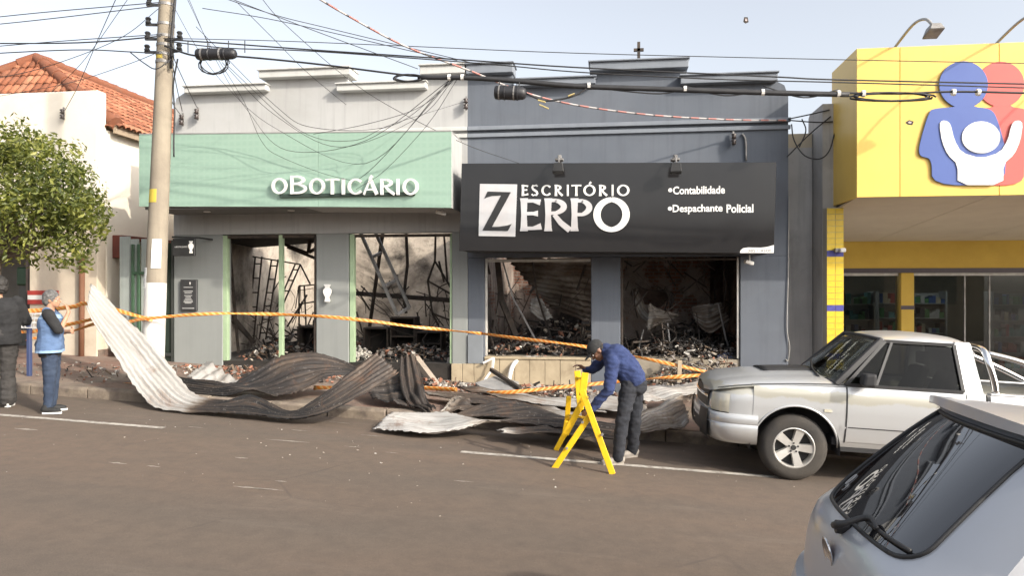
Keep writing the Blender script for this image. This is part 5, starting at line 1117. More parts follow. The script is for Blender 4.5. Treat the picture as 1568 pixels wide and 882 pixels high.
sticks('steel_rod', [((770, 400, 13.5), (785, 455, 13.5)), ((785, 455, 13.5), (820, 520, 13.4)), ((820, 520, 13.4), (860, 549, 13.3))], M_STEEL, 'long grey rod falling across the left office window', 'rod', .014)
sticks('roof_beam', [((762, 398, 13.7), (768, 460, 13.7)), ((768, 460, 13.7), (790, 515, 13.8))], M_CHAR, 'thick charred post bent in the left office window', 'beam', .05)
sticks('roof_beam', [((745, 400, 13.6), (750, 420, 13.6)), ((745, 500, 13.6), (762, 548, 13.5))], M_CHAR, 'charred stub at the left jamb of the office window', 'beam', .02)
sticks('roof_beam', [((815, 398, 13.9), (822, 450, 13.9)), ((822, 450, 13.9), (846, 525, 13.8))], M_CHAR, 'thin bent bar hanging in the left office window', 'beam', .016)
for i, (a, b, c) in enumerate((((1022, 495), (1026, 530), (1028, 540)), ((1032, 500), (1040, 540), (1038, 548)), ((985, 505), (975, 545), (974, 550)), ((1070, 505), (1072, 540), (1074, 548)), ((1100, 465), (1112, 520), (1118, 540)), ((1048, 505), (1050, 535), (1046, 550)))):
    sticks('roof_beam', [((*a, 13.9), (*b, 13.8)), ((*b, 13.8), (*c, 13.7))], M_CHAR if i % 2 else M_STEEL, 'thin warped strip standing in the right office window', 'beam', .012, 'warped strips in the right office window')
# loose pieces at the sills
def pipe(pts, r, m, name, lab, cat): return tag(MB().tube(catmull([P(*z) for z in pts], 5), r, 8).build(name, m, smooth=True), lab, cat)
pipe([(779, 583, 12.75), (783, 566, 12.8), (790, 554, 12.9), (806, 549, 13.0), (858, 550, 13.1)], .04, M_WHITE, 'bent_pipe', 'bent white pipe lying on the stone step', 'pipe')
sticks('white_bracket', [((740, 556, 12.8), (756, 548, 12.8)), ((756, 548, 12.8), (754, 565, 12.75)), ((754, 565, 12.75), (742, 582, 12.7))], M_WHITE, 'bent white metal strip beside the party pier', 'scrap', .018)
sticks('wooden_plank', [((637, 549, 12.7), (671, 594, 12.1))], mat('grey weathered timber', (.36, .30, .24)), 'weathered plank leaning in front of the right shop window', 'plank', .05)
sticks('steel_rod', [((752, 566, 12.5), (797, 596, 11.8))], M_CHAR, 'dark rod slanting down from the stone step', 'rod', .03)
sticks('wooden_stake', [((1040, 585, 11.3), (1041, 552, 11.3))], mat('pale timber', (.45, .36, .25)), 'short wooden stake carrying the tape ends', 'stake', .03)
def slab(pts, th, m, name, lab, cat):
    q = [P(*z) for z in pts]; n = (q[1] - q[0]).cross(q[2] - q[0]).normalized() * th; return tag(MB().hexa(q, [p + n for p in q]).build(name, m, bevel=.004), lab, cat)
slab([(728, 586, 11.9), (760, 575, 12.5), (795, 585, 12.5), (790, 602, 11.6), (745, 600, 11.6)], .03, mat('marble grey board', (.22, .22, .22), (.32, .31, .30), 9, .5), 'fallen_board', 'grey marbled board fallen against the stone step', 'board')
slab([(1066, 549, 13.3), (1076, 543, 13.4), (1085, 547, 13.4), (1075, 556, 13.2)], .02, M_WHITE, 'paper_sheet', 'white square of paper lying in the right office window', 'paper')
o = slab([(1098, 545, 13.3), (1106, 538, 13.4), (1122, 541, 13.4), (1125, 550, 13.2), (1108, 553, 13.2)], .05, mat('pale blue cloth', (.3, .32, .45)), 'cloth_heap', 'crumpled pale blue cloth in the right office window', 'cloth')
slab([(685, 548, 13.0), (693, 545, 13.0), (688, 562, 13.0), (683, 562, 13.0)], .02, M_STEEL, 'metal_scrap', 'thin metal scrap against the party pier', 'scrap')

# ================================================================ WARNING TAPE
def m_tape():
    m, nt, b = nodes('striped warning tape'); a = N(nt, 'Attribute', attribute_name='tone'); v = N(nt, 'Attribute', attribute_name='side')
    s = mth(nt, 'FRACT', mth(nt, 'ADD', mth(nt, 'MULTIPLY', a.outputs['Fac'], 11.0), mth(nt, 'MULTIPLY', v.outputs['Fac'], .7)))
    setc(nt, b, ramp(nt, s, [(0, (.60, .17, .02)), (.52, (.64, .20, .025)), (.58, (.66, .40, .14)), (.95, (.64, .38, .13))])); b.inputs['Roughness'].default_value = .45; return m
M_TAPE = m_tape()
def tape(pts, w_, lab, tw=1.2, grp='warning tape lines'):
    c = catmull([P(*z) for z in pts], 14); rows = []; n = len(c); tone = []; side = []; d = 0; ph_ = random.uniform(0, 6)
    for i, p in enumerate(c):
        if i: d += float(np.linalg.norm(p - c[i - 1]))
        a = .8 * math.sin(d * tw * 2.2 + ph_) + .3 * math.sin(d * 4.7); u = Vector((0, math.sin(a), math.cos(a)))
        row = []
        for s in (-.5, -.17, .17, .5): row.append(Vector(p) + u * s * w_ + Vector((0, .006 * math.sin(9 * s + d * 5), 0))); tone.append(d); side.append(s + .5)
        rows.append(row)
    o = MB().grid(rows).build('warning_tape', M_TAPE, smooth=True, fix=False, solid=.002)
    for nme, val in (('tone', tone), ('side', side)): o.data.attributes.new(nme, 'FLOAT', 'POINT').data.foreach_set('value', val)
    return tag(o, lab, 'tape', grp)
tape([(196, 493, 10.25), (234, 487, 10.2), (345, 480, 10.5), (480, 484, 10.8), (560, 491, 11.0), (640, 501, 11.3), (738, 511, 12.0)], .052, 'orange striped tape stretched from the pole across the grey shop')
tape([(738, 511, 12.0), (800, 519, 11.7), (890, 530, 11.3), (1000, 552, 11.3), (1096, 573, 11.3)], .05, 'orange striped tape sagging across the office windows')
tape([(1096, 573, 11.3), (1000, 580, 11.2), (900, 589, 11.1), (790, 600, 11.0), (745, 601, 11.0)], .055, 'lower orange striped tape before the stone tiled step')
tape([(480, 594, 10.9), (560, 593, 11.0), (640, 594, 11.1), (700, 597, 11.0)], .07, 'orange striped tape trailing behind the dark curled sheet')
tape([(-20, 470, 10.6), (45, 476, 10.6), (110, 470, 10.5), (138, 466, 10.4), (234, 490, 10.2)], .07, 'upper orange striped tape behind the woman')
tape([(-20, 505, 10.6), (45, 508, 10.6), (100, 498, 10.5), (145, 488, 10.4)], .06, 'middle orange striped tape behind the woman')
tape([(40, 520, 10.6), (100, 510, 10.5), (150, 494, 10.4)], .05, 'lower orange striped tape behind the woman')
tape([(40, 576, 10.7), (110, 582, 10.7), (170, 588, 10.6), (205, 590, 10.5)], .07, 'orange striped tape lying along the kerb by the woman')
# ================================================================ VEHICLES
def m_paint(name, c, metal, rough, dust, dustc=(.42, .37, .29), peel=False):
    m, nt, b = nodes(name); v = coords(nt)
    f = ramp(nt, noise(nt, 2.4, v, 7, .7), [(.4, 0), (.75, dust)])
    sp = N(nt, 'SeparateXYZ'); nt.links.new(coords(nt), sp.inputs[0])
    low = ramp(nt, mth(nt, 'ADD', sp.outputs['Z'], mth(nt, 'MULTIPLY', noise(nt, 5, v), .25)), [(.42, .4 * (dust > 0)), (.7, 0)])
    c_ = mix(nt, f, mix(nt, noise(nt, 900, v, 1), tuple(x * .93 for x in c), c), dustc); c_ = mix(nt, low, c_, dustc)
    if peel:                                                  # lacquer worn off along the shoulders
        zz = mth(nt, 'ADD', sp.outputs['Z'], mth(nt, 'MULTIPLY', mth(nt, 'SUBTRACT', noise(nt, 3.0, coords(nt, (1, 1, .3)), 5, .6), .5), .22))
        pm = ramp(nt, zz, [(.885, 0), (.905, 1), (1.0, 1), (1.03, 0)]); c_ = mix(nt, mth(nt, 'MULTIPLY', pm, .8), c_, (.47, .45, .37))
    setc(nt, b, c_)
    b.inputs['Metallic'].default_value = metal
    nt.links.new(ramp(nt, f, [(0, rough), (1, min(1, rough + .35))]), b.inputs['Roughness']); b.inputs['Coat Weight'].default_value = .45; b.inputs['Coat Roughness'].default_value = .12; return m
M_SILVER = m_paint('silver white paint', (.54, .55, .555), .4, .28, .1, peel=True)
M_GREYCAR = m_paint('blue silver paint', (.47, .49, .525), .3, .28, .12, (.34, .30, .26))
M_TRIM = mat('black plastic trim', (.022, .022, .024), (.03, .03, .03), 8, .55, bmp=.1)
M_TYRE = mat('tyre rubber', (.028, .026, .025), (.055, .048, .04), 3, .85, bmp=.3)
M_ALLOY = mat('cast alloy', (.66, .65, .62), (.56, .54, .5), 5, .35, .5, bmp=0)
M_CHR = mat('chrome', (.8, .8, .8), (.75, .75, .75), 2, .08, 1.0, bmp=0)
M_CARGL = glass('car window glass', (.80, .84, .82), .6, .01, .85)
M_CARGLD = glass('tinted car window glass', (.62, .64, .62), .35, .01, .62)
M_LENS = mat('headlamp lens', (.50, .47, .36), (.6, .57, .48), 6, .12, 0, bmp=0, coat=1)
M_REDL = mat('red lamp lens', (.35, .02, .02), rough=.15, bmp=0, coat=1)
M_CABIN = mat('cabin plastic', (.045, .045, .047), rough=.7)
M_SEAT = mat('seat cloth', (.08, .078, .075), rough=.95)
SLOPE = Matrix.Rotation(math.atan(-GRADE), 4, 'Y')
def place(o, loc, rz):
    o.location = loc; o.rotation_euler = (SLOPE @ Matrix.Rotation(rz, 4, 'Z')).to_euler()
def interp(x, xs, ys): return float(np.interp(x, xs, ys))
def wheel(parent, x, y, r, w_, side, rim=.62, spokes=5):
    o = empty('wheel'); o.parent = parent; o.location = (x, y, r); s = side
    pr = [(r * rim, -w_ / 2), (r * .8, -w_ / 2 - .006), (r * .93, -w_ / 2 + .012), (r * .99, -w_ / 2 + .045), (r, -w_ / 4), (r, w_ / 4), (r * .99, w_ / 2 - .045), (r * .93, w_ / 2 - .012), (r * .8, w_ / 2 + .006), (r * rim, w_ / 2)]
    tm = MB().lathe(pr, (0, 0, 0), 'Y', 40); tm.f = tm.f[:-2]; tm.mi = tm.mi[:-2]; tm.build('tyre', M_TYRE, o, smooth=True, auto=50)
    rr = r * rim; mb = MB(); k = 40; f0 = s * (w_ / 2 - .01)
    ring = []
    for q, h in ((rr * 1.0, f0 + s * .006), (rr * .95, f0 + s * .01), (rr * .9, f0 - s * .01), (rr * .88, f0 - s * .09)): ring.append([(q * math.cos(2 * math.pi * j / k), h, q * math.sin(2 * math.pi * j / k)) for j in range(k + 1)])
    mb.grid(ring); mb.lathe([(.001, f0 - s * .02), (rr * .3, f0 - s * .02), (rr * .32, f0 - s * .03), (rr * .32, f0 - s * .1)] if s > 0 else [(rr * .32, f0 + .1), (rr * .32, f0 + .03), (rr * .3, f0 + .02), (.001, f0 + .02)], (0, 0, 0), 'Y', 24)
    for i in range(spokes):
        a = 2 * math.pi * i / spokes + .33 + math.pi / 2; ca, sa = math.cos(a), math.sin(a)
        def pt(rad, t, h): return (ca * rad - sa * t, h, sa * rad + ca * t)
        mb.hexa([pt(rr * .25, -rr * .17, f0 - s * .06), pt(rr * .25, rr * .17, f0 - s * .06), pt(rr * .25, rr * .15, f0 - s * .022), pt(rr * .25, -rr * .15, f0 - s * .022)], [pt(rr * .93, -rr * .24, f0 - s * .06), pt(rr * .93, rr * .24, f0 - s * .06), pt(rr * .93, rr * .21, f0 - s * .004), pt(rr * .93, -rr * .21, f0 - s * .004)])
    mb.build('rim', M_ALLOY, o, smooth=True, auto=35)
    mb = MB().lathe([(rr * .9, f0 - s * .1), (.001, f0 - s * .1001)], (0, 0, 0), 'Y', 24); mb.build('brake_disc', M_CABIN, o)
    mb = MB().lathe([(rr * .13, f0 - s * .019), (rr * .11, f0 - s * .008)], (0, 0, 0), 'Y', 16)
    for i in range(5):
        a = 2 * math.pi * i / 5 + .3; mb.lathe([(rr * .05, f0 - s * .0195), (rr * .04, f0 - s * .01)], (math.cos(a) * rr * .22, 0, math.sin(a) * rr * .22), 'Y', 8)
    mb.build('hub_cap', M_TRIM, o); return o
# ---------------------------------------------------------------- PICKUP
pk = empty('pickup_truck', label='dusty silver single cab pickup parked at the kerb', cat='pickup')
px_ = P(1213, 700, 8.36).x
place(pk, (px_, 9.14, road_z(px_)), math.pi)
prof_z = [.38, .46, .60, .62, .80, .95, 1.02, 1.09]; prof_y = [.755, .79, .815, .822, .828, .815, .80, .775]
def pY(z): return interp(z, prof_z, prof_y)
AX, WR = -2.74, .36
def arch(x, sill):
    for c in (0, AX):
        if abs(x - c) < .455: return max(sill, WR + math.sqrt(max(.455 ** 2 - (x - c) ** 2, 0)) * 1.02)
    return sill
hood_x = [-.55, -.3, 0, .4, .65, .8, .93]; hood_e = [1.085, 1.08, 1.065, 1.035, 1.0, .965, .91]; hood_c = [1.165, 1.16, 1.145, 1.11, 1.07, 1.03, .955]
plan_x = [-.55, .4, .6, .72, .82, .88, .925]; plan_w = [.80, .80, .79, .765, .70, .60, .32]
def side_grid(xs, zs_fn, s, name, m, proud=0.0, nz=12, zb_fn=None):
    rows = []
    for x in xs:
        zb = (zb_fn or (lambda q: arch(q, .40)))(x); zt = zs_fn(x); rows.append([(x, s * (pY(zb + (zt - zb) * k / nz) + proud), zb + (zt - zb) * k / nz) for k in range(nz + 1)])
    return MB().grid(rows).build(name, m, pk, smooth=True, auto=40)
def lins(a, b, n, extra=()): return sorted(set(list(np.linspace(a, b, n)) + list(extra)))
ax_x = [c + .455 * math.cos(t) for c in (0, AX) for t in np.linspace(0, math.pi, 33)]
for s in (1, -1):
    side_grid(lins(-.5, .455, 14, [x for x in ax_x if -.5 < x < .455]), lambda x: interp(x, hood_x, hood_e) - .02, s, 'front_wing', M_SILVER)
    side_grid(lins(-1.9, -.5, 8), lambda x: 1.075, s, 'cab_side', M_SILVER)
    o = side_grid(lins(-1.70, -.52, 8), lambda x: 1.07, s, 'door', M_SILVER, .006, 14, lambda x: .47)
    MB().grid([[(x, s * (pY(z) + .0066), z) for x in np.linspace(-1.69, -.53, 6)] for z in (.625, .635)]).build('crease_strip', M_TRIM, o)
    MB().box(-1.62, -1.46, min(s * .835, s * .86), max(s * .835, s * .86), .93, .965).build('handle', M_SILVER, o, bevel=.01)
    for xd in (-.51, -1.71): MB().grid([[(x, s * (pY(z) + .003), z) for z in np.linspace(.46, 1.06, 10)] for x in (xd - .006, xd + .006)]).build('door_gap', M_TRIM, pk)
    side_grid(lins(-3.75, -1.95, 16, [x for x in ax_x if -3.75 < x < -1.95]), lambda x: 1.06, s, 'bed_side', M_SILVER)
    MB().box(-3.75, -1.95, min(s * .70, s * .79), max(s * .70, s * .79), 1.058, 1.085).build('bed_rail', M_SILVER, pk, bevel=.012, seg=2)
    # arch lips and wells
    for c in (0, AX):
        pts = [(c + .455 * math.cos(t), s * (pY(WR + .46 * math.sin(t)) + .002), WR + .464 * math.sin(t)) for t in np.linspace(.08, math.pi - .08, 26)]
        MB().tube(pts, .012, 6).build('arch_lip', M_SILVER, pk, smooth=True)
        rows = [[(c + .47 * math.cos(t), s * y, WR + .47 * math.sin(t)) for t in np.linspace(-.1, math.pi + .1, 24)] for y in (.815, .5)]
        MB().grid(rows).build('wheel_well', M_CABIN, pk); MB().add([(c + .47 * math.cos(t), s * .5, WR + .47 * math.sin(t)) for t in np.linspace(-.1, math.pi + .1, 24)], [tuple(range(24))]).build('wheel_well', M_CABIN, pk)
        wheel(pk, c, s * (.80 - .115), WR, .22, s)
    MB().box(-1.9, -.45, min(s * .6, s * .77), max(s * .6, s * .77), .36, .41).build('sill', M_TRIM, pk)
# nose band round the front: from wing to wing
def nose(zs, offs, a0, a1, name, m, n=40, parent=None, solid=0, fit=False):
    """strip wrapped round the front; a: -1 right wing .. 1 left wing"""
    base_ = [(.40, .823), (.52, .82), (.64, .805), (.73, .775), (.80, .72), (.85, .64), (.885, .52), (.905, .36), (.915, .18), (.92, 0)]
    full = base_ + [(x, -y) for x, y in reversed(base_[:-1])]; cc = catmull([(x, y, 0) for x, y in full], 6); L = [0]
    for i in range(1, len(cc)): L.append(L[-1] + float(np.linalg.norm(cc[i] - cc[i - 1])))
    rows = []
    for z, of in zip(zs, offs):
        row = []
        for k in range(n + 1):
            q = (1 - (a0 + (a1 - a0) * k / n)) / 2 * L[-1]; x = interp(q, L, [c[0] for c in cc]); y = interp(q, L, [c[1] for c in cc]); d = math.hypot(x - .3, y * .9); row.append((x + of * (x - .3) / d, y + of * y * .9 / d, z if not fit else .66 + (z - .66) * (interp(x, hood_x, hood_e) - .012 - .66) / .31))
        rows.append(row)
    return MB().grid(rows).build(name, m, parent or pk, smooth=True, auto=60, solid=solid)
nose([.66, .72, .80, .88, .925, .955, .97], [0, .0, 0, -.01, -.03, -.06, -.11], -1, 1, 'front_panel', M_SILVER, fit=True)
bp_ = nose([.36, .40, .50, .575, .585, .60, .66, .685, .69], [-.05, .01, .045, .05, .04, .05, .045, .03, -.02], -1, 1, 'front_bumper', M_SILVER, 48)
nose([.43, .5, .57], [.05, .055, .057], .02, .55, 'air_intake', M_TRIM, 12, bp_); nose([.43, .5, .57], [.05, .055, .057], -.55, -.02, 'air_intake', M_TRIM, 12, bp_)
nose([.355, .40, .5, .6, .70], [.0, .055, .075, .075, .06], .30, .52, 'bumper_guard', M_TRIM, 10); nose([.355, .40, .5, .6, .70], [.0, .055, .075, .075, .06], -.52, -.30, 'bumper_guard', M_TRIM, 10)
gr = nose([.71, .78, .87, .92], [.008, .012, .004, -.015], -.44, .44, 'grille', M_TRIM, 24)
nose([.81, .82, .84, .85], [.014, .02, .02, .012], -.44, .44, 'grille_bar', M_CHR, 24, gr)
for a, b in ((.52, .74), (-.74, -.52)):
    hl = nose([.70, .76, .84, .90], [.01, .018, .013, -.004], a, b, 'headlight', M_LENS, 12); nose([.69, .70], [.014, .016], a, b, 'trim', M_TRIM, 12, hl)
rows = []
for x in lins(-.55, .925, 22, (.86, .89, .91)):
    hw, e, c = interp(x, plan_x, plan_w), interp(x, hood_x, hood_e), interp(x, hood_x, hood_c); row = []
    for k in np.linspace(-1, 1, 25): row.append((x, k * hw, e - .025 * max(0, (abs(k) - .86) / .14) ** 2 + (c - e) * (1 - abs(k) ** 2.4) - .012 * math.exp(-((abs(k) - .55) / .05) ** 2) * (x < .8)))
    rows.append(row)
hd = MB().grid(rows).build('hood', M_SILVER, pk, smooth=True, auto=60)
MB().grid([[(x, y, interp(x, hood_x, hood_e) + (interp(x, hood_x, hood_c) - interp(x, hood_x, hood_e)) * (1 - abs(y / .8) ** 2.4) + .016 - .012 * (abs(y + .1) / .3) ** 4) for y in np.linspace(-.4, .2, 9)] for x in np.linspace(-.35, .25, 9)]).build('hood_scoop', M_TRIM, hd, smooth=True, solid=.012)
for s in (1, -1):
    MB().tube([(x, s * (interp(x, plan_x, plan_w) - .012), interp(x, hood_x, hood_e) - .004) for x in np.linspace(-.5, .82, 20)], .005, 4).build('hood_gap', M_TRIM, hd)
    MB().box(-.36, -.28, min(s * .826, s * .835), max(s * .826, s * .835), .78, .81).build('side_indicator', M_LENS, pk)
# cabin
ZBel, ZRf = 1.08, 1.60
A0, A1, C0, C1 = Vector((-.40, .76, ZBel - .01)), Vector((-.90, .615, ZRf - .02)), Vector((-1.89, .76, ZBel - .01)), Vector((-1.80, .60, ZRf - .03))
rows = []
for x in lins(-1.84, -.86, 18):
    f_ = (x + 1.84) / .98; hw = .625 - .02 * f_; zc_ = ZRf + .045 * math.sin(math.pi * min(max(f_ * .9 + .08, 0), 1)) - (.05 * max(0, (f_ - .9) / .1) ** 2) - (.06 * max(0, (.1 - f_) / .1) ** 2)
    rows.append([(x, k * hw, zc_ - .055 * abs(k) ** 5 - .02 * k * k) for k in np.linspace(-1, 1, 21)])
MB().grid(rows).build('roof', M_SILVER, pk, smooth=True, solid=.03)
for s in (1, -1):
    v3 = lambda v: Vector((v.x, v.y * s, v.z))
    MB().bar(v3(A0), v3(A1), .07, .05, up=(0, 1, 0)).build('front_pillar', M_TRIM, pk, bevel=.012)
    a, b, c, d = (-1.68, .785 * s, ZBel - .01), (-1.90, .765 * s, ZBel - .01), (-1.81, .605 * s, ZRf), (-1.64, .612 * s, ZRf)
    MB().hexa([a, b, c, d], [(q[0], q[1] - s * .05, q[2]) for q in (a, b, c, d)]).build('rear_pillar', M_SILVER, pk, bevel=.015, seg=2)
    # side glass with black surround and quarter light
    g = [Vector((-.50, .78 * s, ZBel)), Vector((-1.68, .785 * s, ZBel)), Vector((-1.635, .617 * s, ZRf - .035)), Vector((-.93, .622 * s, ZRf - .035))]
    MB().hexa([p + Vector((0, -s * .012, 0)) for p in g], [p + Vector((0, -s * .017, 0)) for p in g]).build('side_window', M_CARGLD, pk)
    fr = empty('window_frame'); fr.parent = pk
    for i in range(4): MB().bar(g[i], g[(i + 1) % 4], .034, .03, up=(0, 1, 0)).build('rubber', M_TRIM, fr)
    MB().bar(g[0] * .74 + g[1] * .26, g[3] * .9 + g[2] * .1, .028, .025, up=(0, 1, 0)).build('quarter_bar', M_TRIM, fr)
    MB().hexa([(-.62, s * .82, 1.10), (-.75, s * .82, 1.10), (-.75, s * .80, 1.22), (-.63, s * .80, 1.22)], [(-.60, s * 1.01, 1.09), (-.74, s * 1.02, 1.09), (-.74, s * 1.02, 1.24), (-.62, s * 1.0, 1.23)]).build('mirror', M_TRIM, pk, bevel=.03, seg=3)
ws = []
for k in np.linspace(0, 1, 8):
    ws.append([(-.40 - .50 * k + (.15 - .04 * k) * (1 - (j) ** 2), j * (.735 - .135 * k), ZBel + .02 + (ZRf - ZBel - .04) * k + .02 * (1 - j * j)) for j in np.linspace(-1, 1, 13)])
MB().grid(ws).build('windscreen', M_CARGL, pk, smooth=True, solid=.005)
for row, n_ in ((ws[0], 'lower'), (ws[-1], 'upper')): MB().tube(row, .022, 6).build('windscreen_seal', M_TRIM, pk, smooth=True)
MB().tube([Vector((-.28, .55, ZBel + .05)), Vector((-.30, .2, ZBel + .10)), Vector((-.36, -.1, ZBel + .17))], .012, 6).build('wiper', M_TRIM, pk)
MB().hexa([(-1.87, -.62, ZBel + .02), (-1.87, .62, ZBel + .02), (-1.80, .54, ZRf - .05), (-1.80, -.54, ZRf - .05)], [(-1.875, -.62, ZBel + .02), (-1.875, .62, ZBel + .02), (-1.805, .54, ZRf - .05), (-1.805, -.54, ZRf - .05)]).build('rear_window', M_CARGLD, pk)
MB().hexa([(-.30, -.72, .8), (-.30, .72, .8), (-.30, .72, 1.1), (-.30, -.72, 1.1)], [(-.75, -.72, .75), (-.75, .72, .75), (-.72, .72, 1.05), (-.72, -.72, 1.05)]).build('dashboard', M_CABIN, pk, bevel=.03)
MB().box(-1.9, -.4, -.74, .74, .42, .5).build('cab_floor', M_CABIN, pk); MB().box(-1.9, -1.87, -.75, .75, .5, 1.09).build('cab_back', M_SILVER, pk)
for s in (1, -1):
    st = MB().box(-1.55, -1.05, s * .38 - .24, s * .38 + .24, .6, .78).hexa([(-1.45, s * .38 - .24, .78), (-1.6, s * .38 - .24, .78), (-1.6, s * .38 + .24, .78), (-1.45, s * .38 + .24, .78)], [(-1.65, s * .38 - .2, 1.25), (-1.75, s * .38 - .2, 1.25), (-1.75, s * .38 + .2, 1.25), (-1.65, s * .38 + .2, 1.25)]).box(-1.77, -1.68, s * .38 - .12, s * .38 + .12, 1.27, 1.42)
    st.build('seat', M_SEAT, pk, bevel=.03, seg=2)
MB().tube([(-.86 + .03 * math.sin(a), .38 + .19 * math.cos(a), 1.03 + .17 * math.sin(a)) for a in np.linspace(0, 2 * math.pi, 22)], .016, 6).build('steering_wheel', M_CABIN, pk)
# load bed
MB().box(-3.74, -1.94, -.74, .74, .55, .6).build('bed_floor', M_CABIN, pk); MB().box(-1.975, -1.935, -.78, .78, .5, 1.05).build('bed_front', M_SILVER, pk); MB().box(-3.80, -3.751, -.78, .78, .5, 1.06).build('tailgate', M_SILVER, pk, bevel=.01)
MB().box(-3.9, -3.81, -.75, .75, .42, .55).build('rear_bumper', M_TRIM, pk, bevel=.02)
for s in (1, -1): MB().box(-3.8, -3.72, min(s * .76, s * .80), max(s * .76, s * .80), .7, 1.0).build('tail_light', M_REDL, pk)
hoop = [(-2.02, .745, 1.085), (-2.0, .73, 1.22), (-1.95, .69, 1.42), (-1.94, .60, 1.52), (-1.94, .4, 1.545), (-1.94, 0, 1.55)]
hoop = hoop + [(x, -y, z) for x, y, z in reversed(hoop[:-1])]
rb = MB().tube(catmull(hoop, 5), .038, 12).build('roll_bar', M_CHR, pk, smooth=True)
for s in (1, -1): MB().tube(catmull([(-1.95, s * .6, 1.50), (-2.3, s * .66, 1.42), (-2.75, s * .72, 1.25), (-3.1, s * .745, 1.09)], 5), .034, 12).build('brace', M_CHR, rb, smooth=True)
MB().box(.0 - 3.6, -.6, -.55, .55, .32, .42).build('chassis', M_CABIN, pk)

# ---------------------------------------------------------------- HATCHBACK (near kerb side)
hb = empty('hatchback_car', label='blue silver hatchback with roof spoiler and rear wiper parked in the foreground', cat='car')
place(hb, (.80, 3.17, road_z(.80) + .06), 0); hb.scale = (.95, .93, 1.0)
V = [(.26, .10, .12, .70), (.34, .03, .14, .77), (.45, -.01, .15, .80), (.58, -.02, .16, .815), (.655, .005, .16, .82), (.67, .04, .16, .815), (.74, .042, .165, .82), (.82, .046, .17, .82), (.90, .055, .18, .81), (.965, .075, .19, .795), (1.005, .105, .20, .77), (1.03, .135, .20, .75), (1.10, .205, .19, .735), (1.18, .285, .18, .715), (1.27, .38, .165, .69), (1.36, .48, .15, .66), (1.42, .555, .14, .635), (1.455, .60, .13, .61), (1.475, .66, .12, .585)]
WB, WT2, UW = 11, 17, .68
us = sorted(list(np.linspace(-1, 1, 29)) + [-UW, UW, -.66, .66, -.62, .62, -.55, .55, -.5, .5])
def tail(v, u, off=0):
    z, x, b, hw = V[v]; au = abs(u); return Vector((x + b * au ** 3.0 - off * .75, hw * u, z + off * .6))
body = MB(); win = MB(); frit = MB(); nU = len(us)
for v in range(len(V) - 1):
    for i in range(nU - 1):
        um = (us[i] + us[i + 1]) / 2; q = [tail(v, us[i]), tail(v, us[i + 1]), tail(v + 1, us[i + 1]), tail(v + 1, us[i])]
        if v == WB and .5 < abs(um) < UW:                      # cut corner of the glass
            ha, hb_ = [1 - math.sqrt(max(0, 1 - min(1, max(0, (abs(z_) - .5) / (UW - .5))) ** 2)) for z_ in (us[i], us[i + 1])]; ma, mb_ = q[0].lerp(q[3], min(max(ha, 0), 1)), q[1].lerp(q[2], min(max(hb_, 0), 1))
            win.add([ma, mb_, q[2], q[3]], [(0, 1, 2, 3)]); body.add([q[0], q[1], mb_, ma], [(0, 1, 2, 3)]); continue
        (win if WB <= v < WT2 and abs(um) < UW else body).add(q, [(0, 1, 2, 3)])
def weld(mb, name, m, parent, auto=45):
    me = bpy.data.meshes.new(name); me.from_pydata(mb.v, [], mb.f); bm = bmesh.new(); bm.from_mesh(me); bmesh.ops.remove_doubles(bm, verts=bm.verts, dist=.0005); bmesh.ops.recalc_face_normals(bm, faces=bm.faces); bm.to_mesh(me); bm.free()
    o = mobj(name, me, m, parent); me.polygons.foreach_set('use_smooth', [True] * len(me.polygons)); me.set_sharp_from_angle(angle=R(auto)); return o
LF2 = 3.85                                                    # nose of the car
def side_pt(v, s, sd):
    z, x, b, hw = V[v]; xe = x + b
    if v <= 10: xf = interp(z, [.26, .5, .7, .9, 1.0], [3.7, 3.82, 3.8, 3.55, 3.0])
    else: xf = interp(z, [1.0, 1.475], [2.95, 2.15])
    xx = xe + (xf - xe) * s; tap = 1 - .10 * max(0, (s - .8) / .2) ** 2 * (v <= 10) + .03 * math.sin(math.pi * s) * (v <= 12); y = hw * tap
    zz = z
    for c in (.72, 3.12):                                      # wheel arches
        if v < 8 and abs(xx - c) < .37: zz = max(z, min(.30 + math.sqrt(.37 ** 2 - (xx - c) ** 2), .9 + .02 * v)) if v < 7 else z
    return Vector((xx, sd * y, zz))
ss = list(np.linspace(0, 1, 61))
for sd in (1, -1):
    sw = MB()
    for v in range(len(V) - 1):
        for i in range(60):
            q = [side_pt(v, ss[i], sd), side_pt(v, ss[i + 1], sd), side_pt(v + 1, ss[i + 1], sd), side_pt(v + 1, ss[i], sd)]
            wd = 11 <= v < 16 and (8 <= i < 26 or 28 <= i < 55)
            (sw if wd else body).add(q, [(0, 1, 2, 3)])
    weld(sw, 'side_window', M_CARGLD, hb)
# roof, bonnet, windscreen, nose
NV = len(V) - 1
rows = [[Vector((tail(NV, u).x + (2.15 - tail(NV, u).x) * k, side_pt(NV, k, 1).y * u, 1.475 + .035 * (1 - u * u) * math.sin(math.pi * min(.15 + k * .8, 1)))) for u in np.linspace(-1, 1, 15)] for k in np.linspace(0, 1, 14)]
body.grid(rows)
wsr = [[Vector((2.95 - .8 * k + .12 * (1 - u * u), (.755 - .17 * k) * u, 1.005 + .47 * k)) for u in np.linspace(-1, 1, 11)] for k in np.linspace(0, 1, 6)]
weld(MB().grid(wsr), 'windscreen', M_CARGLD, hb)
rows = [[Vector((2.95 + .85 * k + .12 * (1 - u * u), (.76 - .09 * k) * u, 1.005 - .22 * k ** 1.7 + .03 * (1 - u * u))) for u in np.linspace(-1, 1, 11)] for k in np.linspace(0, 1, 8)]
body.grid(rows); body.grid([[Vector((3.80 + .12 * (1 - u * u), .68 * u, z)) for u in np.linspace(-1, 1, 11)] for z in (.79, .6, .45, .26)])
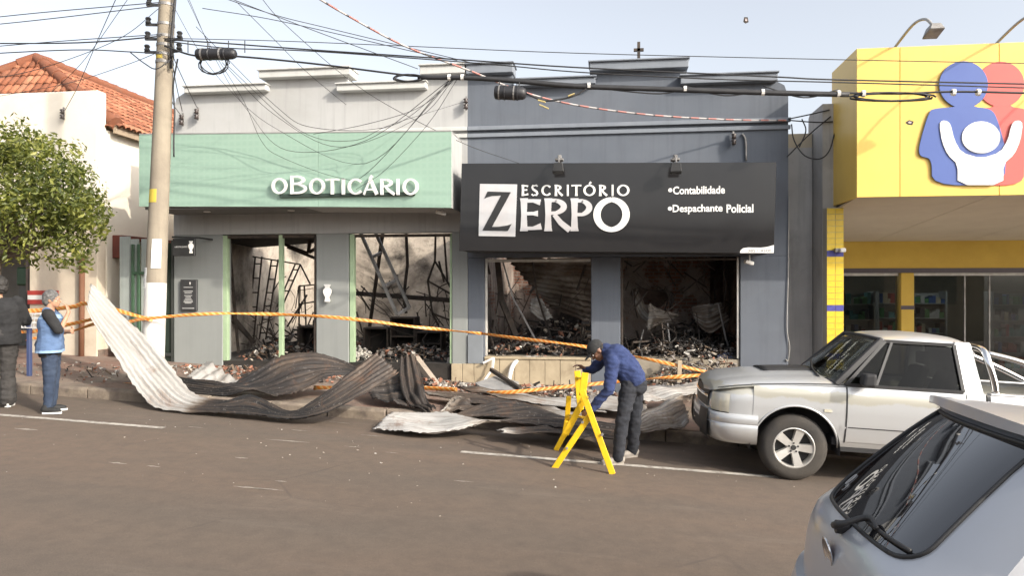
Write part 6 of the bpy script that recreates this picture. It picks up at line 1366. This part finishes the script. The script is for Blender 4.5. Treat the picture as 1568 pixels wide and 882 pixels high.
weld(body, 'body', M_GREYCAR, hb, 40)
M_RGL, nt_, b_ = nodes('dark tinted rear glass'); setc(nt_, b_, (.012, .012, .014)); b_.inputs['Roughness'].default_value = .03; b_.inputs['Specular IOR Level'].default_value = .7; b_.inputs['Coat Weight'].default_value = 1.0; b_.inputs['Coat Roughness'].default_value = .02
rw = weld(win, 'rear_window', M_RGL, hb)
def on_glass(u, h, off=.004):
    v = WB + (WT2 - WB) * h; i = min(int(v), WT2 - 1); f_ = v - i; return tail(i, u, off) * (1 - f_) + tail(i + 1, u, off) * f_
CNR = [(.5 + (UW - .5) * math.sin(a), (1 - math.cos(a)) / (WT2 - WB)) for a in np.linspace(0, math.pi / 2, 7)]
seal = [on_glass(u, 0) for u in np.linspace(-.5, .48, 24)] + [on_glass(*z_) for z_ in CNR] + [on_glass(UW, h) for h in np.linspace(.22, 1, 10)] + [on_glass(u, 1) for u in np.linspace(UW, -UW, 24)] + [on_glass(-UW, h) for h in np.linspace(1, .22, 10)] + [on_glass(-a_, b2) for a_, b2 in reversed(CNR)]
MB().tube(seal, .009, 6).build('seal', M_TRIM, rw, smooth=True)
# shop sticker scrawl on the far lower corner
MB().tube([on_glass(.56 + .022 * math.cos(a) , .2 + .05 * math.sin(a), .003) for a in np.linspace(0, 2 * math.pi, 16)], .003, 4).tube([on_glass(.50 + .014 * math.cos(a), .14 + .035 * math.sin(a), .003) for a in np.linspace(0, 5, 12)], .002, 4).build('sticker', mat('grey decal', (.4, .4, .4), bmp=0), rw)
# spoiler
def sp(u, k):
    """k 0 roof root .. 1 trailing edge"""
    x = 1.0 - .42 * k + .10 * abs(u) ** 3; return x, .645 * u
spm = MB(); uu = np.linspace(-1, 1, 21); kk = np.linspace(0, 1, 7); topr, botr = [], []
for k in kk:
    topr.append([Vector((sp(u, k)[0], sp(u, k)[1], 1.492 + .022 * (1 - u * u) + .022 * k - .03 * abs(u) ** 6)) for u in uu]); botr.append([Vector((sp(u, k)[0], sp(u, k)[1], 1.478 - .03 * (1 - k) + .012 * k - .05 * abs(u) ** 8 * (1 - k * .5))) for u in uu])
spm.grid(topr).grid(botr).grid([topr[-1], botr[-1]]).grid([[r_[0] for r_ in topr], [r_[0] for r_ in botr]]).grid([[r_[-1] for r_ in topr], [r_[-1] for r_ in botr]])
spo = weld(spm, 'spoiler', M_GREYCAR, hb)
for sd in (1, -1): MB().hexa([(.70, sd * .63, 1.485), (.98, sd * .63, 1.485), (.98, sd * .66, 1.38), (.80, sd * .655, 1.36)], [(.70, sd * .60, 1.485), (.98, sd * .58, 1.485), (.98, sd * .61, 1.38), (.80, sd * .61, 1.36)]).build('spoiler_end', M_TRIM, spo)
# rear wiper: boot, arm, blade
piv = tail(10, -.02, .012)
wp = empty('rear_wiper'); wp.parent = hb
MB().lathe([(.027, -.03), (.027, .02), (.02, .035)], piv, 'X', 14).build('boot', M_TRIM, wp, smooth=True, auto=40)
MB().tube(catmull([piv + Vector((-.035, .0, .005)), piv + Vector((-.035, -.09, .035)), on_glass(-.18, .10, .03), on_glass(-.33, .08, .028)], 5), [.016] * 6 + [.013] * 6 + [.01] * 4, 8).build('arm', M_TRIM, wp, smooth=True)
MB().tube([on_glass(u, .085 - .02 * abs(u), .016) for u in np.linspace(-.10, -.62, 12)], .0085, 6).build('blade', M_TRIM, wp, smooth=True)
# maker's badge, handle recess, lamps, plate, wheels
bc = tail(8, 0, .004)
bd = empty('badge'); bd.parent = hb; bd.location = bc; bd.rotation_euler = (0, R(-14), 0)
MB().lathe([(.058, -.004), (.062, -.012), (.055, -.014), (.052, -.008)], (0, 0, 0), 'X', 28).build('ring', M_CHR, bd, smooth=True); MB().lathe([(.052, -.003), (.052, -.0075)], (0, 0, 0), 'X', 24).build('disc', mat('badge dark red', (.12, .02, .02), rough=.3), bd)
for sd in (1, -1):
    tl = MB(); tl.grid([[side_pt(v, s, sd) + Vector((-.002, sd * .004, 0)) for s in (.004, .02, .04, .06)] for v in (6, 7, 8, 9)]); tl.build('tail_light', M_REDL, hb, smooth=True)
    for c in (.72, 3.12):
        wheel(hb, c, sd * .70, .30, .19, sd, .64)
        MB().grid([[(c + .385 * math.cos(t), sd * y, .30 + .385 * math.sin(t)) for t in np.linspace(-.1, math.pi + .1, 20)] for y in (.80, .45)]).build('wheel_well', M_CABIN, hb)
MB().box(-.035, -.022, -.2, .2, .44, .57).build('licence_plate', mat('plate grey', (.5, .5, .5), rough=.4), hb)
MB().box(.3, 3.7, -.7, .7, .2, .3).build('underbody', M_CABIN, hb)
# ================================================================ PEOPLE
def cap_mesh(mb, p0, p1, r0, r1, n=14):
    p0, p1 = Vector(p0), Vector(p1); d = p1 - p0; L = d.length
    if L < 1e-6: d = Vector((0, 0, 1)); p1 = p0 + d * 1e-4
    d.normalize(); pts = []; rs = []
    for a in np.linspace(-math.pi / 2 + .15, 0, 5): pts.append(p0 + d * r0 * math.sin(a)); rs.append(r0 * math.cos(a))
    for a in np.linspace(0, math.pi / 2 - .15, 5): pts.append(p1 + d * r1 * math.sin(a)); rs.append(r1 * math.cos(a))
    mb.tube(pts, rs, n)
def ell(mb, c, r, rot=None, n=14, m=10):
    vs = []; M_ = rot or Matrix.Identity(3); c = Vector(c)
    for i in range(m + 1):
        th = math.pi * (i * .96 + .02 * m) / m
        for j in range(n): ph_ = 2 * math.pi * j / n; vs.append(c + M_ @ Vector((r[0] * math.sin(th) * math.cos(ph_), r[1] * math.sin(th) * math.sin(ph_), r[2] * math.cos(th))))
    fs = [(i * n + j, i * n + (j + 1) % n, (i + 1) * n + (j + 1) % n, (i + 1) * n + j) for i in range(m) for j in range(n)] + [tuple(range(n - 1, -1, -1)), tuple(m * n + j for j in range(n))]
    mb.add(vs, fs)
def fuse(mb, name, m, parent, voxel=.009, smooth=4, wrinkle=0, wsc=9.0, mi=None, cut=None):
    """melt overlapping volumes into one continuous skin"""
    me = bpy.data.meshes.new(name); me.from_pydata(mb.v, [], mb.f); bm = bmesh.new(); bm.from_mesh(me); bmesh.ops.recalc_face_normals(bm, faces=bm.faces); bm.to_mesh(me); bm.free()
    t = bpy.data.objects.new(name, me); col.objects.link(t); r_ = t.modifiers.new('r', 'REMESH'); r_.mode = 'VOXEL'; r_.voxel_size = voxel
    s_ = t.modifiers.new('s', 'SMOOTH'); s_.iterations = smooth; s_.factor = .5
    dg = bpy.context.evaluated_depsgraph_get(); me2 = bpy.data.meshes.new_from_object(t.evaluated_get(dg)); bpy.data.objects.remove(t)
    if wrinkle:
        from mathutils import noise as mn
        nv = len(me2.vertices); no = np.empty(nv * 3); me2.vertices.foreach_get('normal', no); no = no.reshape(-1, 3); co = np.empty(nv * 3); me2.vertices.foreach_get('co', co); co = co.reshape(-1, 3)
        h = np.array([mn.noise(Vector((c[0] * wsc, c[1] * wsc, c[2] * wsc * 1.9))) + .5 * mn.noise(Vector((c[0] * wsc * 2.3, c[1] * wsc * 2.3, c[2] * wsc * 4))) for c in co])
        me2.vertices.foreach_set('co', (co + no * (h * wrinkle)[:, None]).ravel())
    if cut is not None:                                        # straight hem
        bm = bmesh.new(); bm.from_mesh(me2); bmesh.ops.bisect_plane(bm, geom=bm.verts[:] + bm.edges[:] + bm.faces[:], plane_co=(0, 0, cut), plane_no=(0, 0, -1), clear_outer=True)
        bmesh.ops.holes_fill(bm, edges=[e for e in bm.edges if e.is_boundary], sides=0); bm.to_mesh(me2); bm.free()
    me2.name = name; me2.materials.clear(); o = mobj(name, me2, m, parent); me2.polygons.foreach_set('use_smooth', [True] * len(me2.polygons))
    if mi: me2.polygons.foreach_set('material_index', [mi(p.center) for p in me2.polygons])
    return o
M_SKIN = mat('sunned skin', (.42, .24, .15), (.36, .19, .12), 9, .55, bmp=.1); M_SKIN2 = mat('dark sunned skin', (.24, .13, .085), (.2, .105, .07), 9, .55, bmp=.1)
def m_cloth(name, c, c2, sc=160, v=.25): return mat(name, c, c2, 6, .95, bmp=.5, bs=sc)
def hand(mb, w_, d, up, s=1.0, curl=.5):
    """palm and five separate bent fingers from the wrist w_, pointing d, back of the hand towards up"""
    d = Vector(d).normalized(); up = Vector(up); up = (up - d * up.dot(d)).normalized(); sd = d.cross(up); w_ = Vector(w_)
    for k in (-.028, -.009, .009, .028): cap_mesh(mb, w_ + sd * k * .7 * s, w_ + d * .085 * s + sd * k * s, .015 * s, .0125 * s, 8)
    for k, L in ((-.033, .062), (-.011, .076), (.011, .082), (.033, .074)):
        a = w_ + d * .088 * s + sd * k * s; b = a + (d - up * curl * .5).normalized() * L * .5 * s; c = b + (d * .7 - up * curl * 1.3).normalized() * L * .5 * s
        cap_mesh(mb, a, b, .0098 * s, .0088 * s, 8); cap_mesh(mb, b, c, .0088 * s, .0074 * s, 8)
    a = w_ + d * .025 * s + sd * .026 * s; b = a + (d * .55 + sd * .8 - up * .2).normalized() * .045 * s; c = b + (d * .9 + sd * .1 - up * .45 * curl * 2).normalized() * .036 * s
    cap_mesh(mb, a, b, .013 * s, .011 * s, 8); cap_mesh(mb, b, c, .011 * s, .0085 * s, 8)
def head(mb, c, f, up, s=1.0):
    """skull, jaw, nose, brow, lips, ears and neck root; f where the face looks"""
    f = Vector(f).normalized(); up = Vector(up); up = (up - f * up.dot(f)).normalized(); l = up.cross(f); c = Vector(c)
    T = lambda x, y, z: c + f * x * s + l * y * s + up * z * s; M_ = Matrix((f, l, up)).transposed()
    ell(mb, T(-.012, 0, .02), (.098 * s, .077 * s, .098 * s), M_); ell(mb, T(.022, 0, -.045), (.066 * s, .06 * s, .072 * s), M_); ell(mb, T(.055, 0, -.085), (.03 * s, .032 * s, .024 * s), M_)
    cap_mesh(mb, T(.082, 0, .012), T(.104, 0, -.028), .009 * s, .0145 * s, 8); ell(mb, T(.077, 0, -.062), (.013 * s, .025 * s, .011 * s), M_)
    for sd in (1, -1):
        cap_mesh(mb, T(.078, .012 * sd, .026), T(.066, .048 * sd, .022), .010 * s, .009 * s, 8); ell(mb, T(-.012, .076 * sd, -.012), (.02 * s, .009 * s, .032 * s), M_); ell(mb, T(.058, .035 * sd, -.03), (.022 * s, .02 * s, .02 * s), M_)
    return T, M_
def eyes(parent, T, s=1.0):
    for sd in (1, -1):
        mb = MB(); ell(mb, T(.071, .03 * sd, .004), (.012 * s, .014 * s, .011 * s)); mb.build('eye', mat('eye white', (.7, .68, .65), rough=.2, bmp=0), parent, smooth=True)
        mb = MB(); ell(mb, T(.0805, .03 * sd, .003), (.004, .006, .006)); mb.build('eye', mat('iris brown', (.03, .02, .015), rough=.15, bmp=0), parent, smooth=True)
def shoe(parent, heel, f, m, msole, L=.26):
    f = Vector((f[0], f[1], 0)).normalized(); heel = Vector(heel); up = Vector((0, 0, 1)); mb = MB(); sd = f.cross(up)
    cap_mesh(mb, heel + f * .03 + up * .06, heel + f * .05 + up * .1, .043, .04); cap_mesh(mb, heel + f * .04 + up * .048, heel + f * (L - .09) + up * .042, .042, .043); cap_mesh(mb, heel + f * (L - .11) + up * .04, heel + f * (L - .045) + up * .035, .045, .036)
    o = fuse(mb, 'shoe', m, parent, .009, 3)
    ol = [(.0, .0), (.02, .033), (.1, .036), (L - .1, .05), (L - .03, .038), (L, .0), (L - .03, -.036), (L - .1, -.047), (.1, -.034), (.02, -.032)]
    MB().hexa([heel + f * a + sd * b + up * .003 for a, b in ol], [heel + f * a + sd * b + up * .027 for a, b in ol]).build('sole', msole, o); return o

# ---------------------------------------------------------------- man bending over the barricade
DJ = m_cloth('faded black denim', (.015, .017, .023), (.028, .03, .037)); BLUE = m_cloth('navy knit', (.028, .045, .125), (.02, .032, .095), 120); CAPM = m_cloth('black cap cloth', (.02, .02, .021), (.03, .03, .03)); M_SHOEG = mat('grey dusty shoe', (.20, .18, .16), (.32, .29, .25), 14, .85)
nf = G(944, 712); ff = G(968, 700)
man = empty('person', nf, label='man in navy sweater, black cap and dark jeans bending over the yellow barricade', cat='person')
J = {k: P(*v) for k, v in dict(na=(946, 697, nf.y), nk=(952, 648, 8.50), nh=(963, 592, 8.57), fa=(968, 687, ff.y), fk=(972, 642, 8.78), fh=(972, 590, 8.79), pv=(969, 580, 8.68), ws=(958, 562, 8.68), ch=(944, 548, 8.68), ne=(928, 536, 8.68), hd=(914, 537, 8.66), ns=(938, 553, 8.47), nel=(932, 598, 8.38), nw=(906, 627, 8.42), fs=(928, 545, 8.88), fe=(908, 566, 8.95), fw=(897, 566, 8.92)).items()}
b = MB(); j = J
for a, c, r0, r1 in (('na', 'nk', .042, .055), ('nk', 'nh', .058, .085), ('fa', 'fk', .042, .055), ('fk', 'fh', .058, .085), ('pv', 'ws', .125, .12), ('ws', 'ch', .12, .13), ('ch', 'ne', .11, .06), ('ne', 'hd', .055, .055), ('ns', 'nel', .048, .04), ('nel', 'nw', .038, .027), ('fs', 'fe', .046, .038), ('fe', 'fw', .036, .027), ('ch', 'ns', .09, .06), ('ch', 'fs', .09, .06)): cap_mesh(b, j[a], j[c], r0, r1)
fdir = Vector((-.62, -.12, -.78)); uph = Vector((-.75, -.1, .62))
T, M_ = head(b, j['hd'], fdir, uph, 1.0)
hand(b, j['nw'], P(893, 637, 8.44) - j['nw'], (0, -1, .4), 1.05, .9); hand(b, j['fw'], P(888, 560, 8.9) - j['fw'], (0, .2, 1), 1.05, 1.1)
fuse(b, 'body', M_SKIN2, man, .0075, 3); eyes(man, T)
c = MB(); o_ = Vector((0, .07, 0))
for s in (-1, 1):
    for a, d, r0, r1 in (('pv', 'ws', .15, .152), ('ws', 'ch', .152, .158), ('ch', 'ne', .14, .08)): cap_mesh(c, j[a] + o_ * s, j[d] + o_ * s * (.4 if d == 'ne' else 1), r0, r1)
for a, d, r0, r1 in (('ch', 'ns', .11, .085), ('ch', 'fs', .11, .082), ('ns', 'nel', .082, .066), ('nel', 'nw', .066, .046), ('fs', 'fe', .08, .062), ('fe', 'fw', .056, .04)): cap_mesh(c, j[a], j[d], r0, r1)
fuse(c, 'sweater', BLUE, man, .0095, 3, .018, 8)
c = MB()
for s in (-1, 1): cap_mesh(c, j['pv'] + o_ * s + (j['pv'] - j['ws']) * .1, j['pv'] + o_ * s + (j['pv'] - j['ws']) * .45, .132, .13)
for p_ in 'nf':
    cap_mesh(c, j[p_ + 'h'] + Vector((.01, 0, .05)), j[p_ + 'k'], .108, .078); cap_mesh(c, j[p_ + 'k'], j[p_ + 'a'] + Vector((.005, 0, -.02)), .078, .068)
fuse(c, 'jeans', DJ, man, .0095, 3, .014, 8)
for an, dr in (('na', (-1, -.3)), ('fa', (-.8, -.45))):
    p_ = j[an]; shoe(man, (p_.x + .07, p_.y + .03, road_z(p_.x)), dr, M_SHOEG, MATS['grey dusty shoe'], .28)
c = MB(); ell(c, T(-.012, 0, .045), (.108, .088, .085), M_); o = fuse(c, 'cap', CAPM, man, .008, 3)
br = [T(x, y, .048 - .012 * (y / .08) ** 2 - (x - .08) * .15) for x, y in ((.07, -.08), (.13, -.075), (.165, -.045), (.175, 0), (.165, .045), (.13, .075), (.07, .08))]
MB().hexa(br, [p_ + (T(0, 0, .007) - T(0, 0, 0)) for p_ in br]).build('brim', CAPM, o, bevel=.002)
MB().hexa([T(.0, -.0885, .06), T(.035, -.085, .06), T(.035, -.083, .045), T(.0, -.0865, .045)], [T(.0, -.091, .06), T(.035, -.088, .06), T(.035, -.086, .045), T(.0, -.089, .045)]).build('logo_patch', mat('pale patch', (.4, .4, .4)), o)
c = MB(); ell(c, T(-.05, 0, -.02), (.062, .079, .055), M_); fuse(c, 'hair', mat('dark hair', (.02, .016, .014), rough=.7), man, .008, 2)

for ch in man.children: ch.matrix_parent_inverse = Matrix.Translation(man.location).inverted()
# ---------------------------------------------------------------- standing people
def stander(name, loc, ang, H, wd, lab, skin, parts_fn):
    """loc on the ground, ang heading; local x forward, y left"""
    root = empty(name, loc, ang, label=lab, cat='person'); k = H / 1.62
    J = dict(la=(.0, .085, .085), lk=(.02, .085, .46), lh=(0, .088, .86), ra=(-.02, -.085, .085), rk=(0, -.085, .46), rh=(0, -.088, .86), pv=(-.01, 0, .91), ws=(0, 0, 1.02), ch=(.0, 0, 1.2), nk=(-.005, 0, 1.37), hd=(.02, 0, 1.505), ls=(-.01, .165, 1.315), rs=(-.01, -.165, 1.315))
    J = {a: Vector((v[0] * k, v[1] * k * wd, v[2] * k)) for a, v in J.items()}; parts_fn(root, J, k, wd, skin); return root
def trousers(root, J, k, wd, m, ankle=.055, wr=.008, thigh=.1):
    c = MB(); cap_mesh(c, J['pv'] + Vector((-.03 * k, .055 * wd, 0)), J['pv'] + Vector((-.03 * k, -.055 * wd, 0)), .125 * wd ** .7, .125 * wd ** .7)
    for s in 'lr': cap_mesh(c, J[s + 'h'], J[s + 'k'], thigh * wd, .07 * wd); cap_mesh(c, J[s + 'k'], J[s + 'a'] + Vector((0, 0, .02)), .068 * wd, ankle * wd)
    return fuse(c, 'trousers', m, root, .0095, 4, wr, 10)
def torso(c, J, wd, r=.115, low='pv', ext=0.0, flare=0.0, sh=1.0):
    for s in (-1, 1):
        o_ = Vector((0, s * .07 * wd, 0)); cap_mesh(c, J[low] + o_ + Vector((0, s * flare, ext)), J['ws'] + o_, (r + flare * .8) * wd ** .6, r * wd ** .6); cap_mesh(c, J['ws'] + o_, J['ch'] + o_, r * wd ** .6, (r + .012) * wd ** .5); cap_mesh(c, J['ch'] + o_, J['nk'] + o_ * .35 + Vector((0, 0, -.05)), (r + .005) * wd ** .4, .06)
    for s in 'lr': cap_mesh(c, J['ch'] + Vector((0, 0, .05)), J[s + 's'], .09 * sh, .068 * sh)
def body_base(b, J, wd):
    torso(b, J, wd, .095, sh=.75)
    for s in 'lr': cap_mesh(b, J[s + 'h'], J[s + 'k'], .085, .055); cap_mesh(b, J[s + 'k'], J[s + 'a'], .052, .036)
    cap_mesh(b, J['nk'] + Vector((-.01, 0, -.05)), J['hd'] + Vector((-.02, 0, -.06)), .052, .052)
def woman(root, J, k, wd, skin):
    J['re'] = Vector((.13, -.255, 1.09)) * k; J['rw'] = Vector((.215, -.10, 1.335)) * k; J['le'] = Vector((.05, .24, 1.06)) * k; J['lw'] = Vector((.24, .03, 1.07)) * k
    b = MB(); body_base(b, J, wd)
    for s in 'lr': cap_mesh(b, J[s + 's'], J[s + 'e'], .045, .036); cap_mesh(b, J[s + 'e'], J[s + 'w'], .035, .024)
    T, M_ = head(b, J['hd'], (1, -.25, -.03), (0, 0, 1), .95)
    hand(b, J['rw'], (-.25, .35, 1), (.8, -.3, .2), .92, .9); hand(b, J['lw'], (.3, -1, .1), (1, .2, 0), .92, .8)
    fuse(b, 'body', skin, root, .0075, 3); eyes(root, T, .95)
    trousers(root, J, k, wd, m_cloth('blue denim', (.02, .032, .06), (.04, .058, .095)), .05, .008, .098)
    c = MB(); torso(c, J, wd, .118, 'pv', -.12)
    for s in 'lr': cap_mesh(c, J[s + 's'], J[s + 's'] * .1 + J[s + 'e'] * .9, .074, .062)
    BK = m_cloth('black jersey', (.014, .014, .015), (.022, .022, .023), 140); fuse(c, 'shirt', BK, root, .0095, 4, .006, cut=J['pv'].z - .16)
    v = MB(); torso(v, J, wd, .13, 'pv', -.12, .028); cap_mesh(v, J['nk'] + Vector((-.03, .03, -.03)), J['nk'] + Vector((-.03, -.03, -.03)), .065, .065)
    z1, z0 = J['ch'].z + .055, J['pv'].z - .07
    fuse(v, 'denim_vest', [m_cloth('mid denim', (.075, .125, .23), (.10, .16, .28)), m_cloth('light denim', (.25, .37, .53), (.21, .32, .47))], root, .0095, 4, .009, 8, cut=J['pv'].z - .1, mi=lambda p: 1 if (p.z > z1 and p.z < J['nk'].z - .06) or p.z < z0 else 0)
    h = MB(); ell(h, T(-.026, 0, .035), (.102, .088, .098), M_); ell(h, T(-.06, 0, -.02), (.066, .08, .075), M_)
    fuse(h, 'hair', mat('short grey hair', (.17, .165, .16), (.06, .058, .055), 22, .7, bmp=.8, bs=120), root, .008, 2, .006, 30)
    for s in 'lr': shoe(root, (J[s + 'a'].x - .07, J[s + 'a'].y, 0), (1, .25 if s == 'l' else -.35), mat('black canvas', (.02, .02, .02)), M_WHITE, .25)
    g = MB(); 
    for sd in (1, -1): g.tube([T(.093 + .004 * math.cos(a), .031 * sd + .022 * math.cos(a), .004 + .018 * math.sin(a)) for a in np.linspace(0, 2 * math.pi, 14)], .0018, 4); g.tube([T(.09, .055 * sd, .01), T(.0, .079 * sd, .008)], .0018, 4)
    g.build('glasses', M_STEEL, root)
wl = G(78, 632); wl.z = road_z(wl.x)
stander('person', wl, R(32), 1.60, 1.1, 'grey haired woman in a denim vest and jeans holding a hand to her mouth', M_SKIN, woman)
def watcher(root, J, k, wd, skin):
    J['re'] = Vector((.04, -.29, 1.07)) * k; J['rw'] = Vector((.26, -.16, 1.06)) * k; J['le'] = Vector((.04, .29, 1.07)) * k; J['lw'] = Vector((.26, .14, 1.04)) * k
    b = MB(); body_base(b, J, wd)
    for s in 'lr': cap_mesh(b, J[s + 's'], J[s + 'e'], .05, .042); cap_mesh(b, J[s + 'e'], J[s + 'w'], .04, .028)
    T, M_ = head(b, J['hd'], (.75, .65, -.05), (0, 0, 1), 1.05); hand(b, J['rw'], (.4, 1, 0), (1, -.3, .3), 1, .8); hand(b, J['lw'], (.4, -1, 0), (1, .3, .3), 1, .8)
    fuse(b, 'body', skin, root, .008, 3); eyes(root, T, 1.05)
    trousers(root, J, k, wd, m_cloth('charcoal trousers', (.035, .033, .032), (.05, .046, .043)), .085, .012, .112)
    c = MB(); torso(c, J, wd, .15, 'pv', -.12, .012)
    for s in 'lr': cap_mesh(c, J[s + 's'], J[s + 'e'], .08, .07); cap_mesh(c, J[s + 'e'], J[s + 'w'] * .6 + J[s + 'e'] * .4, .068, .058)
    fuse(c, 'shirt', m_cloth('black jersey', (.014, .014, .015), (.022, .022, .023)), root, .0095, 4, .010, 8, cut=J['pv'].z - .13)
    h = MB(); ell(h, T(-.024, 0, .038), (.112, .098, .108), M_); ell(h, T(-.06, 0, -.03), (.07, .088, .075), M_); fuse(h, 'hair', mat('black hair', (.012, .01, .009), (.03, .026, .022), 25, .6, bmp=.8, bs=120), root, .008, 2, .01, 26)
    for s in 'lr': shoe(root, (J[s + 'a'].x - .07, J[s + 'a'].y, 0), (1, .1 if s == 'l' else -.1), M_WHITE, M_WHITE, .28)
bl = G(-3, 624); bl.z = road_z(bl.x)
stander('person', bl, R(125), 1.74, 1.22, 'large man in black shirt and charcoal trousers seen from behind', M_SKIN, watcher)

# ================================================================ YELLOW BARRICADE
M_YB = mat('yellow barricade enamel', (.80, .50, .015), (.72, .44, .012), 5, .45, stain=(.6, .36, .02))
bc_ = G(893, 722); tr_ = empty('folding_barricade', bc_, label='yellow folding trestle barricade on the road under the bending man', cat='barricade')
yn, yf = G(938, 727).y, G(853, 690).y
def plank(a, b, w_, t_, name='leg'): return world_parent(MB().bar(P(*a), P(*b), w_, t_, up=(0, 1, 0)).build(name, M_YB, bevel=.004), tr_)
plank((891, 598, yn + .03), (938, 726.5, yn + .02), .066, .028); plank((906, 632, yn + .07), (848, 719, yn + .10), .066, .028); plank((884, 568, yn + .25), (889, 628, yn + .2), .07, .028, 'board'); plank((896, 571, yn + .05), (892, 606, yn + .045), .075, .03, 'board')
plank((897, 606, yn + .11), (866, 665, yn + .16), .07, .03); plank((878, 640, yf - .1), (851, 690, yf), .06, .028); plank((871, 607, yf - .1), (868, 650, yf - .05), .06, .03); plank((868, 645, yf - .1), (864, 668, yf - .05), .06, .03)
for a, b in (((895, 640, yn + .08), (872, 636, yf - .1)), ((925, 690, yn + .05), (915, 668, yf - .2)), ((890, 580, yn + .06), (886, 578, yn + .24))): world_parent(MB().bar(P(*a), P(*b), .05, .02).build('cross_rail', M_YB), tr_)
for px, py, yy in ((905, 607, yn), (892, 647, yn + .04), (868, 687, yn + .06), (922, 666, yn)):
    p_ = P(px, py, yy); world_parent(MB().lathe([(.014, -.012), (.014, .03)], (p_.x, p_.y, p_.z), 'Y', 8).build('bolt', M_STEEL), tr_)
